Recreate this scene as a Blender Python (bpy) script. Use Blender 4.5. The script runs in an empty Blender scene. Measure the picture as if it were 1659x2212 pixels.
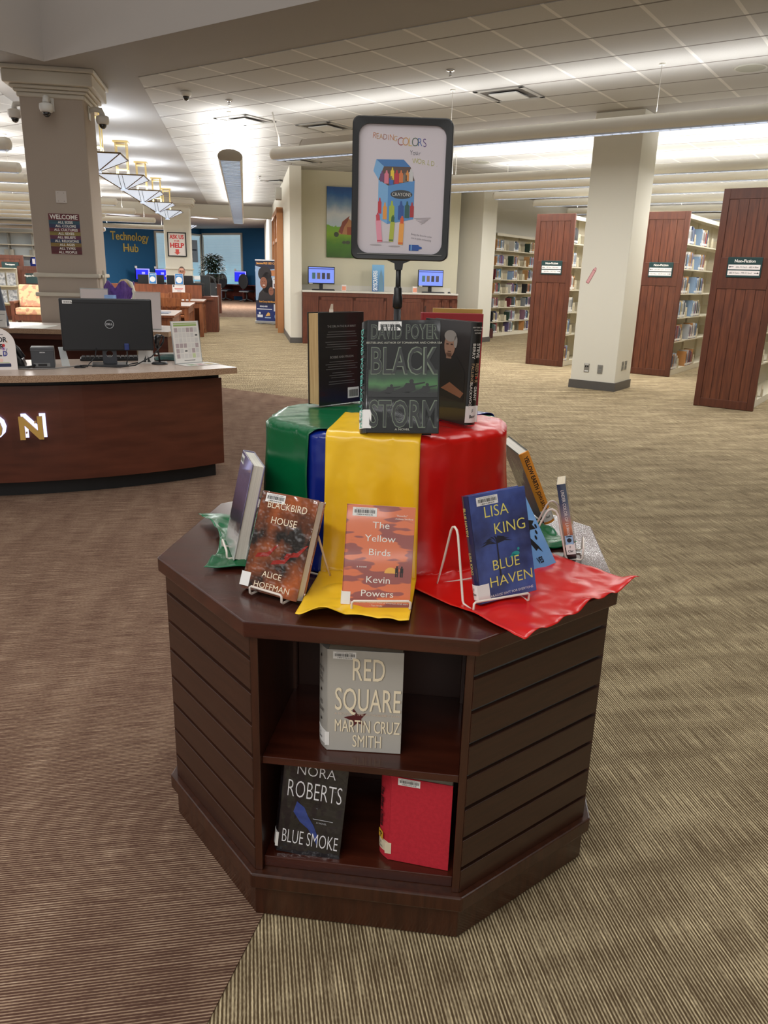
import bpy, math, random
from mathutils import Vector, Matrix

SC = bpy.context.scene
COL = SC.collection
R = random.Random(7)
PI = math.pi

# ------------------------------------------------------------------ camera, world, exposure
cam = bpy.data.cameras.new('camera')
cam_ob = bpy.data.objects.new('camera', cam)
COL.objects.link(cam_ob)
SC.camera = cam_ob
CAM_H = 1.3875
PITCH, ROLL, FPX = 0.299, 0.0284, 1660.0
_fw = Vector((0, math.cos(PITCH), -math.sin(PITCH)))
_up = Vector((0, math.sin(PITCH), math.cos(PITCH)))
_rt = Vector((1, 0, 0))
_r2 = math.cos(ROLL) * _rt + math.sin(ROLL) * _up
_u2 = -math.sin(ROLL) * _rt + math.cos(ROLL) * _up
cam_ob.matrix_world = Matrix(((_r2.x, _u2.x, -_fw.x, 0), (_r2.y, _u2.y, -_fw.y, 0),
                              (_r2.z, _u2.z, -_fw.z, CAM_H), (0, 0, 0, 1)))
cam.sensor_fit = 'VERTICAL'
cam.sensor_height = 24.0
cam.lens = 24.0 * FPX / 2212.0
cam.clip_start = 0.05
cam.clip_end = 300

world = bpy.data.worlds.new('world')
SC.world = world
world.use_nodes = True
_bg = world.node_tree.nodes['Background']
_bg.inputs[0].default_value = (1.0, 0.985, 0.96, 1)
_bg.inputs[1].default_value = 0.78
SC.view_settings.view_transform = 'Standard'
SC.view_settings.look = 'None'
SC.view_settings.exposure = 0.0
SC.view_settings.gamma = 1.0
SC.view_settings.use_curve_mapping = False
SC.cycles.max_bounces = 6
SC.cycles.diffuse_bounces = 4
SC.cycles.glossy_bounces = 3
SC.cycles.transmission_bounces = 4
SC.cycles.sample_clamp_indirect = 4.0
SC.cycles.use_denoising = True

# strengths of the lamps (watts per metre of tube, up and down; added coffer pendants)
UP_W, DOWN_W = 11.0, 17.0
HALL_UP, HALL_DOWN = 14.0, 12.0
COFFER_W = (19.0, 19.0, 11.0)

# ------------------------------------------------------------------ materials
def lin(c):
    out = []
    for v in c[:3]:
        v = v / 255.0
        out.append(v / 12.92 if v <= 0.04045 else ((v + 0.055) / 1.055) ** 2.4)
    return (*out, 1.0)

_M = {}
def mat(name, c=(128, 128, 128), rough=0.5, metal=0.0, c2=None, scale=8.0, stretch=(1, 1, 1), bump=0.0,
        bscale=60.0, coat=0.0, emit=0.0, ecol=None, alpha=1.0, trans=0.0, spec=0.5, sheen=0.0, detail=3.0, lo=0.35, hi=0.65, aniso=0.0):
    if name in _M:
        return _M[name]
    m = bpy.data.materials.new(name)
    _M[name] = m
    m.use_nodes = True
    nt = m.node_tree
    b = nt.nodes['Principled BSDF']
    b.inputs['Base Color'].default_value = lin(c)
    b.inputs['Roughness'].default_value = rough
    b.inputs['Metallic'].default_value = metal
    b.inputs['Specular IOR Level'].default_value = spec
    b.inputs['Coat Weight'].default_value = coat
    b.inputs['Coat Roughness'].default_value = 0.06
    b.inputs['Sheen Weight'].default_value = sheen
    b.inputs['Transmission Weight'].default_value = trans
    b.inputs['Alpha'].default_value = alpha
    if aniso:
        b.inputs['Anisotropic'].default_value = aniso
    if emit:
        b.inputs['Emission Color'].default_value = lin(ecol or c)
        b.inputs['Emission Strength'].default_value = emit
    if c2 is not None or bump:
        tc = nt.nodes.new('ShaderNodeTexCoord')
        mp = nt.nodes.new('ShaderNodeMapping')
        mp.inputs['Scale'].default_value = stretch
        nt.links.new(tc.outputs['Object'], mp.inputs['Vector'])
        if c2 is not None:
            n = nt.nodes.new('ShaderNodeTexNoise')
            n.inputs['Scale'].default_value = scale
            n.inputs['Detail'].default_value = detail
            nt.links.new(mp.outputs[0], n.inputs['Vector'])
            r = nt.nodes.new('ShaderNodeValToRGB')
            r.color_ramp.elements[0].position = lo
            r.color_ramp.elements[0].color = lin(c)
            r.color_ramp.elements[1].position = hi
            r.color_ramp.elements[1].color = lin(c2)
            nt.links.new(n.outputs['Fac'], r.inputs['Fac'])
            nt.links.new(r.outputs['Color'], b.inputs['Base Color'])
            if emit:
                nt.links.new(r.outputs['Color'], b.inputs['Emission Color'])
        if bump:
            n2 = nt.nodes.new('ShaderNodeTexNoise')
            n2.inputs['Scale'].default_value = bscale
            n2.inputs['Detail'].default_value = 2.0
            nt.links.new(mp.outputs[0], n2.inputs['Vector'])
            bp = nt.nodes.new('ShaderNodeBump')
            bp.inputs['Strength'].default_value = min(1.0, bump)
            bp.inputs['Distance'].default_value = 0.01
            nt.links.new(n2.outputs['Fac'], bp.inputs['Height'])
            nt.links.new(bp.outputs['Normal'], b.inputs['Normal'])
            if coat:
                nt.links.new(bp.outputs['Normal'], b.inputs['Coat Normal'])
    return m

def ramp_mat(name, stops, axis, size, noise=0.0, nscale=3.0, rough=0.4, coat=0.0, emit=0.0, offset=0.0, bump=0.0, bscale=30, stretch=(1, 1, 1)):
    """colour bands along one object axis (for printed covers and posters), edges broken up by noise"""
    if name in _M:
        return _M[name]
    m = bpy.data.materials.new(name)
    _M[name] = m
    m.use_nodes = True
    nt = m.node_tree
    b = nt.nodes['Principled BSDF']
    b.inputs['Roughness'].default_value = rough
    b.inputs['Coat Weight'].default_value = coat
    b.inputs['Coat Roughness'].default_value = 0.05
    tc = nt.nodes.new('ShaderNodeTexCoord')
    sp = nt.nodes.new('ShaderNodeSeparateXYZ')
    nt.links.new(tc.outputs['Object'], sp.inputs[0])
    n = nt.nodes.new('ShaderNodeTexNoise')
    n.inputs['Scale'].default_value = nscale
    n.inputs['Detail'].default_value = 4
    mp = nt.nodes.new('ShaderNodeMapping')
    mp.inputs['Scale'].default_value = stretch
    nt.links.new(tc.outputs['Object'], mp.inputs['Vector'])
    nt.links.new(mp.outputs[0], n.inputs['Vector'])
    a = nt.nodes.new('ShaderNodeMath'); a.operation = 'MULTIPLY_ADD'
    a.inputs[1].default_value = 1.0 / size
    a.inputs[2].default_value = -offset / size
    nt.links.new(sp.outputs['XYZ'.index(axis)], a.inputs[0])
    s = nt.nodes.new('ShaderNodeMath'); s.operation = 'SUBTRACT'
    nt.links.new(n.outputs['Fac'], s.inputs[0]); s.inputs[1].default_value = 0.5
    d = nt.nodes.new('ShaderNodeMath'); d.operation = 'MULTIPLY_ADD'
    nt.links.new(s.outputs[0], d.inputs[0]); d.inputs[1].default_value = noise
    nt.links.new(a.outputs[0], d.inputs[2])
    r = nt.nodes.new('ShaderNodeValToRGB')
    el = r.color_ramp.elements
    while len(el) > 1:
        el.remove(el[0])
    el[0].position = stops[0][0]; el[0].color = lin(stops[0][1])
    for p, c in stops[1:]:
        e = el.new(p); e.color = lin(c)
    nt.links.new(d.outputs[0], r.inputs['Fac'])
    nt.links.new(r.outputs['Color'], b.inputs['Base Color'])
    if emit:
        nt.links.new(r.outputs['Color'], b.inputs['Emission Color'])
        b.inputs['Emission Strength'].default_value = emit
    if bump:
        n2 = nt.nodes.new('ShaderNodeTexNoise')
        n2.inputs['Scale'].default_value = bscale
        nt.links.new(mp.outputs[0], n2.inputs['Vector'])
        bp = nt.nodes.new('ShaderNodeBump')
        bp.inputs['Strength'].default_value = bump
        bp.inputs['Distance'].default_value = 0.01
        nt.links.new(n2.outputs['Fac'], bp.inputs['Height'])
        nt.links.new(bp.outputs['Normal'], b.inputs['Normal'])
        nt.links.new(bp.outputs['Normal'], b.inputs['Coat Normal'])
    return m

# ------------------------------------------------------------------ mesh builder
class MB:
    def __init__(s):
        s.v, s.f, s.mi, s.cur, s.M = [], [], [], 0, Matrix()
    def add(s, verts, faces):
        o = len(s.v)
        s.v += [s.M @ Vector(p) for p in verts]
        s.f += [tuple(i + o for i in f) for f in faces]
        s.mi += [s.cur] * len(faces)
        return s
    def box(s, x0, y0, z0, x1, y1, z1):
        if x1 < x0: x0, x1 = x1, x0
        if y1 < y0: y0, y1 = y1, y0
        if z1 < z0: z0, z1 = z1, z0
        return s.add([(x0, y0, z0), (x1, y0, z0), (x1, y1, z0), (x0, y1, z0), (x0, y0, z1), (x1, y0, z1), (x1, y1, z1), (x0, y1, z1)],
                     [(0, 3, 2, 1), (4, 5, 6, 7), (0, 1, 5, 4), (1, 2, 6, 5), (2, 3, 7, 6), (3, 0, 4, 7)])
    def prism(s, poly, z0, z1):
        n = len(poly)
        v = [(*p[:2], z0) for p in poly] + [(*p[:2], z1) for p in poly]
        return s.add(v, [tuple(range(n - 1, -1, -1)), tuple(range(n, 2 * n))] + [(i, (i + 1) % n, n + (i + 1) % n, n + i) for i in range(n)])
    def ngon(s, pts):
        return s.add(pts, [tuple(range(len(pts)))])
    def rect(s, x0, y0, x1, y1, z=0.0):
        return s.ngon([(x0, y0, z), (x1, y0, z), (x1, y1, z), (x0, y1, z)])
    def disc(s, x, y, r, z=0.0, n=20, ry=None):
        ry = ry or r
        return s.ngon([(x + r * math.cos(2 * PI * i / n), y + ry * math.sin(2 * PI * i / n), z) for i in range(n)])
    def tube(s, path, r, n=8, closed=False):
        P = [Vector(p) for p in path]
        L = len(P)
        rings = []
        prev = None
        for i in range(L):
            a = P[i - 1] if (i or closed) else P[0]
            b = P[(i + 1) % L] if (i < L - 1 or closed) else P[-1]
            t = (b - a)
            t = t.normalized() if t.length > 1e-9 else Vector((0, 0, 1))
            if prev is None:
                ref = Vector((0, 0, 1)) if abs(t.z) < 0.9 else Vector((1, 0, 0))
                u = t.cross(ref).normalized()
            else:
                u = (prev - t * prev.dot(t))
                u = u.normalized() if u.length > 1e-6 else t.orthogonal().normalized()
            prev = u
            w = t.cross(u)
            rr = r[i] if isinstance(r, (list, tuple)) else r
            rings.append([P[i] + (u * math.cos(2 * PI * k / n) + w * math.sin(2 * PI * k / n)) * rr for k in range(n)])
        v = [p for g in rings for p in g]
        f = []
        for i in range(L if closed else L - 1):
            j = (i + 1) % L
            for k in range(n):
                f.append((i * n + k, i * n + (k + 1) % n, j * n + (k + 1) % n, j * n + k))
        if not closed:
            f.append(tuple(range(n - 1, -1, -1)))
            f.append(tuple((L - 1) * n + k for k in range(n)))
        return s.add(v, f)
    def lathe(s, prof, n=20, cx=0.0, cy=0.0):
        v, f = [], []
        for r, z in prof:
            for k in range(n):
                a = 2 * PI * k / n
                v.append((cx + r * math.cos(a), cy + r * math.sin(a), z))
        for i in range(len(prof) - 1):
            for k in range(n):
                f.append((i * n + k, i * n + (k + 1) % n, (i + 1) * n + (k + 1) % n, (i + 1) * n + k))
        if prof[0][0] > 1e-6: f.append(tuple(range(n - 1, -1, -1)))
        if prof[-1][0] > 1e-6: f.append(tuple((len(prof) - 1) * n + k for k in range(n)))
        return s.add(v, f)
    def grid(s, fn, nu, nv):
        v = [fn(i / (nu - 1), j / (nv - 1)) for j in range(nv) for i in range(nu)]
        f = [(j * nu + i, j * nu + i + 1, (j + 1) * nu + i + 1, (j + 1) * nu + i) for j in range(nv - 1) for i in range(nu - 1)]
        return s.add(v, f)
    def write(s, txt, x, y, size, align='C', sx=1.0, bold=0.0, rot=0.0, depth=0.0, z=0.0):
        """lettering: cap height `size`, baseline at (x, y) in the builder's XY plane"""
        V, F, wdt = glyphs(txt, bold, depth / (size / 0.7) if depth else 0.0)
        k = size / 0.7
        ox = {'L': 0.0, 'C': -wdt / 2, 'R': -wdt}[align]
        c, sn = math.cos(rot), math.sin(rot)
        pts = []
        for a in V:
            px, py = (a[0] + ox) * k * sx, a[1] * k
            pts.append((x + px * c - py * sn, y + px * sn + py * c, z + a[2] * k))
        return s.add(pts, F)

class Rec(MB):
    """keeps every written line apart, so each becomes a part of its own"""
    def __init__(s):
        super().__init__(); s.subs = []
    def write(s, *a, **k):
        q = MB(); q.M = s.M.copy(); MB.write(q, *a, **k); s.subs.append(q); return s
def objs(name, mb, m, parent=None, **k):
    out = [obj(name, q, m, parent, **k) for q in getattr(mb, 'subs', [])]
    if mb.v: out.append(obj(name, mb, m, parent, **k))
    return out[0]

_G = {}
def glyphs(txt, bold=0.0, depth=0.0):
    key = (txt, bold, round(depth, 4))
    if key in _G:
        return _G[key]
    cu = bpy.data.curves.new('t', 'FONT')
    cu.body = txt
    cu.size = 1.0
    cu.resolution_u = 3
    cu.offset = bold
    cu.extrude = depth / 2
    ob = bpy.data.objects.new('t', cu)
    me = ob.to_mesh()
    V = [(v.co.x, v.co.y, v.co.z + depth / 2) for v in me.vertices]
    F = [tuple(p.vertices) for p in me.polygons]
    ob.to_mesh_clear()
    bpy.data.objects.remove(ob)
    bpy.data.curves.remove(cu)
    wd = (max(v[0] for v in V) if V else 0.0)
    _G[key] = (V, F, wd)
    return _G[key]

FRONT = Matrix.Rotation(PI / 2, 4, 'X')            # XY drawing -> XZ plane facing -Y
def at(x, y, z): return Matrix.Translation((x, y, z))
def rz(a): return Matrix.Rotation(a, 4, 'Z')
def rx(a): return Matrix.Rotation(a, 4, 'X')
def ry(a): return Matrix.Rotation(a, 4, 'Y')

def obj(name, mb, m, parent=None, smooth=False, bevel=0.0, M=None):
    me = bpy.data.meshes.new(name)
    me.from_pydata([tuple(p) for p in mb.v], [], mb.f)
    for mm in (m if isinstance(m, (list, tuple)) else [m]):
        me.materials.append(mm)
    for i, p in enumerate(me.polygons):
        p.material_index = mb.mi[i]
        p.use_smooth = smooth
    me.update()
    o = bpy.data.objects.new(name, me)
    COL.objects.link(o)
    if parent: o.parent = parent
    if M is not None: o.matrix_local = M
    if bevel:
        b = o.modifiers.new('bevel', 'BEVEL')
        b.width = bevel; b.segments = 2; b.limit_method = 'ANGLE'; b.angle_limit = 0.6
    return o

def tag(o, label, cat, group=None, kind=None):
    o['label'] = label; o['category'] = cat
    if group: o['group'] = group
    if kind: o['kind'] = kind
    return o

def thing(name, label, cat, loc=(0, 0, 0), rot=0.0, group=None, M=None):
    o = bpy.data.objects.new(name, None)
    COL.objects.link(o)
    o.empty_display_size = 0.1
    o.matrix_world = M if M is not None else at(*loc) @ rz(rot)
    return tag(o, label, cat, group)

def struct(name, mb, m, **k):
    o = obj(name, mb, m, **k)
    o['kind'] = 'structure'
    return o

def dup(root, label=None, M=None, group=None):
    r = root.copy(); COL.objects.link(r)
    if M is not None: r.matrix_world = M
    if label: r['label'] = label
    if group: r['group'] = group
    def kids(a, b):
        for ch in list(a.children):
            c = ch.copy(); COL.objects.link(c); c.parent = b; c.matrix_local = ch.matrix_local.copy()
            kids(ch, c)
    kids(root, r)
    return r

def child(name, parent, fn, m, **k):
    mb = Rec(); fn(mb)
    return objs(name, mb, m, parent, **k)

def lamp_area(name, parent, M, sx, sy, power, col=(1, 0.99, 0.975), spread=None):
    l = bpy.data.lights.new(name, 'AREA')
    l.shape = 'RECTANGLE'; l.size = sx; l.size_y = sy; l.energy = power; l.color = col
    if spread: l.spread = spread
    o = bpy.data.objects.new(name, l); COL.objects.link(o)
    o.parent = parent; o.matrix_local = M
    return o

# ------------------------------------------------------------------ frames of the place
HALL = math.radians(10.3)       # the hall runs 10.3 deg left of the view; its square grid
BLD = math.radians(-34.7)       # the stacks and the ceiling grid are turned 45 deg to the hall
U = Vector((math.cos(BLD), math.sin(BLD), 0))
V = Vector((-math.sin(BLD), math.cos(BLD), 0))
HD = Vector((-math.sin(HALL), math.cos(HALL), 0))   # along the hall, away
HK = Vector((math.cos(HALL), math.sin(HALL), 0))    # across the hall, to the right
CEIL = 3.37

# ================================================================== THE SETTING
def carpet(name, ang, dark, mid, light, freq, mott):
    m = bpy.data.materials.new(name)
    m.use_nodes = True
    nt = m.node_tree
    N, L = nt.nodes.new, nt.links.new
    b = nt.nodes['Principled BSDF']
    b.inputs['Roughness'].default_value = 0.95
    b.inputs['Specular IOR Level'].default_value = 0.1
    tc = N('ShaderNodeTexCoord')
    def noise(scale, detail, rotz=ang, s=1.0):
        mp = N('ShaderNodeMapping'); mp.vector_type = 'TEXTURE'
        mp.inputs['Rotation'].default_value = (0, 0, rotz)
        mp.inputs['Scale'].default_value = tuple(1.0 / q for q in scale)
        L(tc.outputs['Object'], mp.inputs['Vector'])
        n = N('ShaderNodeTexNoise'); n.inputs['Scale'].default_value = s; n.inputs['Detail'].default_value = detail
        L(mp.outputs[0], n.inputs['Vector'])
        return n.outputs['Fac'], mp
    yarn, mp = noise((freq, 7.0, 1), 1.0)
    tuft, _ = noise((freq * 1.6, 90.0, 1), 1.0)
    blk, _ = noise((2.2, 9.0, 1), 3.0)
    blk2, _ = noise((8.0, 1.3, 1), 3.0)
    def mul(a, k, c):
        x = N('ShaderNodeMath'); x.operation = 'MULTIPLY_ADD'
        L(a, x.inputs[0]); x.inputs[1].default_value = k
        if isinstance(c, float): x.inputs[2].default_value = c
        else: L(c, x.inputs[2])
        return x.outputs[0]
    # regular ridges
    sp = N('ShaderNodeSeparateXYZ'); L(mp.outputs[0], sp.inputs[0])
    w = N('ShaderNodeMath'); w.operation = 'SINE'
    L(mul(sp.outputs['X'], 2 * PI * 0.62, 0.0), w.inputs[0])
    v = mul(yarn, 0.72, -0.47)
    v = mul(tuft, 0.42, v)
    v = mul(w.outputs[0], 0.24, v)
    v = mul(blk, mott, v)
    v = mul(blk2, mott * 0.12, v)
    r = N('ShaderNodeValToRGB')
    el = r.color_ramp.elements
    el[0].position = 0.2; el[0].color = lin(dark)
    el[1].position = 0.85; el[1].color = lin(light)
    e = el.new(0.52); e.color = lin(mid)
    L(v, r.inputs['Fac'])
    L(r.outputs['Color'], b.inputs['Base Color'])
    bp = N('ShaderNodeBump'); bp.inputs['Strength'].default_value = 0.5; bp.inputs['Distance'].default_value = 0.004
    L(v, bp.inputs['Height']); L(bp.outputs['Normal'], b.inputs['Normal'])
    return m

tan_carpet = carpet('tan_carpet', HALL, (86, 70, 50), (162, 146, 116), (226, 207, 166), 210.0, 0.5)
red_carpet = carpet('russet_carpet', HALL + PI / 2, (84, 60, 50), (152, 126, 104), (192, 168, 144), 230.0, 0.34)

mb = MB(); mb.rect(-30, -4, 26, 48, 0.0)
struct('floor', mb, tan_carpet)
P = [(-0.345, 0.98), (-0.312, 1.121), (-0.251, 1.37), (-0.05, 2.2), (0.02, 3.2), (-0.2, 8.3), (-0.96, 8.83), (-2.04, 9.53), (-5.0, 11.6), (-9.5, 10.4), (-9.5, -3.9), (-0.75, -3.9), (-0.55, 0.1)]
mb = MB(); mb.prism([(*p,) for p in reversed(P)][::-1], 0.0005, 0.003)
struct('floor', mb, red_carpet)
mb = MB()
q = [HK * a + HD * d for a, d in ((-12, 25.3), (1.0, 25.3), (1.6, 38.0), (-2.1, 42.2), (-9, 36))]
mb.prism([(p.x, p.y) for p in q], 0.0005, 0.003)
struct('floor', mb, red_carpet)

wall_m = mat('cream_wall_paint', (216, 212, 198), 0.75, bump=0.06, bscale=180)
wall_y = mat('yellow_cream_wall_paint', (208, 203, 180), 0.75, bump=0.06, bscale=180)
taupe = mat('taupe_wall_paint', (170, 156, 142), 0.75, bump=0.06, bscale=180)
ceil_m = mat('ceiling_paint', (150, 146, 142), 0.85, bump=0.03, bscale=60)
beige = mat('beige_trim_paint', (196, 188, 172), 0.6)
blue_m = mat('teal_blue_wall_paint', (18, 82, 124), 0.7)
base_m = mat('dark_vinyl_base', (84, 80, 76), 0.5)

def tile_mat():
    m = bpy.data.materials.new('acoustic_ceiling_tile')
    m.use_nodes = True
    nt = m.node_tree; N, L = nt.nodes.new, nt.links.new
    b = nt.nodes['Principled BSDF']; b.inputs['Roughness'].default_value = 0.9
    tc = N('ShaderNodeTexCoord'); sp = N('ShaderNodeSeparateXYZ'); L(tc.outputs['Object'], sp.inputs[0])
    def line(axis, g, off, w):
        a = N('ShaderNodeMath'); a.operation = 'MULTIPLY_ADD'; a.inputs[1].default_value = 1 / g; a.inputs[2].default_value = -off / g + 100
        L(sp.outputs[axis], a.inputs[0])
        f = N('ShaderNodeMath'); f.operation = 'FRACT'; L(a.outputs[0], f.inputs[0])
        d = N('ShaderNodeMath'); d.operation = 'SUBTRACT'; L(f.outputs[0], d.inputs[0]); d.inputs[1].default_value = 0.5
        ab = N('ShaderNodeMath'); ab.operation = 'ABSOLUTE'; L(d.outputs[0], ab.inputs[0])
        gt = N('ShaderNodeMath'); gt.operation = 'GREATER_THAN'; L(ab.outputs[0], gt.inputs[0]); gt.inputs[1].default_value = 0.5 - w / g
        return gt.outputs[0]
    lu = line('X', 0.625, -4.153, 0.016)
    lv = line('Y', 0.622, 6.459, 0.013)  # grid bars light one way, dark the other: shade put into the colour
    n = N('ShaderNodeTexNoise'); n.inputs['Scale'].default_value = 120; L(tc.outputs['Object'], n.inputs['Vector'])
    mx = N('ShaderNodeMix'); mx.data_type = 'RGBA'
    mx.inputs['A'].default_value = lin((182, 181, 178)); mx.inputs['B'].default_value = lin((172, 170, 167))
    L(n.outputs['Fac'], mx.inputs['Factor'])
    m1 = N('ShaderNodeMix'); m1.data_type = 'RGBA'; m1.inputs['B'].default_value = lin((206, 204, 199))
    L(mx.outputs['Result'], m1.inputs['A']); L(lu, m1.inputs['Factor'])
    m2 = N('ShaderNodeMix'); m2.data_type = 'RGBA'; m2.inputs['B'].default_value = lin((112, 106, 100))
    L(m1.outputs['Result'], m2.inputs['A']); L(lv, m2.inputs['Factor'])
    L(m2.outputs['Result'], b.inputs['Base Color'])
    return m
tile = tile_mat()

def bl(x, y):            # building coords of a world point
    return Vector((x * U.x + y * U.y, x * V.x + y * V.y))
def hk(a, d):            # hall coords -> world
    p = HK * a + HD * d
    return (p.x, p.y)
def bw(u, v):            # building coords -> world
    p = U * u + V * v
    return (p.x, p.y)

# ceiling: painted slab with the raised opening (coffer) over the display
co = [(-3.59, 8.8)]
ub, vb = bl(-3.59, 8.8)
corner = (ub, vb)                              # far corner of the opening, in building coords
A0 = bw(ub, vb); A1 = bw(ub + 8.0, vb); A2 = bw(ub + 8.0, vb - 11.0); A3 = bw(ub, vb - 11.0)
B = [bw(-40, 60), bw(30, 60), bw(30, -25), bw(-40, -25)]
mb = MB()
for p, q, r_, s_ in ((A0, A1, B[1], B[0]), (A1, A2, B[2], B[1]), (A2, A3, B[3], B[2]), (A3, A0, B[0], B[3])):
    mb.ngon([(*p, CEIL), (*s_, CEIL), (*r_, CEIL), (*q, CEIL)][::-1])
struct('ceiling', mb, ceil_m)
mb = MB()
CH = CEIL + 1.5
for p, q in ((A0, A1), (A1, A2), (A2, A3), (A3, A0)):
    d = Vector((q[0] - p[0], q[1] - p[1], 0)).normalized(); n = Vector((-d.y, d.x, 0)) * 0.12
    mb.prism([p, q, (q[0] + n.x, q[1] + n.y), (p[0] + n.x, p[1] + n.y)], CEIL + 0.001, CH)
struct('trim_1', mb, mat('coffer_paint', (176, 168, 161), 0.85))

def tiles(poly_b, name='ceiling'):             # tile field given in building coords, as an object turned with the building
    mb = MB(); mb.prism(poly_b, CEIL - 0.006, CEIL + 0.02)
    o = struct(name, mb, tile)
    o.matrix_world = rz(BLD)
    return o
def hb(a, d):                                   # hall coords -> building coords
    return tuple(bl(*hk(a, d)))
def cut_v(a, v):                                # hall line k=a meets building line v
    # point = HK*a + HD*t ; v = dot(V)
    t = (v - a * HK.dot(V)) / HD.dot(V)
    return hb(a, t)
VG0, VB0, VB1 = 6.086, 9.93, 10.72
tiles([cut_v(-1.083, VG0), (12.0, VG0), (12.0, VB0), cut_v(0.92, VB0), hb(0.92, 26.6), hb(-1.083, 26.6)])
tiles([cut_v(0.95, VB1 + 1.2), cut_v(2.6, VB1), (14.0, VB1), (14.0, 40.0), (-2.0, 40.0), hb(4.6, 17.0), hb(0.95, 17.0)])
tiles([hb(-14.0, 2.0), hb(-2.85, 5.0), hb(-2.85, 26.6), hb(-9.0, 36.0), hb(-14.0, 36.0)])
tiles([hb(-9.0, 26.95), hb(0.9, 26.95), hb(1.7, 38.5), hb(-2.1, 42.5), hb(-9.0, 36.5)])

# beam across the hall before the blue room
mb = MB()
mb.prism([hk(-14, 26.65), hk(0.9, 26.65), hk(0.9, 26.95), hk(-14, 26.95)], 3.02, CEIL)
struct('trim_2', mb, wall_m)

# walls of the hall and the catalogue alcove
mb = MB()
mb.prism([hk(0.90, 16.25), hk(1.13, 16.25), hk(1.13, 19.0), hk(0.90, 19.0)], 0, CEIL)
mb.prism([hk(0.90, 19.0), hk(1.13, 19.0), hk(1.13, 22.3), hk(0.90, 22.3)], 2.72, CEIL)
mb.prism([hk(0.90, 22.3), hk(1.13, 22.3), hk(1.13, 36.4), hk(0.90, 36.4)], 0, CEIL)
struct('wall_hall', mb, wall_m)
mb = MB()
mb.prism([hk(0.885, 16.235), hk(1.145, 16.235), hk(1.145, 19.0), hk(0.885, 19.0)], 0.0, 0.11)
mb.prism([hk(0.885, 22.3), hk(1.145, 22.3), hk(1.145, 36.4), hk(0.885, 36.4)], 0.0, 0.11)
struct('baseboard_hall', mb, base_m)
mb = MB(); mb.prism([hk(1.13, 16.78), hk(4.5, 16.78), hk(4.5, 17.0), hk(1.13, 17.0)], 0, CEIL)
struct('wall_alcove', mb, wall_y)
# far walls
mb = MB()
mb.prism([(2.22, 19.62), (2.22 + 0.57 * 12, 19.62 + 0.822 * 12), (2.05 + 0.57 * 12, 19.74 + 0.822 * 12), (2.05, 19.74)], 0, CEIL)
struct('wall_stacks', mb, wall_m)
mb = MB(); mb.prism([bw(-10, 30.0), bw(14, 30.0), bw(14, 30.2), bw(-10, 30.2)], 0, CEIL)
struct('wall_back', mb, wall_m)
mb = MB(); mb.prism([bw(12.0, -3.0), bw(12.2, -3.0), bw(12.2, 30.0), bw(12.0, 30.0)], 0, CEIL)
struct('wall_right', mb, wall_m)
LWA = Vector((-9.67, 41.23, 0))
def lw(t, off=0.0): p = LWA - V * t + U * off; return (p.x, p.y)     # left blue wall, from the corner towards us
def rw(t, off=0.0): p = LWA + U * t - V * off; return (p.x, p.y)     # right blue wall
mb = MB(); mb.prism([lw(0), lw(8.2), lw(8.2, -0.2), lw(0, -0.2)], 0, CEIL)
struct('wall_technology_left', mb, blue_m)
mb = MB(); mb.prism([rw(-0.2), rw(6.6), rw(6.6, -0.2), rw(-0.2, -0.2)], 0, CEIL)
struct('wall_technology_right', mb, blue_m)
mb = MB(); mb.prism([(-18.2, 32.2), (-13.6, 33.0), (-13.65, 33.3), (-18.25, 32.5)], 0, CEIL)
struct('wall_left', mb, wall_m)

# square building columns of the stacks
def column(name, c, w, m, z1=CEIL):
    b = MB()
    p0 = Vector((*c, 0)); pu = p0 - U * w; pv = p0 + V * w; pd = pu + V * w
    b.prism([(p0.x, p0.y), (pv.x, pv.y), (pd.x, pd.y), (pu.x, pu.y)], 0, z1)
    o = struct(name, b, m, bevel=0.008)
    b = MB()
    e = 0.014
    q0 = p0 + U * e - V * e; qu = pu - U * e - V * e; qv = pv + U * e + V * e; qd = pd - U * e + V * e
    b.prism([(q0.x, q0.y), (qv.x, qv.y), (qd.x, qd.y), (qu.x, qu.y)], 0, 0.11)
    struct('baseboard_' + name.split('_')[1], b, base_m)
    return o
column('column_stacks', (2.98, 10.18), 0.612, wall_m)
column('column_alcove', (1.93, 17.45), 0.63, wall_m)

# moulded square pillars along the hall
def pillar(nm, a, d, w, rot, zr, m_front):
    M_ = at(*hk(a, d), 0) @ rz(rot)
    h = w / 2
    b = MB(); b.box(-h, -h, 0, h, h, CEIL)
    o = struct('pillar_' + nm, b, [m_front], bevel=0.012); o.matrix_world = M_
    b = MB()
    for e, z0, z1 in ((0.02, 3.09, 3.135), (0.045, 3.135, 3.165), (0.075, 3.165, 3.20), (0.125, 3.20, 3.325), (0.15, 3.325, CEIL)):
        b.box(-h - e, -h - e, z0, h + e, h + e, z1)
    for z in (zr, zr + 0.21):
        b.box(-h - 0.03, -h - 0.03, z - 0.022, h + 0.03, h + 0.03, z + 0.022)
    o = struct('trim_' + nm, b, beige, bevel=0.012); o.matrix_world = M_
pillar('hall', -1.985, 9.93, 0.65, HALL, 1.075, taupe)
pillar('help_desk', -1.93, 25.0, 0.74, HALL, 1.18, wall_m)

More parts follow.
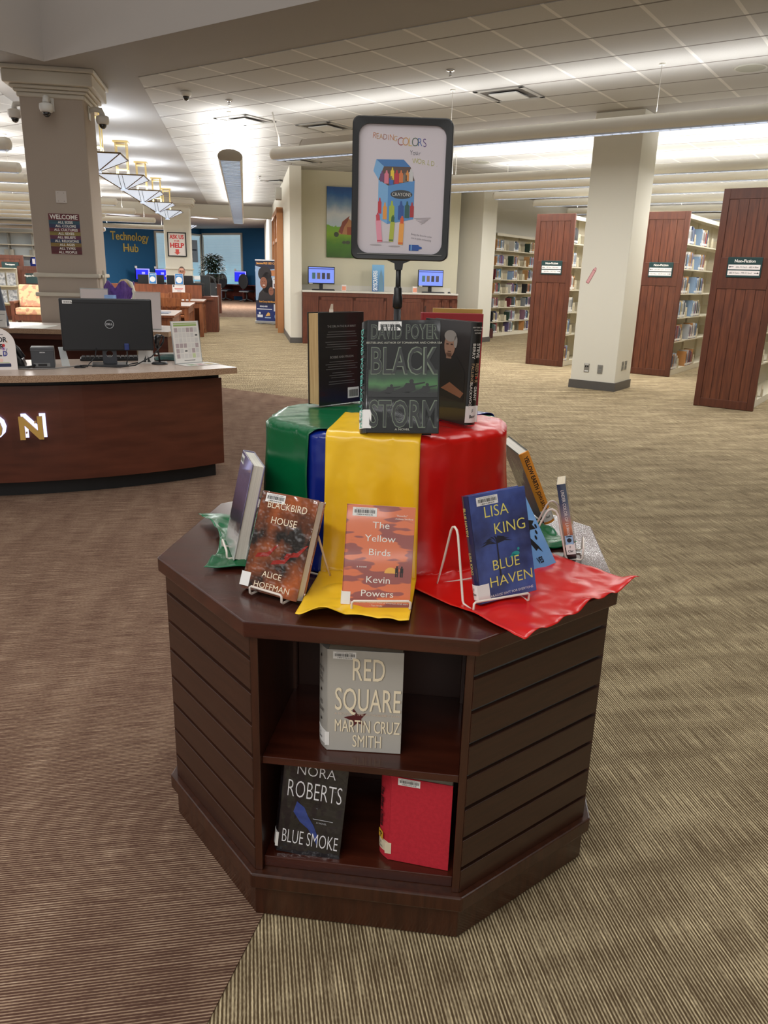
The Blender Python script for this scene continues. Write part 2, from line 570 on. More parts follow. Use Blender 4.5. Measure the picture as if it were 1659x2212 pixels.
# windows of the blue room, light coming through closed blinds
blind = ramp_mat('daylit_blind', [(0.0, (132, 186, 206)), (0.2, (160, 196, 208)), (0.5, (158, 180, 190)), (1.0, (176, 196, 204))], 'Z', 2.5, 0.45, 2.0, 0.6, emit=0.5, offset=0.6)
def window(nm, p0, p1, z0, z1, nrm):
    a = Vector((*p0, 0)); b_ = Vector((*p1, 0)); d = (b_ - a); L = d.length; d.normalize()
    M_ = Matrix(((d.x, -nrm.x, 0, a.x), (d.y, -nrm.y, 0, a.y), (0, 0, 1, 0), (0, 0, 0, 1)))
    b = MB(); b.box(0, -0.02, z0, L, -0.005, z1)
    o = struct(nm, b, mat('daylit_pane', (150, 190, 210), 0.2, emit=0.3)); o.matrix_world = M_
    f = MB()
    for x0, x1, y0, y1 in ((-0.09, 0.0, z0 - 0.09, z1 + 0.09), (L, L + 0.09, z0 - 0.09, z1 + 0.09), (0, L, z0 - 0.09, z0), (0, L, z1, z1 + 0.09)):
        f.box(x0, -0.06, y0, x1, 0.0, y1)
    obj('window_frame', f, beige, o)
    s = MB()
    n = int((z1 - z0) / 0.05)
    for i in range(n):
        z = z0 + (z1 - z0) * (i + 0.5) / n
        s.add([(0.01, -0.050, z - 0.022), (L - 0.01, -0.050, z - 0.022), (L - 0.01, -0.032, z + 0.022), (0.01, -0.032, z + 0.022)], [(0, 1, 2, 3)])
    s.box(0.0, -0.07, z1 - 0.07, L, -0.025, z1)
    obj('window_blind', s, blind, o)
window('window_1', rw(0.22), rw(2.85), 0.58, 3.06, -V)
window('window_2', lw(1.35), lw(0.12), 0.58, 3.02, U)
window('window_3', lw(2.85), lw(1.65), 0.58, 3.02, U)

# wood framed doorway in the hall wall
dm = mat('oak_door', (150, 100, 62), 0.35, c2=(120, 74, 44), scale=6, stretch=(8, 8, 0.6))
b = MB()
b.box(0, -0.03, 0, 3.3, 0.15, 2.72)
o = struct('door_1', b, [dm]); o.matrix_world = at(*hk(0.97, 19.0), 0) @ rz(HALL + PI / 2)
b = MB()
for x in (-0.06, 1.55, 3.26): b.box(x, 0.08, 0, x + 0.1, 0.22, 2.78)
b.box(-0.06, 0.08, 2.68, 3.36, 0.22, 2.80); b.box(0, 0.08, 2.08, 3.3, 0.2, 2.16)
obj('door_frame', b, mat('oak_trim', (172, 118, 74), 0.35), o)
b = MB()
for x0, x1 in ((0.15, 1.4), (1.78, 3.1)):
    b.box(x0, 0.15, 0.2, x1, 0.158, 1.98)
obj('door_glass', b, mat('door_glass', (90, 70, 55), 0.08), o)

# ================================================================== THE DISPLAY TABLE
FX, FY, FROT = 0.022, 1.885, -0.1163
FA, FB = 0.4627, 0.4325
TOPZ = 0.7293
cherry = mat('dark_cherry_wood', (64, 32, 17), 0.34, c2=(50, 23, 11), scale=5, stretch=(14, 14, 1.2), coat=0.25, bump=0.03, bscale=40)
cherry_h = mat('dark_cherry_board', (60, 32, 19), 0.40, c2=(50, 25, 14), scale=5, stretch=(1.5, 1.5, 22), coat=0.2, bump=0.03, bscale=40)
cherry_top = mat('dark_cherry_top', (70, 30, 18), 0.26, c2=(54, 22, 13), scale=4, stretch=(1.0, 9, 9), coat=0.35, bump=0.02, bscale=50)
groove_m = mat('groove_insert', (120, 120, 116), 0.35, metal=0.3)
dark_in = mat('dark_cherry_inside', (52, 27, 17), 0.45)

def octo(ins, a=FA, b=FB):
    a2 = (a - ins * 0.8284) / 2; w = a2 + (b - ins * 0.8284) / math.sqrt(2)
    return [(-a2, -w), (a2, -w), (w, -a2), (w, a2), (a2, w), (-a2, w), (-w, a2), (-w, -a2)]

tab = thing('display_table', 'octagonal dark cherry wood display table draped in coloured satin', 'display table', (FX, FY, 0), FROT)
child('tabletop', tab, lambda m: m.prism(octo(0), TOPZ - 0.0353, TOPZ), cherry_top, bevel=0.003)
child('plinth', tab, lambda m: m.prism(octo(0.013), 0.003, 0.088), cherry, bevel=0.002)
child('base_moulding', tab, lambda m: m.prism(octo(-0.0012), 0.084, 0.1219), cherry, bevel=0.004)
child('core', tab, lambda m: m.prism([(-.2, -.2), (.2, -.2), (.2, .2), (-.2, .2)], 0.1219, TOPZ - 0.0353), dark_in)
BODYZ = TOPZ - 0.0353
for k in range(4):
    T = rz(k * PI / 2)
    for sx in (-1, 1):
        def side(m):
            m.M = T; m.box(sx * 0.2085, -0.5225, 0.1219, sx * 0.2245, -0.2, BODYZ)
        child('side_panel', tab, side, cherry, bevel=0.0012)
    def shelf(m):
        m.M = T; m.box(-0.2085, -0.508, 0.387, 0.2085, -0.2, 0.405)
    child('shelf', tab, shelf, cherry_top, bevel=0.0015)
    def deck(m):
        m.M = T; m.box(-0.2085, -0.508, 0.1219, 0.2085, -0.2, 0.149)
    child('deck', tab, deck, cherry_top, bevel=0.0015)
    # slatted panel on the diagonal that follows this bay anticlockwise
    o = octo(0.0145)
    p, q = Vector((*o[1], 0)), Vector((*o[2], 0))
    d = (q - p).normalized(); n = Vector((d.y, -d.x, 0)); Ln = (q - p).length
    LM = T @ Matrix(((d.x, -n.x, 0, p.x), (d.y, -n.y, 0, p.y), (0, 0, 1, 0), (0, 0, 0, 1)))
    panel = obj('slatwall_panel', MB().box(0.002, 0.010, 0.1219, Ln - 0.002, 0.018, BODYZ), groove_m, tab, M=LM)
    zs = [0.1219] + [0.183 + 0.0762 * i for i in range(7)] + [BODYZ]
    for i in range(8):
        z0 = zs[i] + (0.0048 if i else 0); z1 = zs[i + 1] - (0.0048 if i < 7 else 0)
        obj('slat', MB().box(0.001, 0.0, z0, Ln - 0.001, 0.010, z1), cherry_h, panel, bevel=0.0015)

# riser under the cloths
RH = 1.048 - TOPZ
RX, RY = 0.272, 0.232
def riser_poly(e=0.0):
    c = 0.42
    x, y = RX + e, RY + e
    return [(-x * c, -y), (x * c, -y), (x, -y * c), (x, y * c), (x * c, y), (-x * c, y), (-x, y * c), (-x, -y * c)]
RM = at(FX - 0.018, FY - 0.002, TOPZ) @ rz(FROT)
ris = obj('display_riser', MB().prism(riser_poly(), 0.0, RH - 0.002), mat('riser_black', (30, 28, 28), 0.5))
ris.matrix_world = RM
tag(ris, 'drum shaped riser in the centre of the table hidden under satin cloths', 'riser')

def satin(name, c, c2):
    return mat(name, c, 0.27, c2=c2, scale=3.0, lo=0.3, hi=0.7, spec=0.5, bump=0.45, bscale=13)
green_m = satin('green_satin', (4, 98, 56), (2, 84, 46))
yellow_m = satin('yellow_satin', (246, 200, 44), (238, 186, 30))
red_m = satin('red_satin', (206, 22, 14), (192, 16, 10))
bluec_m = satin('blue_satin', (14, 40, 136), (9, 30, 112))

from mathutils import noise as mnoise
def smooth(a, b, x):
    t = max(0.0, min(1.0, (x - a) / (b - a))); return t * t * (3 - 2 * t)
def cloth(name, m, label, phi, t0, t1, s0, reach, layer, seed, cat='cloth', flare=0.0, fold=0.012, nfold=3.0, skew=0.0, hem=0.02, group='satin cloths on the display table', nt_=56, lift=0.014, end0=None, end1=None):
    """a strip of satin laid over the riser: across the top, down its side and out over the table top"""
    rot = RM @ rz(phi)
    ca, sa = math.cos(phi), math.sin(phi)
    poly = [((x * ca + y * sa), (-x * sa + y * ca)) for x, y in riser_poly(0.006 + 0.004 * layer)]
    def exit_s(t):
        best = 0.02
        for i in range(len(poly)):
            (x0, y0), (x1, y1) = poly[i], poly[(i + 1) % len(poly)]
            if (x0 - t) * (x1 - t) <= 0 and abs(x1 - x0) > 1e-6:
                f = (t - x0) / (x1 - x0); y = y0 + (y1 - y0) * f
                best = max(best, -y)
        return best
    top = RH + 0.002 + 0.004 * layer
    NU = 96
    vs = []
    for j in range(nt_):
        tv = j / (nt_ - 1)
        t = t0 + (t1 - t0) * tv
        tc = max(-RX * 0.95, min(RX * 0.95, t))
        # rounded edge of the riser: average the exit distance over neighbours
        se = sum(exit_s(max(-RX * .97, min(RX * .97, tc + dt))) for dt in (-.03, -.015, 0, .015, .03)) / 5
        sr = s0 if not callable(s0) else s0(tv)
        rch = reach(tv) if callable(reach) else reach
        l1 = max(0.03, se - sr); l2 = top - 0.012; l3 = max(0.02, rch - se)
        tot = l1 + l2 + l3
        for i in range(NU):
            w = i / (NU - 1) * tot
            ph = mnoise.noise((t * 9 + seed, w * 2.2, seed))
            ph2 = mnoise.noise((t * 26 + seed * 3, w * 9, seed + 5))
            if w < l1:
                k = w / l1
                s = sr + w; z = top + 0.004 * max(0, ph) * k + 0.0025 * abs(ph2)
                rr = 0.02
                if l1 - w < rr:
                    q = (rr - (l1 - w)) / rr; z -= 0.006 * q * q
                tt = t
            elif w < l1 + l2:
                k = (w - l1) / l2
                drop = top - 0.006 - (w - l1)
                wave = math.sin((t - t0) / (t1 - t0) * PI * 2 * nfold + seed + 1.5 * ph)
                amp = fold * (0.15 + 0.85 * k)
                out = 0.004 + amp * (0.6 + 0.55 * wave) + 0.006 * ph + 0.004 * ph2 + 0.02 * smooth(0.72, 1.0, k)
                s = se + max(0.002, out)
                z = drop
                if k < 0.1:
                    s -= 0.0
                tt = t + flare * (tv - 0.5) * k * k + skew * k
            else:
                k = (w - l1 - l2) / l3
                wave = math.sin((t - t0) / (t1 - t0) * PI * 2 * nfold + seed + 1.5 * ph)
                s = se + 0.004 + fold * (0.6 + 0.55 * wave) * (1 - k) + 0.024 * (1 - k) + (w - l1 - l2)
                rip = mnoise.noise((t * 14 + seed, s * 16, seed * 2))
                z = 0.0035 + 0.004 * layer + lift * max(0.0, rip) * (0.4 + 0.6 * k) + hem * smooth(0.85, 1.0, k) * max(0, mnoise.noise((t * 18, seed, 3.3)) + 0.25)
                if k < 0.12: z += 0.006 * (1 - k / 0.12)
                tt = t + flare * (tv - 0.5) * (1 + 0.5 * k) + skew * (1 + 0.6 * k)
            vs.append(Vector((tt, -s, max(z, 0.003))))
    b = MB()
    b.add(vs, [(j * NU + i, j * NU + i + 1, (j + 1) * NU + i + 1, (j + 1) * NU + i) for j in range(nt_ - 1) for i in range(NU - 1)])
    o = obj(name, b, m, smooth=True)
    o.matrix_world = rot
    tag(o, label, cat, group)
    sb = o.modifiers.new('thickness', 'SOLIDIFY'); sb.thickness = 0.0012; sb.offset = 1
    return o

dg = math.radians
cloth('satin_cloth', bluec_m, 'blue satin cloth showing between the green and yellow cloths', dg(-42), 0.015, 0.125, 0.10, 0.268, 0, 2.0, flare=0.02, nfold=2.5, fold=0.005, lift=0.006, hem=0.0)
cloth('satin_cloth', green_m, 'green satin cloth falling to the left of the table', dg(-72), -0.235, 0.165, lambda v: 0.02, lambda v: 0.475 - 0.02 * v - 0.05 * math.sin(v * 3), 1, 5.3, flare=0.0, nfold=2.0, fold=0.017, lift=0.02)
cloth('satin_cloth', red_m, 'red satin cloth falling to the right front corner of the table', dg(47), -0.17, 0.215, lambda v: 0.0, lambda v: 0.60 - 0.03 * v, 1, 8.1, flare=0.03, skew=0.02, nfold=2.0, fold=0.010, lift=0.012)
cloth('satin_cloth', yellow_m, 'yellow satin cloth falling down the front of the riser', 0.0, -0.108, 0.100, lambda v: 0.0, lambda v: 0.500 - 0.015 * v + 0.010 * math.sin(v * 9), 2, 3.7, flare=0.012, nfold=1.6, fold=0.014, hem=0.035, lift=0.03)
cloth('satin_cloth', green_m, 'green satin cloth falling to the back right of the table', dg(115), -0.17, 0.12, 0.03, 0.46, 0, 9.6, nfold=2.0, fold=0.016, lift=0.03)
cloth('satin_cloth', bluec_m, 'blue satin cloth under the green one at the back right rim', dg(140), -0.12, 0.15, 0.03, 0.34, 1, 4.4, nfold=2.0)

# ================================================================== BOOKS ON THE DISPLAY
def ink(c, r=0.5, **k): return mat('ink_%d_%d_%d' % tuple(c), c, r, **k)
WHITE_INK = (232, 228, 220); BLACK_INK = (22, 20, 20)
paper = mat('page_paper', (214, 202, 178), 0.9, c2=(196, 182, 156), scale=3, stretch=(1, 300, 2))
paper_tan = mat('deckle_paper', (198, 168, 120), 0.9, c2=(164, 132, 88), scale=3, stretch=(4, 260, 3))
paper_white = mat('white_page_paper', (224, 218, 206), 0.9, c2=(206, 200, 188), scale=3, stretch=(1, 300, 2))
sticker_m = mat('sticker_paper', (232, 230, 226), 0.45)
bar_m = ink((30, 30, 30))
EPS = 0.0005
BD = {}
CK = {}

def pose(x, y, z, psi, lam, rho=0.0):
    return at(x, y, z) @ rz(psi) @ rx(-lam) @ ry(rho)

def star(m, x, y, r, z=EPS, k=0.42, rot=0.0):
    m.ngon([(x + (r if i % 2 == 0 else r * k) * math.cos(PI / 2 + rot + i * PI / 5), y + (r if i % 2 == 0 else r * k) * math.sin(PI / 2 + rot + i * PI / 5), z) for i in range(10)])

def book(label, M, w, h, t, cover, group='books on the display table', pages=None, hard=True, spine_m=None, back_m=None, flip=False, round_=0.3, cock=0.0):
    if flip: M = M @ at(w, t, 0) @ rz(PI)
    b = thing('book', label, 'book', M=M, group=group)
    c = 0.0028 if hard else 0.0008
    o = 0.003 if hard else 0.0
    obj('front_cover', MB().box(0, 0, 0, w, c, h), cover, b, bevel=0.0008)
    obj('back_cover', MB().box(-cock, t - c, 0, w - cock, t, h), back_m or cover, b, bevel=0.0008)
    sp = MB()
    n = 8
    arc = [(-round_ * t * 0.5 * math.sin(PI * i / n) - cock * i / n, t * i / n) for i in range(n + 1)]
    sp.prism(arc[::-1] + [(0.0015, 0.0), (0.0015, t)], 0, h)
    obj('spine', sp, spine_m or cover, b, smooth=False)
    obj('pages', MB().box(0.002, c, o, w - o, t - c, h - o), pages or paper, b)
    BD[b.name] = (w, h, t, round_ * t * 0.5); CK[b.name] = cock
    return b

def face(b, side, z=EPS):
    w, h, t, sp = BD[b.name]
    if side == 'front': return at(0, -z, 0) @ FRONT
    if side == 'back': return at(w, t + z, 0) @ rz(PI) @ FRONT
    # spine: x runs down the spine, y towards the front cover
    ck = CK[b.name]; q = math.hypot(ck, t); ux, uy = ck / q, -t / q       # up of the letters: towards the front board
    nx, ny = uy, -ux
    return Matrix(((0, ux, nx, -ck / 2 + nx * (sp + z)), (0, uy, ny, t / 2 + ny * (sp + z)), (-1, 0, 0, h), (0, 0, 0, 1)))

def draw(b, name, side, fn, c, z=EPS, parent=None, **k):
    m = Rec(); m.M = face(b, side, z); fn(m)
    mm = c if not isinstance(c, tuple) else ink(c, **k)
    return objs(name, m, mm, parent or b)

def barcode(b, x, y, w=0.05, h=0.019, side='front', z=0.0007, rot=0.0):
    s = MB(); s.M = face(b, side, z) @ at(x, y, 0) @ rz(rot); s.rect(-w / 2, -h / 2, w / 2, h / 2)
    st = obj('barcode_sticker', s, sticker_m, b)
    m = MB(); m.M = face(b, side, z + 0.0003) @ at(x, y, 0) @ rz(rot)
    q = random.Random(3)
    px = -w * 0.43
    while px < w * 0.43:
        bw_ = q.choice((.0005, .0008, .0012)); m.rect(px, -h * 0.16, px + bw_, h * 0.24); px += bw_ + q.choice((.0005, .0008, .001))
    m.write('SCOTT COUNTY PUBLIC LIBRARY', 0, h * 0.31, h * 0.10, sx=0.95)
    m.write('3 8020 01420 0178', 0, -h * 0.40, h * 0.15, sx=1.1, bold=0.02)
    obj('lettering', m, bar_m, st)

def call_label(b, lines, z0=0.012, hh=0.034, wrap=0.012, txt=0.006, m=None):
    w, h, t, sp = BD[b.name]
    s = MB()
    s.box(-sp - 0.0006, -0.0007, z0, wrap, 0.0002, z0 + hh)
    ck = CK[b.name]
    s.prism([(-ck * i / 8 - (sp + 0.0008) * math.sin(PI * i / 8) - 0.0006, t * i / 8) for i in range(8, -1, -1)] + [(0.0, 0.0), (0.0, t)], z0, z0 + hh)
    l = obj('spine_label', s, m or sticker_m, b)
    q = math.hypot(ck, t); ux, uy = ck / q, -t / q; nx, ny = uy, -ux
    tx = MB(); tx.M = Matrix(((ux, 0, nx, -ck / 2 + nx * (sp + 0.0016)), (uy, 0, ny, t / 2 + ny * (sp + 0.0016)), (0, 1, 0, z0), (0, 0, 0, 1)))
    for i, ln in enumerate(lines): tx.write(ln, 0.0, hh * 0.6 - i * txt * 1.6, txt, sx=0.85, bold=0.02)
    obj('lettering', tx, bar_m, l)

wire_m = mat('white_coated_wire', (226, 214, 202), 0.35)
def easel(label, x, y, z, psi, lam, w=0.105, H=0.125, lip=0.012, off=0.0, lh=0.019, bt=0.028):
    """closed wire loop: lip across the front, two arches behind the book leaning like it, back feet joined"""
    e = thing('wire_easel', label, 'book stand', M=at(x, y, z) @ rz(psi), group='white wire easels')
    tl = math.tan(lam)
    r = 0.0026
    y0 = bt / math.cos(lam) + 0.004
    def side(xx):
        ap = H * tl + y0
        return [(xx, ap + 0.075, r), (xx, ap + 0.050, H * 0.45), (xx, ap + 0.027, H - 0.012), (xx, ap + 0.021, H - 0.003), (xx, ap + 0.013, H), (xx, ap + 0.004, H - 0.004),
                (xx, ap - 0.002, H - 0.014), (xx, y0 + 0.5 * H * tl, H * 0.5), (xx, y0 + 0.001, 0.008), (xx, y0 - 0.004, r), (xx, -lip + 0.004, r), (xx, -lip, r + 0.004), (xx, -lip, lh)]
    L = side(off - w / 2); Rr = side(off + w / 2)
    path = L + [(off - w / 2 + 0.004, -lip, lh + 0.003), (off + w / 2 - 0.004, -lip, lh + 0.003)] + Rr[::-1]
    obj('wire_frame', MB().tube(path, r, 8, closed=True), wire_m, e, smooth=True)
    return e

gl = dict(coat=1.0, bump=0.10, bscale=22)
# ---- front of the riser: black hardcover with outlined lettering
RTOP = 1.0625
blk = mat('black_jacket', (24, 25, 24), 0.45, c2=(14, 15, 15), scale=9, coat=0.05, spec=0.25, bump=0.06, bscale=14)
b = book('black hardcover with green night scene and huge outlined capitals, front of the riser', pose(-0.0447, 1.628, RTOP, -0.109, 0.31, -0.04), 0.157, 0.243, 0.034, blk, cock=0.017, spine_m=mat('black_spine', (20, 22, 22), 0.4, coat=0.4))
sky = ramp_mat('night_scene', [(0.0, (16, 22, 16)), (0.2, (22, 38, 22)), (0.45, (60, 112, 58)), (0.7, (34, 66, 38)), (1.0, (20, 24, 20))], 'Z', 0.06, 0.5, 18, 0.5, coat=0.1, offset=0.078)
pic = draw(b, 'picture', 'front', lambda m: m.rect(0.004, 0.077, 0.153, 0.136), sky)
def soldiers(m):
    m.ngon([(0.004, 0.077, 0), (0.153, 0.077, 0), (0.153, 0.088, 0), (0.12, 0.085, 0), (0.09, 0.089, 0), (0.05, 0.086, 0), (0.004, 0.090, 0)])
    for x, y, s in ((0.048, 0.086, 1.0), (0.088, 0.088, 1.5), (0.124, 0.087, 1.1)):
        m.disc(x + 0.006 * s, y + 0.0155 * s, 0.0032 * s, 0.0002, 10)
        m.ngon([(x - 0.010 * s, y, 0), (x + 0.002 * s, y - 0.002, 0), (x + 0.012 * s, y + 0.004 * s, 0), (x + 0.010 * s, y + 0.013 * s, 0), (x - 0.002 * s, y + 0.013 * s, 0)])
        m.ngon([(x + 0.002 * s, y + 0.008 * s, 0.0001), (x + 0.025 * s, y + 0.013 * s, 0.0001), (x + 0.025 * s, y + 0.0148 * s, 0.0001), (x + 0.002 * s, y + 0.011 * s, 0.0001)])
        m.ngon([(x - 0.012 * s, y - 0.001, 0.0001), (x - 0.020 * s, y + 0.001, 0.0001), (x - 0.004 * s, y + 0.008 * s, 0.0001), (x, y + 0.004 * s, 0.0001)])
draw(b, 'silhouettes', 'front', soldiers, (12, 14, 12), 0.0009, parent=pic)
OUT = [('DAVID POYER', 0.203, 0.030, 0.80), ('BLACK', 0.128, 0.056, 0.98), ('STORM', 0.014, 0.056, 0.88)]
def title(bold):
    def f(m):
        for s, y, sz, sx in OUT:
            k = glyphs(s, bold)[2] * sz / 0.7
            m.write(s, 0.0795, y, sz, sx=0.146 / k, bold=bold)
    return f
draw(b, 'lettering', 'front', title(0.030), (104, 116, 96), 0.0007)
draw(b, 'lettering', 'front', title(0.006), (26, 29, 27), 0.0011)
draw(b, 'lettering', 'front', lambda m: (m.write('BESTSELLING AUTHOR OF TOMAHAWK AND CHINA SEA', 0.079, 0.192, 0.0042, sx=1.05), m.write('A NOVEL', 0.079, 0.006, 0.0042, sx=1.3)), (186, 186, 170))
draw(b, 'lettering', 'spine', lambda m: (m.write('DAVID POYER', 0.016, -0.006, 0.014, 'L', sx=0.95, bold=0.02), m.write('BLACK STORM', 0.128, -0.006, 0.014, 'L', sx=0.78, bold=0.02)), (96, 190, 176))
barcode(b, 0.048, 0.230)
call_label(b, ['F', 'Poye'], 0.010, 0.040)

# ---- rear left of the riser: black jacket seen from the back
jet = mat('dark_back_jacket', (30, 29, 30), 0.3, coat=0.7, bump=0.04, bscale=9)
b = book('thick black book with tan page edges seen from behind, rear left of the riser', pose(-0.1726, 1.955, RTOP, 0.80, 0.02), 0.155, 0.232, 0.044, jet, pages=paper_tan, flip=True, spine_m=mat('pale_spine', (60, 60, 64), 0.4))
draw(b, 'lettering', 'back', lambda m: (m.write('THE GIRL IN THE BLUE BERET', 0.0775, 0.195, 0.0052), m.write('BOBBIE ANN MASON', 0.0775, 0.118, 0.006)), (150, 148, 146))
def lines(m):
    q = random.Random(5)
    for y in (0.183, 0.177, 0.171, 0.158, 0.152, 0.146, 0.140, 0.108, 0.102, 0.096, 0.090, 0.080, 0.074, 0.068, 0.058, 0.052):
        L = q.uniform(0.06, 0.115); m.rect(0.0775 - L / 2, y, 0.0775 + L / 2, y + 0.0018)
draw(b, 'blurb_lines', 'back', lines, (92, 90, 90))
def bc2(m):
    m.rect(0.098, 0.012, 0.138, 0.040)
pb = draw(b, 'barcode_sticker', 'back', bc2, sticker_m)
def bars(m, x0=0.102, y0=0.016, w=0.032, h=0.018, s=4):
    q = random.Random(s); x = x0
    while x < x0 + w:
        a = q.choice((.0006, .001, .0014)); m.rect(x, y0, x + a, y0 + h); x += a + q.choice((.0006, .001))
draw(b, 'bars', 'back', bars, bar_m, 0.0009, parent=pb)
def slip(m):
    m.box(0.085, 0.020, 0.20, 0.098, 0.0206, 0.238); m.add([(0.085, 0.020, 0.238), (0.098, 0.020, 0.238), (0.097, 0.026, 0.252), (0.090, 0.026, 0.252)], [(0, 1, 2, 3)])
child('page_marker', b, slip, sticker_m)

# ---- rear right of the riser: back cover with a portrait, black spine
b = book('black book showing a back cover portrait and its lettered spine, right of the riser', pose(0.083, 1.876, RTOP, -0.93, 0.02), 0.160, 0.231, 0.032, mat('dark_portrait_jacket', (44, 38, 38), 0.35, c2=(22, 18, 20), scale=6, coat=0.6, bump=0.02, bscale=12), flip=True, spine_m=mat('black_lettered_spine', (18, 17, 18), 0.4, coat=0.4), pages=paper_white)
def man(m):
    m.ngon([(0.03, 0.06, 0), (0.15, 0.05, 0), (0.15, 0.12, 0), (0.12, 0.150, 0), (0.085, 0.155, 0), (0.045, 0.13, 0)])
pt = draw(b, 'portrait', 'back', man, (34, 32, 34), 0.0004)
draw(b, 'face', 'back', lambda m: (m.disc(0.092, 0.175, 0.019, 0, 20, 0.027), m.rect(0.082, 0.145, 0.10, 0.158)), (146, 112, 94), 0.0006, parent=pt)
draw(b, 'hair', 'back', lambda m: (m.disc(0.093, 0.196, 0.021, 0, 20, 0.013), m.disc(0.112, 0.184, 0.006, 0, 12, 0.014)), (140, 134, 130), 0.0008, parent=pt)
draw(b, 'eyes', 'back', lambda m: (m.rect(0.080, 0.176, 0.088, 0.179), m.rect(0.095, 0.176, 0.103, 0.179), m.rect(0.086, 0.160, 0.098, 0.162)), (70, 48, 40), 0.0009, parent=pt)
draw(b, 'arm', 'back', lambda m: m.ngon([(0.07, 0.075, 0), (0.14, 0.060, 0), (0.15, 0.072, 0), (0.10, 0.092, 0)]), (150, 104, 80), 0.0008, parent=pt)
draw(b, 'lettering', 'spine', lambda m: (m.write('STEVE', 0.046, 0.001, 0.0085, 'L', bold=0.01), m.write('BERRY', 0.046, -0.0115, 0.0085, 'L', bold=0.01), m.write('GRANT', 0.142, 0.001, 0.0075, 'L', sx=.9, bold=0.01), m.write('BLACKWOOD', 0.132, -0.0115, 0.0075, 'L', sx=.9, bold=0.01)), WHITE_INK)
draw(b, 'lettering', 'spine', lambda m: (m.write('RED ST', 0.090, 0.001, 0.0085, 'L', sx=0.85), m.write('R', 0.1275, 0.001, 0.0085, 'L', sx=0.85), m.write('FALLING', 0.090, -0.0115, 0.0085, 'L', sx=0.95)), (190, 160, 120))
draw(b, 'star', 'spine', lambda m: star(m, 0.1225, 0.005, 0.005), (170, 50, 40))
def tops(m):
    m.M = m.M @ at(0.010, 0, 0) @ rz(PI / 2)
    for i, s in enumerate(('NEW YORK TIMES', 'BESTSELLING', 'AUTHORS')): m.write(s, 0, -0.003 - i * 0.006, 0.0028)
draw(b, 'lettering', 'spine', tops, WHITE_INK)
call_label(b, ['F', 'Berr'], 0.006, 0.038, wrap=0.004, txt=0.0075)
s = draw(b, 'barcode_sticker', 'back', lambda m: m.rect(0.020, 0.018, 0.062, 0.052), sticker_m)
draw(b, 'bars', 'back', lambda m: bars(m, 0.024, 0.024, 0.034, 0.022, 8), bar_m, 0.0009, parent=s)

# ---- behind it: red book and a thin gold one
b = book('red hardcover whose top edge shows behind the portrait book', pose(0.085, 2.02, RTOP, 0.12, 0.0), 0.158, 0.236, 0.026, mat('red_cloth_cover', (150, 26, 34), 0.5))
b = book('thin gold covered book behind the red hardcover at the back', pose(0.115, 2.075, RTOP, 0.10, 0.0), 0.13, 0.246, 0.012, mat('gold_cover', (196, 158, 74), 0.45), hard=False)

# ---- left front on an easel: glossy cover with red shoes
bbm = mat('wrinkled_autumn_jacket', (40, 36, 34), 0.22, c2=(176, 92, 48), scale=13, detail=5, lo=0.40, hi=0.72, coat=1.0, bump=0.75, bscale=30)
b = book('glossy book with red shoes on its grey and orange cover, on a wire easel', pose(-0.3033, 1.526, 0.7395, -0.549, 0.40, -0.02), 0.150, 0.214, 0.028, bbm, spine_m=mat('grey_wrinkled_spine', (70, 66, 64), 0.3, coat=0.8), pages=paper_white)
def shoes(m):
    for dx, dy in ((0.0, 0.0), (0.045, -0.008), (0.075, 0.012)):
        m.ngon([(0.02 + dx, 0.070 + dy, 0), (0.055 + dx, 0.078 + dy, 0), (0.075 + dx, 0.106 + dy, 0), (0.069 + dx, 0.104 + dy, 0), (0.050 + dx, 0.086 + dy, 0), (0.025 + dx, 0.080 + dy, 0)])
draw(b, 'picture', 'front', shoes, mat('shoe_red', (150, 40, 34), 0.2, coat=1.0, bump=0.75, bscale=30), 0.0005)
draw(b, 'lettering', 'front', lambda m: (m.write('BLACKBIRD', 0.075, 0.180, 0.0145, sx=0.98), m.write('HOUSE', 0.075, 0.148, 0.0145, sx=1.05), m.write('ALICE', 0.075, 0.034, 0.0125, sx=1.1), m.write('HOFFMAN', 0.080, 0.010, 0.0125, sx=1.15)), (236, 218, 190), 0.0009)
barcode(b, 0.040, 0.201, 0.052, 0.019)
call_label(b, ['F'], 0.006, 0.030, wrap=0.020)
easel('white wire easel holding the glossy red shoes book', -0.3033 + 0.075 * math.cos(-0.549), 1.526 + 0.075 * math.sin(-0.549), TOPZ + 0.004, -0.549, 0.40, w=0.085, off=0.005)

# ---- middle front: paperback in orange and mauve
ybm = mat('orange_mauve_cover', (218, 116, 74), 0.4, c2=(152, 82, 76), scale=26, stretch=(0.35, 1, 1.5), detail=2, lo=0.495, hi=0.515, coat=0.4)
b = book('orange and mauve paperback with a setting sun, on an easel over yellow satin', pose(-0.0813, 1.430, 0.7435, 0.06, 0.27, 0.05), 0.139, 0.209, 0.016, ybm, hard=False, round_=0.05)
draw(b, 'picture', 'front', lambda m: m.ngon([(0.096 + 0.013 * math.cos(a), 0.073 + 0.012 * math.sin(a), 0) for a in [PI * i / 14 for i in range(15)]]), (232, 176, 84), 0.0004)
def two(m):
    for x in (0.108, 0.118):
        m.disc(x, 0.0865, 0.0018, 0, 10, 0.0022); m.rect(x - 0.0032, 0.075, x + 0.0032, 0.0845); m.rect(x - 0.0028, 0.066, x - 0.0004, 0.075); m.rect(x + 0.0006, 0.066, x + 0.0028, 0.075)
draw(b, 'figures', 'front', two, (40, 34, 34), 0.0006)
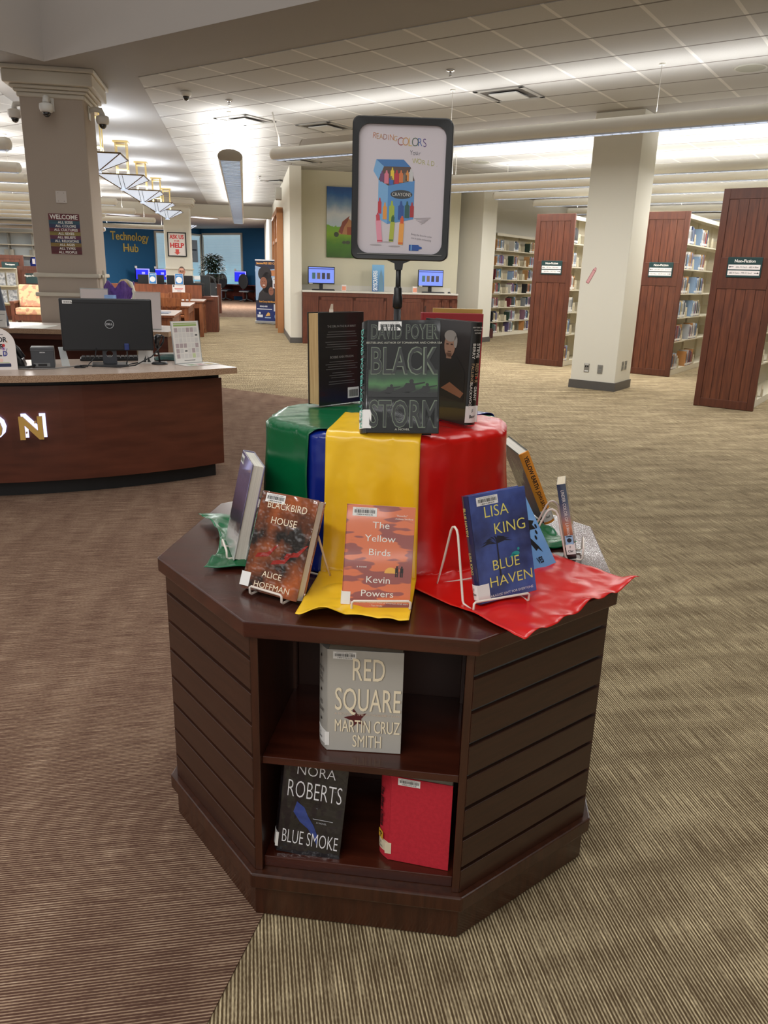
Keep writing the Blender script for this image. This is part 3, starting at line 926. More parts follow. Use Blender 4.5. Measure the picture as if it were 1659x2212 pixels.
def ytext(m):
    for s, y in (('The', 0.163), ('Yellow', 0.136), ('Birds', 0.108), ('Kevin', 0.052), ('Powers', 0.024)):
        m.write(s, 0.0705, y, 0.0135, sx=1.16)
    m.write('a novel', 0.026, 0.082, 0.0042, 'L', sx=1.2)
    m.write('"The All Quiet on the Western Front of America\'s Arab wars."', 0.070, 0.0105, 0.0036, sx=1.03)
    m.write('- Tom Wolfe', 0.070, 0.0045, 0.0034)
    m.write('"Powerful."', 0.112, 0.189, 0.0036); m.write('-Anthony Swofford', 0.116, 0.183, 0.0034)
draw(b, 'lettering', 'front', ytext, WHITE_INK, 0.0008)
barcode(b, 0.036, 0.195, 0.049, 0.0175)
call_label(b, ['F'], 0.006, 0.026, wrap=0.017)
easel('white wire easel standing on the yellow satin under the orange paperback', -0.0813 + 0.08 * math.cos(0.06), 1.430 + 0.08 * math.sin(0.06), TOPZ + 0.010, 0.06, 0.27, w=0.118, H=0.135, bt=0.016)

# ---- right front: deep blue jacket
bhm = mat('night_blue_jacket', (30, 34, 82), 0.25, c2=(74, 96, 172), scale=11, detail=5, lo=0.35, hi=0.7, coat=1.0, bump=0.40, bscale=14)
b = book('deep blue jacketed book with thin yellow capitals, on an easel over red satin', pose(0.2060, 1.4600, 0.7435, 0.446, 0.235, -0.072), 0.140, 0.226, 0.026, bhm, spine_m=mat('navy_spine', (32, 34, 76), 0.3, coat=0.8), pages=paper_white)
def palm(m):
    for k in range(9):
        a = 0.3 + k * 0.33
        m.ngon([(0.055, 0.118, 0), (0.055 + 0.020 * math.cos(a) - 0.003 * math.sin(a), 0.118 + 0.012 * math.sin(a) + 0.005, 0), (0.055 + 0.040 * math.cos(a), 0.112 + 0.022 * math.sin(a), 0), (0.055 + 0.02 * math.cos(a) + 0.003 * math.sin(a), 0.118 + 0.012 * math.sin(a), 0)])
    m.ngon([(0.053, 0.05, 0), (0.058, 0.05, 0), (0.057, 0.118, 0), (0.054, 0.118, 0)])
draw(b, 'picture', 'front', palm, (16, 18, 44), 0.0004, coat=1.0)
draw(b, 'turtle', 'front', lambda m: (m.disc(0.098, 0.089, 0.010, 0, 16, 0.005), m.ngon([(0.08, 0.083, 0), (0.1, 0.086, 0), (0.09, 0.090, 0)]), m.disc(0.106, 0.098, 0.003, 0)), (40, 150, 150), 0.0004)
draw(b, 'lettering', 'front', lambda m: (m.write('LISA', 0.062, 0.176, 0.0235, sx=0.98, bold=-0.006), m.write('KING', 0.090, 0.138, 0.0235, sx=1.0, bold=-0.006), m.write('BLUE', 0.071, 0.064, 0.0215, sx=1.0, bold=-0.006), m.write('HAVEN', 0.079, 0.030, 0.0215, sx=1.1, bold=-0.006)), (226, 216, 110), 0.0008)
draw(b, 'lettering', 'front', lambda m: m.write('PARADISE ISN\'T FOR EVERYONE', 0.076, 0.009, 0.0052, sx=1.05), (226, 224, 226), 0.0008)
draw(b, 'lettering', 'spine', lambda m: (m.write('BLUE HAVEN', 0.024, -0.004, 0.009, 'L', sx=0.8), m.write('LISA KING', 0.118, -0.004, 0.009, 'L', sx=0.8)), (226, 216, 130))
barcode(b, 0.044, 0.211, 0.052, 0.018, rot=0.0)
call_label(b, ['F', 'King'], 0.008, 0.032, wrap=0.024)
easel('white wire easel under the deep blue book on the red satin', 0.2060 + 0.06 * math.cos(0.446), 1.46 + 0.06 * math.sin(0.446), TOPZ + 0.006, 0.446, 0.235, w=0.135, H=0.155, off=-0.018, bt=0.026)

# ---- left side: mauve jacket seen edge on
pum = ramp_mat('mauve_jacket', [(0.0, (190, 190, 186)), (0.22, (196, 196, 192)), (0.30, (70, 66, 76)), (0.45, (96, 88, 112)), (0.7, (128, 116, 150)), (1.0, (112, 108, 140))], 'Z', 0.235, 0.35, 16, 0.25, coat=1.0)
b = book('mauve jacketed book facing left seen along its pale page edges', pose(-0.3951, 1.8149, 0.745, -1.25, 0.216), 0.154, 0.232, 0.030, pum, pages=paper_white, spine_m=pum)
s = draw(b, 'barcode_sticker', 'front', lambda m: m.rect(0.006, 0.205, 0.046, 0.225), sticker_m)
draw(b, 'bars', 'front', lambda m: bars(m, 0.010, 0.209, 0.032, 0.010, 5), bar_m, 0.0009, parent=s)
easel('white wire easel under the mauve book on the left', -0.3951 + 0.088 * math.cos(-1.25), 1.8149 + 0.088 * math.sin(-1.25), TOPZ + 0.010, -1.25, 0.216, w=0.085)
# ---- behind it: maroon book, tan page edges
b = book('maroon book with tan page edges leaning behind the mauve one', pose(-0.330, 2.02, 0.7335, -1.35, 0.10), 0.160, 0.236, 0.052, mat('maroon_cloth', (66, 18, 22), 0.5), pages=paper_tan)

# ---- right: light blue paperback lying back behind the deep blue book
b = book('light blue paperback with a black bird leaning behind the deep blue book', pose(0.329, 1.640, 0.734, 0.80, 0.62), 0.130, 0.19, 0.014, mat('light_blue_cover', (104, 156, 214), 0.3, c2=(132, 178, 226), scale=6, coat=0.7), hard=False, round_=0.05)
def bird(m):
    m.ngon([(0.03, 0.12, 0), (0.055, 0.115, 0), (0.075, 0.085, 0), (0.094, 0.056, 0), (0.100, 0.040, 0), (0.088, 0.052, 0), (0.078, 0.048, 0), (0.066, 0.075, 0), (0.045, 0.085, 0)])
    m.ngon([(0.05, 0.11, 0), (0.085, 0.128, 0), (0.118, 0.118, 0), (0.105, 0.110, 0), (0.112, 0.098, 0), (0.09, 0.1, 0), (0.075, 0.085, 0)])
    for x, y in ((0.108, 0.09), (0.098, 0.078), (0.116, 0.104)): m.disc(x, y, 0.004, 0, 9, 0.006)
draw(b, 'picture', 'front', bird, (18, 20, 26))
draw(b, 'lettering', 'front', lambda m: m.write('VES', 0.066, 0.018, 0.014, 'L', sx=0.72, bold=0.03), (20, 22, 28), 0.0008)

# ---- far right: orange spine, and a narrow paperback on an easel
grm = mat('dark_green_jacket', (26, 46, 32), 0.22, coat=1.0, bump=0.12, bscale=12)
b = book('dark green book with an orange lettered spine leaning to the left on green satin', pose(0.479, 2.061, 0.742, 1.74, 0.45, -0.06), 0.155, 0.228, 0.029, grm, spine_m=mat('orange_spine', (236, 152, 52), 0.45, coat=0.2), pages=paper_white)
draw(b, 'lettering', 'spine', lambda m: (m.write('YELLOW EARTH', 0.012, -0.005, 0.0115, 'L', sx=0.86, bold=0.03), m.write('JOHN SAYLES', 0.122, -0.005, 0.0105, 'L', sx=0.72, bold=0.02)), (28, 22, 18))
call_label(b, ['F', 'Sayl'], 0.008, 0.036, wrap=0.006, txt=0.0065)
uc = ramp_mat('sunset_spine', [(0.0, (24, 16, 18)), (0.22, (88, 44, 40)), (0.42, (196, 120, 76)), (0.58, (120, 112, 124)), (0.75, (44, 62, 92)), (1.0, (30, 44, 74))], 'Z', 0.19, 0.06, 10, 0.35, coat=0.8)
b = book('narrow paperback with a navy to orange spine on the rightmost easel', pose(0.4735, 1.7658, 0.7385, 1.353, 0.235, 0.06), 0.106, 0.188, 0.021, uc, hard=False, round_=0.08, spine_m=uc)
draw(b, 'lettering', 'spine', lambda m: (m.write('UNDER COLOR OF LAW', 0.014, -0.003, 0.0075, 'L', sx=0.86), m.write('AARON PHILIP CLARK', 0.110, -0.0025, 0.006, 'L', sx=0.62)), (226, 220, 214))
call_label(b, ['F', 'Clar'], 0.012, 0.026, wrap=0.004, txt=0.006)
def genre(m):
    m.rect(0.128, -0.0095, 0.151, 0.0095)
g_ = draw(b, 'genre_sticker', 'spine', genre, (150, 190, 222), 0.0010)
draw(b, 'emblem', 'spine', lambda m: (m.disc(0.140, 0.0, 0.0055, 0, 14), m.rect(0.1295, -0.007, 0.1315, 0.007)), (30, 34, 44), 0.0016, parent=g_)
easel('white wire easel under the narrow paperback at the far right', 0.4735 + 0.04 * math.cos(1.353), 1.7658 + 0.04 * math.sin(1.353), TOPZ + 0.003, 1.353, 0.235, w=0.075, H=0.125, lip=0.014, lh=0.034, off=0.0, bt=0.021)

# ---- upper bay: grey jacket
gym = mat('pale_grey_jacket', (176, 172, 164), 0.4, coat=0.3)
b = book('pale grey jacketed book with cream capitals and a dark red star, upper shelf', pose(-0.1088, 1.4322, 0.4062, -0.056, 0.0), 0.159, 0.240, 0.040, gym, round_=0.2, cock=0.021)
draw(b, 'star', 'front', lambda m: star(m, 0.062, 0.081, 0.026, 0.0002, 0.42, 0.25), (84, 26, 30))
RS = [('RED', 0.172, 0.052, 0.070), ('SQUARE', 0.100, 0.054, 0.140), ('MARTIN CRUZ', 0.048, 0.030, 0.140), ('SMITH', 0.012, 0.030, 0.062)]
def rst(dx, dy):
    def f(m):
        for s, y, sz, wd in RS:
            k = glyphs(s, 0.0)[2] * sz / 0.7
            m.write(s, 0.0855 + dx, y + dy, sz, sx=wd / k, bold=0.0)
    return f
draw(b, 'lettering', 'front', rst(0.0016, -0.0004), (138, 130, 118), 0.0009)
draw(b, 'lettering', 'front', rst(0, 0), (240, 226, 196), 0.0012)
draw(b, 'lettering', 'front', lambda m: (m.write('A NOVEL BY THE AUTHOR OF', 0.016, 0.0885, 0.0058, 'L', sx=0.98), m.write('GORKY PARK', 0.108, 0.0885, 0.006, 'L', sx=0.9)), (206, 188, 170), 0.0009)
def spin(m):
    for x in (0.022, 0.102, 0.172): star(m, x, 0, 0.0055)
    m2 = m.M.copy()
    for i, (s, x) in enumerate((('MARTIN', 0.052), ('CRUZ', 0.066), ('SMITH', 0.080), ('RED', 0.132), ('SQUARE', 0.149))):
        m.M = m2 @ at(x, 0, 0) @ rz(PI / 2); m.write(s, 0, -0.004, 0.0095, sx=0.55)
draw(b, 'lettering', 'spine', spin, (46, 34, 34))
barcode(b, 0.036, 0.228, 0.048, 0.0165)
call_label(b, ['F', 'Smit'], 0.012, 0.032, wrap=0.005, txt=0.006)

# ---- lower bay
smk = mat('black_foil_jacket', (34, 34, 38), 0.16, c2=(20, 20, 24), scale=9, coat=1.0, bump=0.9, bscale=26)
b = book('black glossy book with a blue smoke plume leaning at the left of the lower shelf', pose(-0.219, 1.418, 0.152, -0.139, 0.10, 0.07), 0.143, 0.225, 0.026, smk, spine_m=smk, cock=0.010)
draw(b, 'picture', 'front', lambda m: m.ngon([(0.036, 0.13, 0), (0.054, 0.118, 0), (0.064, 0.098, 0), (0.078, 0.078, 0), (0.088, 0.056, 0), (0.090, 0.03, 0), (0.080, 0.05, 0), (0.066, 0.068, 0), (0.046, 0.082, 0), (0.030, 0.104, 0)]), mat('smoke_blue', (44, 66, 136), 0.16, coat=1.0, bump=0.9, bscale=26))
draw(b, 'lettering', 'front', lambda m: (m.write('NORA', 0.072, 0.196, 0.024, sx=0.9, bold=-0.012), m.write('ROBERTS', 0.072, 0.140, 0.042, sx=0.50, bold=-0.014), m.write('BLUE SMOKE', 0.072, 0.026, 0.034, sx=0.46, bold=-0.012)), (226, 224, 226), 0.0008)
draw(b, 'lettering', 'front', lambda m: (m.write('A NOVEL', 0.095, 0.085, 0.004), m.rect(0.075, 0.094, 0.12, 0.0955)), (170, 170, 174), 0.0008)
call_label(b, ['F'], 0.012, 0.034, wrap=0.002)
rdm = mat('crimson_book_cloth', (188, 30, 48), 0.75, c2=(176, 24, 42), scale=120, bump=0.08, bscale=400)
b = book('crimson cloth hardcover with black spine lettering at the right of the lower shelf', pose(0.0307, 1.4018, 0.150, -0.226, 0.01), 0.134, 0.215, 0.034, rdm, round_=0.45, cock=0.027, spine_m=rdm)
draw(b, 'lettering', 'spine', lambda m: m.write('The Silver Chalice', 0.036, -0.005, 0.0125, 'L', sx=0.78, bold=0.03), (30, 20, 22))
call_label(b, ['F', 'Cost'], 0.016, 0.028, wrap=0.006, txt=0.0055, m=mat('aged_label', (214, 200, 172), 0.5))
y_ = draw(b, 'genre_sticker', 'spine', lambda m: m.rect(0.149, -0.010, 0.170, 0.010), (214, 168, 52), 0.0012)
draw(b, 'cross', 'spine', lambda m: (m.rect(0.152, -0.0012, 0.166, 0.0012), m.rect(0.155, -0.006, 0.158, 0.006)), (40, 34, 24), 0.0018, parent=y_)
barcode(b, 0.040, 0.205, 0.048, 0.017)

# ================================================================== SIGN ON ITS POLE
blackp = mat('black_plastic', (24, 24, 26), 0.4)
sg = thing('poster_stand', 'black framed poster on a pole rising from the middle of the table', 'sign', M=at(FX - 0.004, FY + 0.008, 0) @ rz(0.035))
def rrect(w, h, r, n=6):
    out = []
    for cx, cy, a0 in ((w / 2 - r, h / 2 - r, 0), (-w / 2 + r, h / 2 - r, PI / 2), (-w / 2 + r, -h / 2 + r, PI), (w / 2 - r, -h / 2 + r, 1.5 * PI)):
        out += [(cx + r * math.cos(a0 + PI / 2 * i / n), cy + r * math.sin(a0 + PI / 2 * i / n)) for i in range(n + 1)]
    return out
SZ = 1.572
child('pole', sg, lambda m: (m.tube([(0, 0, RTOP - 0.012), (0, 0, 1.33)], 0.0085, 14), m.tube([(0, 0, 1.33), (0, 0, 1.42)], 0.0062, 14)), blackp, smooth=True)
child('collar', sg, lambda m: m.lathe([(0.0085, 1.312), (0.0115, 1.316), (0.0115, 1.338), (0.0095, 1.345), (0.0095, 1.358), (0.007, 1.362)], 16), blackp, smooth=True)
child('base_plate', sg, lambda m: m.lathe([(0.11, RTOP - 0.016), (0.11, RTOP - 0.011), (0.02, RTOP - 0.006), (0.01, RTOP - 0.004)], 24), blackp)
child('bracket', sg, lambda m: (setattr(m, 'M', at(0, 0.004, 0) @ FRONT), m.prism([(-0.042, 1.434), (-0.042, 1.427), (-0.010, 1.414), (-0.0085, 1.40), (0.0085, 1.40), (0.010, 1.414), (0.042, 1.427), (0.042, 1.434)], -0.006, 0.012)), blackp)
O = rrect(0.224, 0.302, 0.016); I = rrect(0.196, 0.272, 0.024)
def fr(m):
    m.M = at(0, 0, SZ) @ FRONT
    n = len(O)
    v = [(*p, 0.0) for p in O] + [(*p, 0.011) for p in O] + [(p[0] * .985, p[1] * .985, 0.013) for p in O] + [(*p, 0.011) for p in I] + [(*p, 0.004) for p in I] + [(*p, 0.0) for p in I]
    f = []
    for k in range(5):
        for i in range(n):
            j = (i + 1) % n
            f.append((k * n + i, k * n + j, (k + 1) * n + j, (k + 1) * n + i))
    m.add(v, f)
child('frame', sg, fr, blackp)
child('frame_clip', sg, lambda m: m.box(-0.098, -0.0145, SZ - 0.139, 0.098, -0.0125, SZ - 0.1375), mat('clear_edge', (120, 120, 118), 0.2))
child('backing', sg, lambda m: (setattr(m, 'M', at(0.004, 0, SZ) @ FRONT), m.prism(rrect(0.222, 0.296, 0.012), -0.006, -0.001)), mat('pale_board', (206, 204, 200), 0.6))
pos = child('poster', sg, lambda m: (setattr(m, 'M', at(0, 0, SZ) @ FRONT), m.prism(rrect(0.198, 0.274, 0.024), 0.001, 0.0035)), mat('poster_paper', (206, 198, 204), 0.5))
PM = at(0, -0.0040, SZ) @ FRONT
def pd(name, fn, c, z=0.0):
    m = Rec(); m.M = PM @ at(0, 0, z); fn(m)
    return objs(name, m, ink(c), pos)
# poster lettering: hand drawn capitals, one colour per letter
def letters(txt, x, y, sz, dx, cols, dy=0.0, rot=0.0, jit=0.15, sx=0.8, seed=1):
    q = random.Random(seed)
    for i, ch in enumerate(txt):
        if ch == ' ': continue
        c = cols[i % len(cols)]
        pd('lettering', lambda m: m.write(ch, x + dx * i, y + dy * i + q.uniform(-.0006, .0006), sz * q.uniform(0.92, 1.08), sx=sx, rot=rot + q.uniform(-jit, jit), bold=-0.012), c)
letters('READING', -0.064, 0.107, 0.0115, 0.0078, [(190, 112, 60), (176, 128, 80), (190, 140, 70), (150, 84, 70), (196, 130, 90), (190, 120, 60), (196, 150, 70)], dy=-0.0007, seed=2)
letters('COLORS', -0.006, 0.0945, 0.0170, 0.0112, [(150, 60, 56), (196, 140, 66), (206, 178, 90), (60, 90, 66), (56, 96, 170), (90, 60, 130)], dy=-0.0003, seed=3)
letters('Your', 0.020, 0.076, 0.0100, 0.0062, [(40, 50, 70)], dy=-0.0004, seed=4)
letters('WORLD.', 0.030, 0.058, 0.0105, 0.0098, [(170, 170, 70)], dy=-0.0010, seed=5)
# plain box of crayons
B1, B2, B3 = (86, 140, 196), (120, 170, 214), (66, 118, 176)
pd('crayon_box', lambda m: m.ngon([(-0.030, -0.072, 0), (0.030, -0.060, 0), (0.030, 0.022, 0), (-0.030, 0.010, 0)]), B1)
pd('crayon_box', lambda m: m.ngon([(-0.052, -0.060, 0), (-0.030, -0.072, 0), (-0.030, 0.010, 0), (-0.052, 0.022, 0)]), B2)
pd('crayon_box', lambda m: m.ngon([(-0.052, 0.022, 0), (-0.030, 0.010, 0), (0.030, 0.022, 0), (0.020, 0.050, 0), (-0.040, 0.050, 0)]), (92, 74, 66))
pd('crayon_box', lambda m: m.ngon([(-0.064, 0.040, 0.0001), (-0.052, 0.022, 0.0001), (-0.040, 0.051, 0.0001), (-0.058, 0.064, 0.0001)]), B2)
pd('crayon_box', lambda m: m.ngon([(-0.040, 0.050, 0.0001), (0.020, 0.050, 0.0001), (0.004, 0.065, 0.0001), (-0.058, 0.064, 0.0001)]), B3)
pd('oval_badge', lambda m: m.disc(0.001, -0.008, 0.025, 0.0002, 28, 0.0095), (58, 62, 66))
pd('lettering', lambda m: m.write('CRAYONS', 0.001, -0.0115, 0.0075, sx=0.88, bold=-0.012, z=0.0004), (232, 230, 224))
def crayon(m, x, y, w, L, rot=0.0, z=0.0003):
    c, s = math.cos(rot), math.sin(rot)
    P_ = [(-w / 2, 0), (w / 2, 0), (w / 2, L * 0.74), (w * 0.26, L * 0.78), (w * 0.14, L), (-w * 0.14, L), (-w * 0.26, L * 0.78), (-w / 2, L * 0.74)]
    m.ngon([(x + a * c - b_ * s, y + a * s + b_ * c, z) for a, b_ in P_])
for x, y, w, L, c in ((-0.044, 0.018, .009, .022, (110, 70, 110)), (-0.034, 0.014, .010, .028, (214, 120, 140)), (-0.023, 0.012, .009, .018, (58, 98, 176)), (-0.021, 0.022, .008, .026, (226, 196, 60)),
                      (-0.011, 0.014, .010, .029, (186, 50, 66)), (-0.001, 0.017, .009, .026, (210, 120, 70)), (0.008, 0.018, .009, .020, (120, 112, 100)), (0.021, 0.020, .010, .026, (196, 196, 196)), (0.013, 0.021, .008, .022, (214, 140, 70))):
    pd('crayon', lambda m: crayon(m, x, y, w, L), c)
for x, y, w, L, c in ((-0.048, -0.050, .008, .034, (190, 56, 66)), (-0.036, -0.062, .009, .036, (226, 150, 66)), (-0.020, -0.066, .012, .044, (160, 180, 70)), (0.001, -0.062, .013, .040, (50, 84, 150)), (0.015, -0.058, .011, .036, (50, 92, 90)), (0.026, -0.056, .009, .032, (168, 50, 56))):
    pd('crayon', lambda m: crayon(m, x, y, w, L, 0, 0.0004), c)
for x, y, w, L, r_, c, c2 in ((-0.046, -0.112, .012, .064, 0.10, (226, 150, 170), (196, 70, 84)), (-0.020, -0.110, .010, .058, -0.06, (170, 180, 66), (56, 100, 60)), (0.002, -0.116, .011, .062, -0.04, (232, 160, 76), (214, 90, 50))):
    pd('crayon', lambda m: crayon(m, x, y, w, L, r_, 0.0006), c)
    pd('crayon_tip', lambda m: (m.M.translation, crayon(m, x - math.sin(r_) * L * 0.74, y + math.cos(r_) * L * 0.74, w * 0.7, L * 0.26, r_, 0.0008), m.rect(x - w * .5, y + .002, x + w * .5, y + .0045, 0.0009)), c2)
pd('crayon', lambda m: crayon(m, 0.022, -0.122, .013, .030, -PI / 2, 0.0006), (44, 84, 158))
pd('crayon_tip', lambda m: m.rect(0.026, -0.1285, 0.029, -0.1155, 0.0009), (110, 160, 210))
def scrib(m):
    for i in range(5): m.tube([(0.032 + 0.004 * i, -0.058 - i * 0.003, 0.0002), (0.07 - 0.003 * i, -0.056 - 0.0025 * i, 0.0002)], 0.0004, 4)
    m.disc(-0.055, -0.118, 0.014, 0.0001, 16, 0.0016); m.disc(-0.012, -0.120, 0.014, 0.0001, 16, 0.0016); m.disc(-0.030, -0.111, 0.010, 0.0001, 16, 0.0012)
pd('shading', scrib, (168, 160, 164))

pd('lettering', lambda m: (m.write('Being the favorite color', 0.026, -0.094, 0.0042, 'L', sx=0.85, rot=-0.12, bold=-0.01), m.write('one is quite exhausting', 0.026, -0.102, 0.0042, 'L', sx=0.85, rot=-0.12, bold=-0.01)), (96, 92, 100))

# ================================================================== LAMPS OF THE PLACE, WITH ADDED PENDANTS
lamp_shell = mat('pendant_shell', (226, 222, 210), 0.35)
lamp_end = mat('pendant_end', (168, 158, 142), 0.4)
louver_m = mat('louver_metal', (210, 216, 226), 0.25, metal=0.3)
glow = mat('tube_glow', (238, 244, 255), 0.5, emit=1.6)
glow_h = mat('trough_glow', (150, 176, 206), 0.4, c2=(206, 220, 238), scale=3, stretch=(6, 0.3, 1), emit=0.55)  # painted bluish streaks stand for reflections in the louver
cord_m = mat('hanging_wire', (190, 186, 178), 0.4)
def pendant(label, p0, p1, z, up_w, down_w, r=0.075, wires=(0.02, 0.5, 0.98), group='linear pendant lights', name='linear_pendant', depth=0.075, light=True, nl=1):
    a, b_ = Vector((*p0, z)), Vector((*p1, z))
    d = (b_ - a); L = d.length; ang = math.atan2(d.y, d.x)
    t = thing(name, label, 'ceiling light', M=at(*a) @ rz(ang), group=group)
    n = 14
    prof = [(r * math.cos(PI * 0.14 + (2 * PI - PI * 0.28) * i / n + PI / 2 - PI / 2 + 0.0), r * math.sin(PI * 0.14 + (2 * PI - PI * 0.28) * i / n)) for i in range(n + 1)]
    # open trough: rounded body, slot below for the louver (angles measured from straight down)
    q0 = 0.95 if r > 0.1 else 0.55; zs = 0.55 if r > 0.1 else 1.0
    prof = [(r * math.sin(q), -r * zs * math.cos(q)) for q in [q0 + (2 * PI - 2 * q0) * i / n for i in range(n + 1)]]
    m = MB()
    v = [(0.0, y, zz) for y, zz in prof] + [(L, y, zz) for y, zz in prof]
    k = len(prof)
    m.add(v, [(i, i + 1, k + i + 1, k + i) for i in range(k - 1)])
    obj('housing', m, lamp_shell, t, smooth=True)
    for x0, s in ((0.0, -1), (L, 1)):
        m = MB()
        c = [(x0 + s * 0.0, y, zz) for y, zz in prof]
        c2 = [(x0 + s * r * 0.5, y * 0.85, zz * 0.85) for y, zz in prof]
        c3 = [(x0 + s * r * 0.7, y * 0.4, zz * 0.4) for y, zz in prof]
        if r > 0.1: c2 = [(x0 + s * 0.004, y, zz) for y, zz in prof]; c3 = [(x0 + s * 0.008, y * 0.97, zz * 0.97) for y, zz in prof]
        m.add(c + c2 + c3, [(i, i + 1, k + i + 1, k + i) for i in range(k - 1)] + [(k + i, k + i + 1, 2 * k + i + 1, 2 * k + i) for i in range(k - 1)] + [tuple(range(2 * k, 3 * k))])
        obj('end_cap', m, lamp_end if r > 0.1 else lamp_shell, t, smooth=True)
    lw_ = 0.78 if r > 0.1 else 0.5
    m = MB(); m.box(0.02, -r * lw_, -r * 0.78 * zs * (0.4 if r > 0.1 else 1), L - 0.02, r * lw_, -r * 0.72 * zs * (0.4 if r > 0.1 else 1))
    obj('tube', m, glow_h if r > 0.1 else glow, t)
    m = MB()
    q = min(100, max(8, int(L / 0.09)))
    for i in range(q):
        x = 0.03 + (L - 0.06) * i / (q - 1); m.box(x - 0.002, -r * lw_, -r * (0.60 if r > 0.1 else 0.95) * zs, x + 0.002, r * lw_, -r * (0.5 if r > 0.1 else 0.78) * zs)
    m.box(0, -r * lw_ - 0.005, -r * 0.98 * zs * (0.6 if r > 0.1 else 1), L, -r * lw_, -r * 0.7 * zs * (0.6 if r > 0.1 else 1)); m.box(0, r * lw_, -r * 0.98 * zs * (0.6 if r > 0.1 else 1), L, r * lw_ + 0.005, -r * 0.7 * zs * (0.6 if r > 0.1 else 1))
    obj('louver', m, louver_m, t)
    for w in wires:
        obj('hanging_wire', MB().tube([(L * w, 0, r * 0.9), (L * w, 0, CEIL - z)], 0.0035, 5), cord_m, t)
        obj('ceiling_canopy', MB().lathe([(0.03, CEIL - z - 0.02), (0.03, CEIL - z)], 10, cx=L * w), lamp_shell, t)
    if light:
        for i in range(nl):
            x = L * (i + 0.5) / nl
            lamp_area('up_lamp', t, at(x, 0, r + 0.015) @ rx(PI), L / nl * 0.96, r * 1.2, up_w * L / nl)
            lamp_area('down_lamp', t, at(x, 0, -r * 1.02), L / nl * 0.96, r * 0.9, down_w * L / nl)
    return t
def bline(v, u0, u1): return bw(u0, v), bw(u1, v)
def ub_at(x, y): return bl(x, y)
# stacks side: rows run with the ceiling grid
a, b_ = bw(*bl(-1.56, 11.0)), bw(bl(-1.56, 11.0)[0] + 9.5, bl(-1.56, 11.0)[1])
p = pendant('long tubular pendant nearest the sign, crossing the view to the right', a, b_, 2.86, UP_W * 0.42, DOWN_W, r=0.078, wires=(0.28, 0.52, 0.78), nl=3)
def cordm(m):
    m.tube([(0.08, 0, 0.07), (0.06, 0.0, 0.2), (-0.01, 0.01, 0.35), (-0.04, 0.0, 0.51)], 0.012, 7)
child('power_cord', p, cordm, mat('white_cord', (226, 222, 214), 0.4), smooth=True)
ROW = [(0.72, 13.2, 8.0, 'second tubular pendant row behind the near one'), (0.86, 14.35, 8.0, 'third tubular pendant row over the stacks'), (1.90, 15.3, 7.0, 'short ended pendant row fourth back over the stacks'),
       (2.85, 16.55, 7.0, 'fifth pendant row starting above the wooden end panel'), (3.9, 18.2, 6.0, 'sixth pendant row over the stacks'), (4.6, 20.2, 6.0, 'seventh pendant row over the stacks'), (5.2, 22.4, 6.0, 'farthest pendant row over the stacks')]
for x, y, L, lab in ROW:
    u, v = bl(x, y)
    pendant(lab, bw(u, v), bw(u + L, v), 2.84, UP_W * 1.0, DOWN_W, r=0.07, wires=(0.03, 0.4, 0.75), nl=2)
# left side rows behind the moulded pillar
LR = [(-4.50, 9.75, 'nearest pendant end left of the pillar'), (-5.42, 12.0, 'second pendant end left of the pillar'), (-5.95, 13.4, 'third pendant end left of the pillar'), (-6.3, 15.2, 'fourth pendant left of the pillar'),
      (-6.7, 17.4, 'fifth pendant left of the pillar'), (-7.2, 20.2, 'sixth pendant left of the pillar'), (-7.7, 23.6, 'seventh pendant left of the pillar'), (-8.3, 27.5, 'eighth pendant left of the pillar'), (-11.5, 30.2, 'farthest pendant left of the pillar before the white shelves')]  # the last pendant is added to light the white shelves
for x, y, lab in LR:
    a = Vector((x, y, 0)); d = HK
    e = a - d * 6.0
    if y > 14: a = a + d * 0.8
    pendant(lab, (a.x, a.y), (e.x, e.y), 2.72, UP_W * 1.2, DOWN_W, r=0.075, wires=(0.04, 0.3, 0.6))
pendant('pendant seen right of the pillar before the blue wall', (-7.55, 21.4), (-11.0, 20.8), 2.70, UP_W, DOWN_W, r=0.075, wires=(0.06, 0.5))
# wide trough over the hall
hp = [hk(-0.15, 11.05), hk(-0.15, 25.3)]
pendant('wide silver light trough running away along the hall', hp[0], hp[1], 2.80, HALL_UP, HALL_DOWN, r=0.16, wires=(0.015, 0.34, 0.66, 0.98), nl=4)

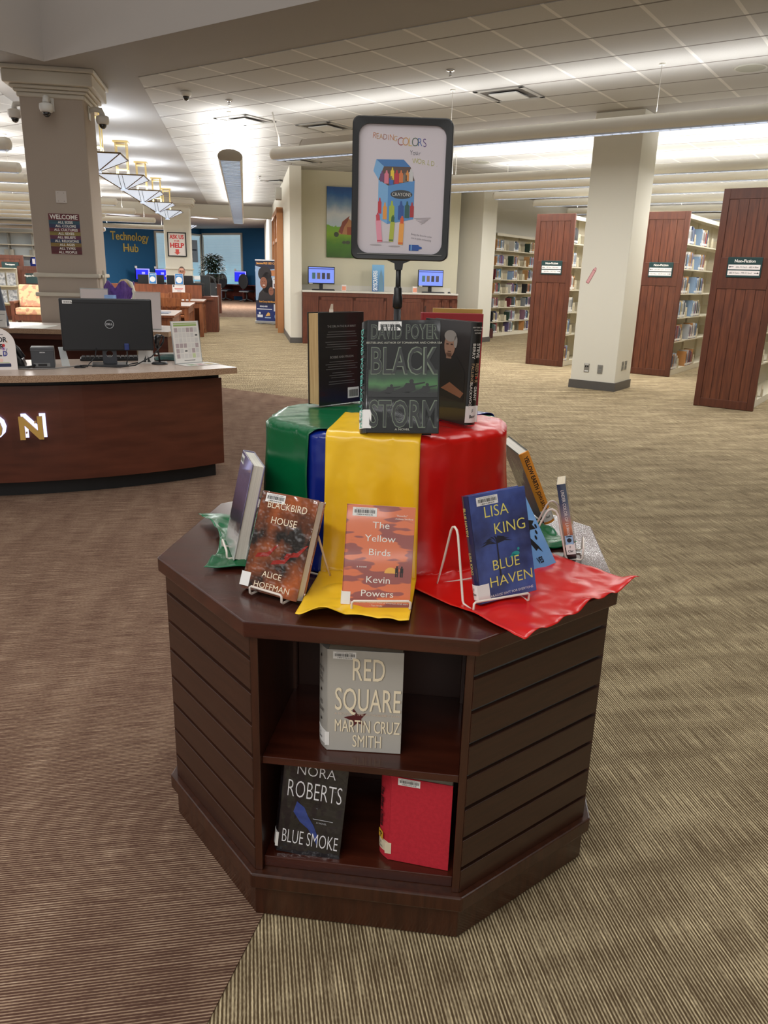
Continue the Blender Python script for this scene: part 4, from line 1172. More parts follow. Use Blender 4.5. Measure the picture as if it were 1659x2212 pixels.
# inverted pyramid chandeliers along the hall
brass = mat('polished_brass', (206, 180, 118), 0.3, metal=0.75)
shade_m = mat('frosted_glass_glow', (214, 226, 242), 0.4, emit=0.62, ecol=(214, 228, 250))
shade_edge = mat('dark_brass_edge', (110, 92, 62), 0.35, metal=0.6)
def chandelier(label, d):
    t = thing('chandelier', label, 'chandelier', M=at(*hk(-1.95, d), 0) @ rz(HALL), group='pyramid chandeliers along the hall')
    w, z1, z0 = 0.37, 2.83, 2.64
    def sh(m):
        s = 0.035
        v = [(-w, -w, z1), (w, -w, z1), (w, w, z1), (-w, w, z1), (-s, -s, z0), (s, -s, z0), (s, s, z0), (-s, s, z0)]
        m.add(v, [(0, 1, 5, 4), (1, 2, 6, 5), (2, 3, 7, 6), (3, 0, 4, 7), (4, 5, 6, 7)])
    child('glass_shade', t, sh, shade_m)
    def rim(m):
        r = 0.008
        for a_, b2 in (((-w, -w), (w, -w)), ((w, -w), (w, w)), ((w, w), (-w, w)), ((-w, w), (-w, -w))): m.tube([(*a_, z1), (*b2, z1)], r * 1.4, 6)
        for sx in (-1, 1):
            for sy in (-1, 1): m.tube([(sx * w, sy * w, z1), (sx * 0.035, sy * 0.035, z0)], r, 6)
        for y in (-1, 1):
            for x in (-0.03, 0.03): m.tube([(x, y * w, z1), (x, y * 0.037, z0)], r * 0.6, 5)
    child('rim', t, rim, shade_edge)
    child('finial', t, lambda m: m.box(-0.05, -0.05, z0 - 0.025, 0.05, 0.05, z0), shade_m)
    for sx in (-1, 1):
        for sy in (-1, 1):
            child('brass_rod', t, lambda m: m.box(sx * 0.085 - 0.008, sy * 0.085 - 0.008, z0 + 0.06, sx * 0.085 + 0.008, sy * 0.085 + 0.008, CEIL - 0.03), brass)
    child('rod_tie', t, lambda m: [m.box(-0.09, -0.09, z, 0.09, 0.09, z + 0.012) for z in (z1 + 0.1, CEIL - 0.07)], brass)
    child('ceiling_plate', t, lambda m: m.box(-0.12, -0.12, CEIL - 0.03, 0.12, 0.12, CEIL - 0.002), brass)
    lamp_area('chandelier_lamp', t, at(0, 0, z1 + 0.03) @ rx(PI), 0.5, 0.5, 26, col=(0.82, 0.9, 1.0))
for d, lab in ((11.9, 'pyramid chandelier nearest, half hidden by the moulded pillar'), (14.4, 'second pyramid chandelier along the hall, widest fully seen'), (16.96, 'third pyramid chandelier along the hall'), (19.7, 'fourth pyramid chandelier along the hall'), (22.1, 'fifth pyramid chandelier before the help sign pillar'), (28.6, 'farthest pyramid chandelier right of the help sign pillar')):
    chandelier(lab, d)

# unseen pendants in the raised opening, added to brighten the display
for i, (u, v, L, lab) in enumerate(((-3.3, -1.2, 4.0, 'linear pendant in the raised opening behind the viewer, left'), (0.2, -2.6, 4.0, 'linear pendant in the raised opening behind the viewer, right'), (-3.2, 2.6, 4.0, 'linear pendant in the raised opening above the display'))):
    pendant(lab, bw(u, v), bw(u + L, v), 3.25, 2.0, COFFER_W[i], r=0.08, wires=(0.1, 0.9), group='linear pendants in the raised opening', nl=1)
for i, (a_, d_) in enumerate(((-3.0, -6.5), (0.4, -6.8), (-1.5, -9.5))):  # unseen pendants, added for highlights on the glossy covers
    pendant(('linear pendant behind the viewer, left', 'linear pendant behind the viewer, right', 'linear pendant farther behind the viewer')[i], hk(a_, d_), hk(a_ + 2.9, d_), 2.95, 5.0, 16.0, r=0.09, wires=(0.1, 0.9), group='linear pendants behind the viewer', nl=1)
# acoustic trims, vents, sprinklers, speakers
vent_m = mat('vent_grey', (150, 148, 142), 0.5); vent_d = mat('vent_dark', (78, 74, 70), 0.6)
def vent(label, u, v, s=0.6):
    t = thing('ceiling_vent', label, 'vent', M=at(*bw(u, v), CEIL - 0.006) @ rz(BLD), group='square ceiling vents')
    h = s / 2
    child('frame', t, lambda m: [m.box(*q) for q in ((-h, -h, -0.012, h, -h + 0.05, 0), (-h, h - 0.05, -0.012, h, h, 0), (-h, -h, -0.012, -h + 0.05, h, 0), (h - 0.05, -h, -0.012, h, h, 0))], vent_m)
    child('recess', t, lambda m: m.box(-h + 0.05, -h + 0.05, -0.004, h - 0.05, h - 0.05, -0.001), vent_d)
    child('diffuser_plate', t, lambda m: m.box(-h + 0.13, -h + 0.13, -0.028, h - 0.13, h - 0.13, -0.018), mat('vent_plate', (196, 196, 192), 0.5))
    child('hanger', t, lambda m: [m.box(x, y, -0.02, x + 0.02, y + 0.02, -0.002) for x in (-h + 0.2, h - 0.22) for y in (-h + 0.2, h - 0.22)], vent_m)
def nearest_u(x, y):
    q = bl(x, y); return q[0], q[1]
vent('square vent in the ceiling right of the sign', *nearest_u(1.27, 9.62))
vent('square vent in the ceiling left of the sign above the pendant', *nearest_u(-0.98, 11.95))
vent('square vent beside the hall light trough', *bl(-1.75, 15.5))
vent('square vent above the hall light trough end', *bl(-2.05, 11.6))
vent('square vent far along the hall ceiling', *bl(-2.6, 18.9))
chrome = mat('chrome', (210, 210, 212), 0.15, metal=1.0)
def sprinkler(label, x, y):
    t = thing('sprinkler', label, 'sprinkler', (x, y, CEIL - 0.006), group='ceiling sprinklers')
    child('escutcheon', t, lambda m: m.lathe([(0.045, 0.0), (0.04, -0.012), (0.02, -0.018)], 16), chrome, smooth=True)
    child('head', t, lambda m: (m.lathe([(0.012, -0.018), (0.012, -0.04), (0.006, -0.05), (0.022, -0.052), (0.022, -0.055)], 12)), chrome, smooth=True)
for lab, x, y in (('chrome sprinkler in the tiles above the sign', 0.54, 8.65), ('chrome sprinkler beside the small dome camera', -2.02, 10.36), ('small sprinkler farther along the hall tiles', -1.8, 14.2), ('small sprinkler deep in the hall tiles', -2.9, 18.0), ('sprinkler over the stacks behind the pendants', 2.9, 15.8)):
    sprinkler(lab, x, y)
def speaker(label, x, y, r=0.13):
    t = thing('ceiling_speaker', label, 'speaker', (x, y, CEIL - 0.006), group='round ceiling speakers')
    child('grille', t, lambda m: m.lathe([(r, 0.0), (r, -0.008), (r * 0.9, -0.012), (0.0, -0.012)], 32), mat('speaker_grille', (150, 150, 138), 0.7))
    child('rim', t, lambda m: m.lathe([(r * 1.08, 0.0), (r * 1.06, -0.010), (r * 0.97, -0.010)], 32), mat('speaker_rim', (170, 168, 158), 0.5))
speaker('round ceiling speaker at the right edge', 3.36, 8.24, 0.14)
speaker('round ceiling speaker over the stacks', 1.55, 15.0, 0.16)
white_pl = mat('white_plastic', (222, 220, 214), 0.4)
lens_m = mat('camera_lens_dome', (18, 18, 20), 0.1, coat=1.0)
t = thing('dome_camera', 'small white dome camera on the ceiling tiles', 'security camera', (-2.44, 9.95, CEIL - 0.006))
child('housing', t, lambda m: m.lathe([(0.06, 0), (0.065, -0.015), (0.06, -0.045), (0.045, -0.055)], 20), white_pl, smooth=True)
child('lens', t, lambda m: m.lathe([(0.04, -0.052), (0.034, -0.08), (0.015, -0.098), (0.0, -0.10)], 18), lens_m, smooth=True)
# three cameras on the pillar
def wall_cam(label, x, y, z, rot):
    t = thing('bracket_camera', label, 'security camera', (x, y, z), rot, group='bracket cameras on the moulded pillar')
    child('wall_plate', t, lambda m: m.box(-0.055, -0.008, -0.06, 0.055, 0.0, 0.08), white_pl, bevel=0.004)
    child('arm', t, lambda m: m.tube([(0, -0.005, 0.035), (0, -0.06, 0.055), (0, -0.125, 0.05), (0, -0.14, 0.0)], [0.028, 0.028, 0.03, 0.034], 12), white_pl, smooth=True)
    child('housing', t, lambda m: m.lathe([(0.035, 0.0), (0.066, -0.012), (0.07, -0.035), (0.07, -0.06), (0.062, -0.085), (0.048, -0.092)], 20, cx=0, cy=-0.14), white_pl, smooth=True)
    child('lens', t, lambda m: m.lathe([(0.044, -0.088), (0.036, -0.118), (0.018, -0.135), (0.0, -0.138)], 18, cx=0, cy=-0.14), lens_m, smooth=True)
PMx = at(*hk(-1.985, 9.93), 0) @ rz(HALL)
def on_pillar(x, y, z): return PMx @ Vector((x, y, z))
q = on_pillar(-0.03, -0.326, 3.02); wall_cam('bracket dome camera in the middle of the pillar front', q.x, q.y, q.z, HALL)
q = on_pillar(0.326, -0.05, 3.0); wall_cam('bracket dome camera on the right side of the pillar', q.x, q.y, q.z, HALL + PI / 2)
q = on_pillar(-0.326, 0.0, 3.02); wall_cam('bracket dome camera on the left side of the pillar', q.x, q.y, q.z, HALL - PI / 2)

# ================================================================== ROUND SERVICE COUNTER ON THE LEFT
DC = (-3.075, 7.247)
mahog = mat('mahogany_laminate', (92, 46, 30), 0.34, c2=(76, 36, 22), scale=3, stretch=(1, 1, 6), coat=0.15)
blackm = mat('black_toe_kick', (22, 22, 23), 0.5)
lam_top = mat('speckled_counter_top', (198, 180, 166), 0.3, c2=(176, 154, 138), scale=220, lo=0.4, hi=0.6, detail=1)
lam_edge = mat('speckled_counter_edge', (178, 148, 120), 0.4, c2=(140, 108, 82), scale=260, lo=0.42, hi=0.58, detail=1)
def ring(m, r0, r1, a0, a1, z0, z1, n=48):
    P0 = [(r0 * math.cos(a0 + (a1 - a0) * i / n), r0 * math.sin(a0 + (a1 - a0) * i / n)) for i in range(n + 1)]
    P1 = [(r1 * math.cos(a0 + (a1 - a0) * i / n), r1 * math.sin(a0 + (a1 - a0) * i / n)) for i in range(n + 1)]
    v = [(*p, z0) for p in P0] + [(*p, z0) for p in P1] + [(*p, z1) for p in P0] + [(*p, z1) for p in P1]
    k = n + 1; f = []
    for i in range(n):
        f += [(i, i + 1, k + i + 1, k + i), (2 * k + i, 3 * k + i, 3 * k + i + 1, 2 * k + i + 1), (k + i, k + i + 1, 3 * k + i + 1, 3 * k + i), (i + 1, i, 2 * k + i, 2 * k + i + 1)]
    f += [(0, k, 3 * k, 2 * k), (n, 2 * k + n, 3 * k + n, k + n)]
    m.add(v, f)
dk = thing('information_counter', 'curved mahogany information counter with speckled top', 'counter', (*DC, 0))
A1_, A0_ = math.radians(-45.8), math.radians(-175)
child('toe_kick', dk, lambda m: ring(m, 2.2, 2.727, A0_, A1_ - 0.012, 0.003, 0.10), blackm)
child('front_panel', dk, lambda m: ring(m, 2.72, 2.79, A0_, A1_, 0.10, 0.692), mahog)
child('shadow_reveal', dk, lambda m: ring(m, 2.66, 2.755, A0_, A1_, 0.692, 0.724), blackm)
child('end_panel', dk, lambda m: ring(m, 2.1, 2.72, A1_ - 0.012, A1_, 0.10, 0.724, 2), mahog)
child('countertop', dk, lambda m: ring(m, 2.0, 2.868, A0_, A1_ + 0.026, 0.764, 0.7645), lam_top)
child('countertop_edge', dk, lambda m: ring(m, 2.0, 2.870, A0_, A1_ + 0.0265, 0.724, 0.7639), lam_edge)
CT = 0.7648
# gold letters with a halo of light behind them
gold = mat('gold_letter', (206, 164, 84), 0.5, metal=0.15)
halo = mat('halo_led', (196, 202, 255), 0.5, emit=1.6)
for ch, ang, in (('O', -1.2835 - 0.047 + 0.012), ('N', -1.2395 + 0.002)):
    M_ = at(*DC, 0) @ rz(ang + PI / 2) @ at(0, -2.835, 0.384) @ FRONT
    t = thing('raised_letter', 'gold raised letter %s with a blue white halo on the counter front' % ch, 'letter', M=M_, group=None)
    child('letter_face', t, lambda m: m.write(ch, 0, 0, 0.132, sx=1.0, bold=0.03, depth=0.022), gold)
    child('halo_light', t, lambda m: m.write(ch, 0.014, 0.008, 0.132, sx=1.0, bold=0.045, depth=0.010, z=-0.034), halo)
    child('standoff', t, lambda m: (m.box(-0.03, 0.03, -0.046, -0.022, 0.038, 0.004), m.box(0.022, 0.09, -0.046, 0.03, 0.098, 0.004)), gold)

# back counter behind it
bc = thing('back_counter', 'straight back counter with pale speckled top in front of the pillar', 'counter', (-2.28, 8.12, 0), math.radians(3.5))
child('countertop', bc, lambda m: m.box(-3.2, 0, 0.764, 0, 0.94, 0.7645), mat('grey_counter_top', (206, 196, 186), 0.25))
child('countertop_edge', bc, lambda m: m.box(-3.2, -0.001, 0.716, 0.001, 0.94, 0.764), lam_edge)
child('cabinet', bc, lambda m: (m.box(-3.2, 0.45, 0.10, -0.45, 0.92, 0.716), m.box(-0.2, 0.04, 0.1, -0.02, 0.92, 0.716)), mahog)
child('apron', bc, lambda m: m.box(-3.2, 0.03, 0.66, -0.2, 0.055, 0.716), mahog)
child('toe_kick', bc, lambda m: m.box(-3.2, 0.5, 0.003, -0.04, 0.9, 0.10), blackm)

# ---- things on the front counter
scr_black = mat('monitor_black', (26, 27, 30), 0.38)
mt = thing('computer_monitor', 'large black monitor seen from behind on the curved counter', 'monitor', (-1.84, 5.14, CT), math.radians(19.8))
# local: -Y faces the camera
child('base', mt, lambda m: m.box(-0.115, -0.07, 0.0, 0.115, 0.12, 0.012), scr_black, bevel=0.004)
def neck(m):
    n = 20
    m.M = at(0, 0.03, 0) @ FRONT
    outer = [(-0.045, 0.012), (0.045, 0.012), (0.042, 0.20), (-0.042, 0.20)]
    hole = [(0.021 * math.cos(2 * PI * i / n), 0.075 + 0.021 * math.sin(2 * PI * i / n)) for i in range(n)]
    # plate with a round hole: bridge outer rim to the hole in quadrants
    pts = []
    for i in range(n):
        a = 2 * PI * i / n; c, s = math.cos(a), math.sin(a)
        k = min(0.044 / abs(c) if abs(c) > 1e-6 else 9, (0.125 if s > 0 else 0.063) / abs(s) if abs(s) > 1e-6 else 9)
        pts.append((c * k, 0.075 + s * k))
    for z0, z1 in ((0.0, 0.018),):
        v = [(*p, z1) for p in hole] + [(*p, z1) for p in pts] + [(*p, z0) for p in hole] + [(*p, z0) for p in pts]
        f = []
        for i in range(n):
            j = (i + 1) % n
            f += [(i, n + i, n + j, j), (2 * n + i, 2 * n + j, 3 * n + j, 3 * n + i), (i, j, 2 * n + j, 2 * n + i), (n + j, n + i, 3 * n + i, 3 * n + j)]
        m.add(v, f)
child('stand_neck', mt, neck, mat('monitor_stand_grey', (52, 54, 60), 0.35))
hs = child('back_shell', mt, lambda m: m.box(-0.283, -0.012, 0.098, 0.283, 0.028, 0.428), scr_black, bevel=0.008)
child('screen', mt, lambda m: m.box(-0.275, 0.028, 0.106, 0.275, 0.031, 0.42), mat('screen_glass', (20, 30, 50), 0.1))
child('vent_slot', mt, lambda m: m.box(-0.21, -0.0135, 0.398, 0.21, -0.011, 0.402), mat('slot_black', (10, 10, 11), 0.6))
def ringm(m):
    m.M = at(0.012, -0.0135, 0.268) @ FRONT
    m.tube([(0.026 * math.cos(2 * PI * i / 28), 0.026 * math.sin(2 * PI * i / 28), 0) for i in range(28)], 0.002, 6, closed=True)
logo = child('emblem_ring', mt, ringm, mat('silver_emblem', (196, 198, 202), 0.3, metal=0.6))
child('lettering', logo, lambda m: (setattr(m, 'M', at(0.012, -0.0132, 0.268) @ FRONT), m.write('DELL', 0, -0.006, 0.012, sx=1.05, bold=0.03)), mat('silver_emblem', (196, 198, 202)))
st = child('asset_sticker', mt, lambda m: m.box(-0.262, -0.0135, 0.395, -0.204, -0.0115, 0.416), sticker_m)
child('bars', st, lambda m: (setattr(m, 'M', at(-0.256, -0.0140, 0.40) @ FRONT), [m.rect(i * 0.004, 0, i * 0.004 + (0.0024 if i % 3 else 0.001), 0.009) for i in range(12)]), bar_m)
cable_m = mat('black_cable', (24, 24, 26), 0.5)
bm = mat('blue_plug', (36, 52, 110), 0.4)
child('video_plug', mt, lambda m: m.box(0.095, -0.028, 0.102, 0.125, -0.010, 0.145), bm, bevel=0.004)
child('cable', mt, lambda m: m.tube([(0.11, -0.02, 0.105), (0.11, -0.04, 0.05), (0.10, -0.03, 0.006), (0.14, 0.06, 0.005), (0.2, 0.15, 0.005)], 0.004, 7), cable_m, smooth=True)
child('cable', mt, lambda m: m.tube([(-0.08, -0.02, 0.115), (-0.09, -0.04, 0.06), (-0.13, -0.05, 0.02), (-0.14, -0.08, 0.004), (-0.19, -0.06, 0.003)], 0.0035, 7), cable_m, smooth=True)
c_ = obj('cable_grommet', MB().lathe([(0.035, 0), (0.034, 0.008), (0.02, 0.012)], 18), blackm); c_.location = (-1.985, 4.99, CT); tag(c_, 'black cable grommet in the counter left of the monitor base', 'grommet')
def cable(label, pts, r=0.004, m=cable_m):
    tag(obj('cable', MB().tube(pts, r, 7), m, smooth=True), label, 'cable')
cable('grey cable lying on the counter from the receipt printer to the grommet', [(-2.33, 4.82, CT + .006), (-2.22, 4.80, CT + .006), (-2.10, 4.86, CT + .006), (-2.03, 4.95, CT + .008), (-1.99, 4.985, CT + .014)], 0.004, mat('grey_cable', (120, 118, 116), 0.5))
cable('black cable looping from the grommet to the barcode scanner', [(-1.98, 4.98, CT + .014), (-1.93, 4.95, CT + .02), (-1.85, 4.99, CT + .010), (-1.74, 5.02, CT + .006), (-1.66, 5.09, CT + .012), (-1.58, 5.20, CT + .06), (-1.535, 5.265, CT + .125)], 0.004)

# keyboard behind the monitor
kb = thing('keyboard', 'black keyboard lying behind the monitor stand', 'keyboard', (-1.93, 5.48, CT), math.radians(20))
child('case', kb, lambda m: m.box(-0.225, -0.07, 0, 0.225, 0.07, 0.018), scr_black, bevel=0.004)
child('keys', kb, lambda m: [m.box(-0.215 + i * 0.0287, -0.06 + j * 0.025, 0.018, -0.191 + i * 0.0287, -0.040 + j * 0.025, 0.026) for i in range(15) for j in range(5)], mat('key_black', (38, 38, 40), 0.5))['kind'] = 'stuff'

# receipt printer
ep = thing('receipt_printer', 'dark grey receipt printer between the phone and the monitor', 'printer', (-2.215, 4.99, CT), math.radians(21))
def body(m):
    m.M = rz(0)
    P_ = [(-0.075, 0.0), (0.075, 0.0), (0.075, 0.105), (0.045, 0.128), (-0.075, 0.128)]
    v = [(-0.068, y, z) for y, z in P_] + [(0.068, y, z) for y, z in P_]
    n = len(P_)
    m.add(v, [tuple(range(n))[::-1], tuple(range(n, 2 * n))] + [(i, (i + 1) % n, n + (i + 1) % n, n + i) for i in range(n)])
eb = child('housing', ep, body, mat('printer_grey', (62, 64, 68), 0.4), bevel=0.004)
child('cover_ridge', ep, lambda m: (m.box(-0.069, -0.078, 0.117, 0.069, -0.07, 0.121), m.box(-0.069, -0.078, 0.109, 0.069, -0.072, 0.112)), mat('printer_ridge', (96, 98, 102), 0.4))
child('port', ep, lambda m: m.box(-0.03, -0.077, 0.012, 0.022, -0.074, 0.026), blackm)
child('port_rim', ep, lambda m: (m.box(-0.055, -0.0755, 0.008, 0.04, -0.0745, 0.030)), mat('printer_rim', (110, 112, 112), 0.4))
child('lettering', ep, lambda m: (setattr(m, 'M', at(0.0, -0.0765, 0.093) @ FRONT), m.write('EPSON', 0, 0, 0.0065, sx=1.1, bold=0.03)), (mat('printer_white_ink', (214, 214, 216), 0.5)))
# phone handset / headset base
ph = thing('desk_phone', 'black desk phone beside the arched sign', 'phone', (-2.40, 4.93, CT), math.radians(20))
def phb(m):
    P_ = [(-0.06, 0.0), (0.09, 0.0), (0.075, 0.05), (0.03, 0.11), (-0.01, 0.145), (-0.06, 0.15)]
    v = [(x, -0.07, z) for x, z in P_] + [(x, 0.09, z) for x, z in P_]; n = 6
    m.add(v, [tuple(range(n)), tuple(range(n, 2 * n))[::-1]] + [((i + 1) % n, i, n + i, n + (i + 1) % n) for i in range(n)])
child('body', ph, phb, mat('phone_black', (24, 24, 26), 0.3, coat=0.3), bevel=0.012)
child('handset', ph, lambda m: m.tube([(-0.06, -0.03, 0.155), (0.0, -0.03, 0.165), (0.05, -0.03, 0.115), (0.075, -0.03, 0.06)], [0.02, 0.017, 0.015, 0.02], 10), mat('phone_handset', (44, 45, 48), 0.3, coat=0.3), smooth=True)
child('cord', ph, lambda m: m.tube([(0.05, -0.09, 0.02), (0.03, -0.12, 0.012), (0.09, -0.14, 0.010), (0.13, -0.11, 0.012), (0.15, -0.07, 0.02)], 0.008, 8), cable_m, smooth=True)
# arched sign board
asg = thing('arched_sign', 'white arch topped sign with colourful lettering at the left edge of the counter', 'sign', (-2.405, 4.755, CT), math.radians(24))
W2, HH = 0.118, 0.258
def arch(m):
    m.M = FRONT
    m.prism([(-W2, 0), (W2, 0), (W2, HH - W2 * 0.9)] + [(W2 * math.cos(a), HH - W2 * 0.9 + W2 * 0.9 * math.sin(a)) for a in [PI * i / 18 for i in range(1, 18)]] + [(-W2, HH - W2 * 0.9)], -0.004, 0.0)
ab = child('board', asg, arch, mat('sign_white', (236, 228, 224), 0.4))
child('foot', asg, lambda m: m.box(-W2, -0.001, 0, W2, 0.07, 0.003), mat('sign_white', (236, 228, 224)))
def asd(name, fn, c, z=0.0006):
    m = Rec(); m.M = at(0, -z, 0) @ FRONT; fn(m); objs(name, m, ink(c), ab)
asd('lettering', lambda m: (m.write('COLOR', 0.010, 0.168, 0.030, sx=0.86, bold=0.03), m.write('YOUR', 0.004, 0.126, 0.030, sx=0.86, bold=0.03)), (36, 36, 48))
for i, (ch, c) in enumerate(zip('WORLD', ((60, 100, 190), (40, 52, 100), (200, 60, 70), (36, 36, 48), (70, 70, 150)))):
    asd('lettering', lambda m: m.write(ch, -0.052 + i * 0.027, 0.084, 0.030, sx=0.84, bold=0.03), c)
for x, y, r_, c in ((0.016, 0.224, .009, (214, 60, 80)), (0.052, 0.148, .009, (206, 50, 56)), (-0.04, 0.222, .008, (150, 190, 80)), (0.05, 0.128, .010, (190, 150, 200)), (0.072, 0.17, .006, (240, 200, 170)), (-0.02, 0.065, .010, (110, 190, 180)), (0.03, 0.058, .012, (244, 206, 196))):
    asd('ornament', lambda m: m.disc(x, y, r_, 0, 14), c)
for x0, y0, x1, y1, c in ((-0.02, 0.04, 0.0, 0.075, (40, 150, 110)), (0.02, 0.04, 0.0, 0.07, (60, 160, 120)), (0.07, 0.13, 0.055, 0.09, (90, 96, 140)), (-0.01, 0.20, -0.004, 0.23, (40, 60, 50)), (-0.06, 0.163, 0.03, 0.163, (240, 190, 200)), (-0.06, 0.121, 0.03, 0.121, (220, 150, 140)), (0.04, 0.213, 0.056, 0.213, (60, 60, 80))):
    asd('ornament', lambda m: m.tube([(x0, y0, 0), (x1, y1, 0)], 0.0016, 5), c)
asd('lower_band', lambda m: m.ngon([(-W2 * 0.95, 0.018, 0), (0.08, 0.018, 0), (0.083, 0.021, 0), (0.083, 0.036, 0), (0.08, 0.039, 0), (-W2 * 0.95, 0.039, 0)]), (40, 46, 84))
asd('lower_line', lambda m: m.rect(-W2 * 0.95, 0.043, 0.075, 0.046), (176, 200, 120))
# barcode scanner on its stand
sc_ = thing('barcode_scanner', 'black barcode scanner on a bent stand right of the monitor', 'scanner', (-1.560, 5.305, CT), math.radians(15))
child('base', sc_, lambda m: m.lathe([(0.055, 0), (0.055, 0.006), (0.045, 0.014), (0.012, 0.018)], 24), scr_black, smooth=True)
child('stem', sc_, lambda m: m.tube([(0, 0, 0.015), (-0.003, 0, 0.06), (-0.01, 0, 0.10), (-0.012, 0, 0.13)], 0.006, 8), scr_black, smooth=True)
child('head', sc_, lambda m: m.tube([(-0.01, 0, 0.11), (-0.012, -0.005, 0.15), (-0.004, -0.01, 0.18), (0.0, -0.012, 0.198)], [0.014, 0.017, 0.024, 0.016], 12), mat('scanner_black', (26, 26, 28), 0.25, coat=0.5), smooth=True)
child('trigger', sc_, lambda m: m.tube([(0.015, -0.012, 0.195), (0.035, -0.012, 0.185), (0.03, -0.01, 0.15), (0.01, -0.004, 0.12)], 0.006, 8), scr_black, smooth=True)
# flyer in an acrylic holder
fl = thing('flyer_holder', 'acrylic holder with a calendar flyer at the right end of the counter', 'sign holder', M=at(-1.450, 5.300, CT + 0.002) @ rz(math.radians(50)) @ rx(-0.12))
child('holder', fl, lambda m: (m.box(-0.003, 0.003, 0, 0.225, 0.006, 0.285), m.box(-0.003, -0.004, 0.0, 0.225, 0.05, 0.003)), mat('clear_acrylic', (226, 232, 232), 0.1, trans=0.6))
fs = child('sheet', fl, lambda m: m.box(0.004, 0.0, 0.004, 0.218, 0.0025, 0.283), mat('flyer_white', (226, 222, 216), 0.5))
def fd(name, fn, c):
    m = MB(); m.M = at(0.004, -0.0006, 0.004) @ FRONT; fn(m); obj(name, m, ink(c), fs)
fd('header', lambda m: (m.rect(0.012, 0.247, 0.20, 0.258), m.rect(0.012, 0.262, 0.20, 0.268)), (150, 176, 100))
q = random.Random(11)
cells = {}
for i in range(6):
    for j in range(6):
        c = q.choice([(212, 208, 204), (206, 203, 200), (212, 208, 204), (216, 212, 208), (206, 203, 200), (196, 206, 160), (84, 84, 84), (176, 160, 162)])
        cells.setdefault(c, []).append((i, j))
for c, L in cells.items():
    fd('calendar_cell', lambda m: [m.rect(0.014 + i * 0.032 + (0.006 if c[0] < 100 else 0), 0.032 + j * 0.035 + (0.008 if c[0] < 100 else 0), 0.014 + i * 0.032 + 0.026, 0.032 + j * 0.035 + (0.018 if c[0] < 100 else 0.029)) for i, j in L], c)
fd('footer_line', lambda m: m.rect(0.07, 0.014, 0.16, 0.018), (90, 88, 88))
# loose papers under it
pp = thing('paper_sheet', 'white sheet with small colour pictures lying at the counter corner', 'paper', (-1.33, 5.33, CT + 0.001), math.radians(48))
child('sheet', pp, lambda m: m.box(-0.10, -0.07, 0, 0.16, 0.08, 0.0012), mat('flyer_white', (226, 222, 216)))
for x, c in ((-0.06, (150, 170, 140)), (0.01, (180, 130, 130)), (0.08, (190, 170, 120))):
    child('picture', pp, lambda m: m.box(x, -0.05, 0.0012, x + 0.05, 0.01, 0.0018), ink(c))
# tent card, folder, clear stand
tc_ = thing('tent_card', 'small white tent card with black triangles behind the monitor', 'card', (-1.66, 5.33, CT), math.radians(18))
child('card', tc_, lambda m: m.add([(-0.055, -0.02, 0), (0.055, -0.02, 0), (0.048, 0, 0.085), (-0.048, 0, 0.085), (-0.055, 0.02, 0), (0.055, 0.02, 0)], [(0, 1, 2, 3), (3, 2, 5, 4)]), mat('flyer_white', (226, 222, 216)))
child('triangles', tc_, lambda m: m.add([(-0.02, -0.0185, 0.01), (0.0, -0.0185, 0.01), (-0.002, -0.008, 0.055), (0.008, -0.0185, 0.01), (0.03, -0.0185, 0.01), (0.012, -0.009, 0.05)], [(0, 1, 2), (3, 4, 5)]), blackm)
fo = thing('folded_bag', 'dark green folded bag with white piping behind the flyer', 'bag', (-1.52, 5.62, CT), math.radians(25))
child('body', fo, lambda m: m.grid(lambda a, b2: (-0.17 + 0.34 * a, -0.10 + 0.22 * b2, 0.006 + 0.035 * math.sin(PI * a) ** .5 * math.sin(PI * b2) ** .5 + 0.006 * math.sin(9 * a + 5 * b2)), 20, 14), mat('bag_green', (34, 76, 70), 0.6, c2=(20, 56, 54), scale=20), smooth=True)
child('piping', fo, lambda m: [m.tube([(-0.16 + 0.32 * k / 10, -0.05 + o_ + 0.02 * math.sin(k * .6), 0.043) for k in range(11)], 0.004, 5) for o_ in (0.0, 0.06)], mat('flyer_white', (226, 222, 216)))
cl = thing('clear_card_stand', 'clear plastic card stand between the printer and the monitor', 'card stand', (-2.085, 5.03, CT), math.radians(20))
child('panel', cl, lambda m: m.add([(-0.03, 0.02, 0), (0.02, 0.02, 0), (-0.005, 0.045, 0.12), (-0.045, 0.045, 0.12), (-0.03, 0.024, 0), (0.02, 0.024, 0), (-0.005, 0.049, 0.12), (-0.045, 0.049, 0.12)], [(0, 1, 2, 3), (7, 6, 5, 4), (0, 4, 5, 1), (2, 6, 7, 3), (1, 5, 6, 2), (0, 3, 7, 4)]), mat('clear_acrylic', (226, 232, 232)))

# ---- things on the back counter (its frame: x to the right, y away)
BM = at(-2.28, 8.12, 0.7645) @ rz(math.radians(3.5))
paper_p = mat('pale_pink_paper', (220, 208, 206), 0.5)
def holder(label, x, y, w, h, tilt=0.08):
    t = thing('sign_holder', label, 'sign holder', M=BM @ at(x, y, 0.003) @ rx(-tilt))
    child('sheet', t, lambda m: m.box(-w / 2 + .006, 0, 0.004, w / 2 - .006, 0.002, h - 0.012), paper_p)
    child('acrylic', t, lambda m: (m.box(-w / 2, 0.0025, 0, w / 2, 0.005, h), m.box(-w / 2, -0.02, -0.002, w / 2, 0.05, 0.001)), mat('clear_acrylic', (226, 232, 232)))
    return t
holder('clear sign holder with a blank pink sheet right of the monitor', -0.27, 0.30, 0.27, 0.385)
holder('clear sign holder half hidden behind the left of the monitor', -0.90, 0.55, 0.30, 0.40)
t = thing('card_box', 'low white box with printed front behind the monitor top', 'box', M=BM @ at(-0.58, 0.35, 0))
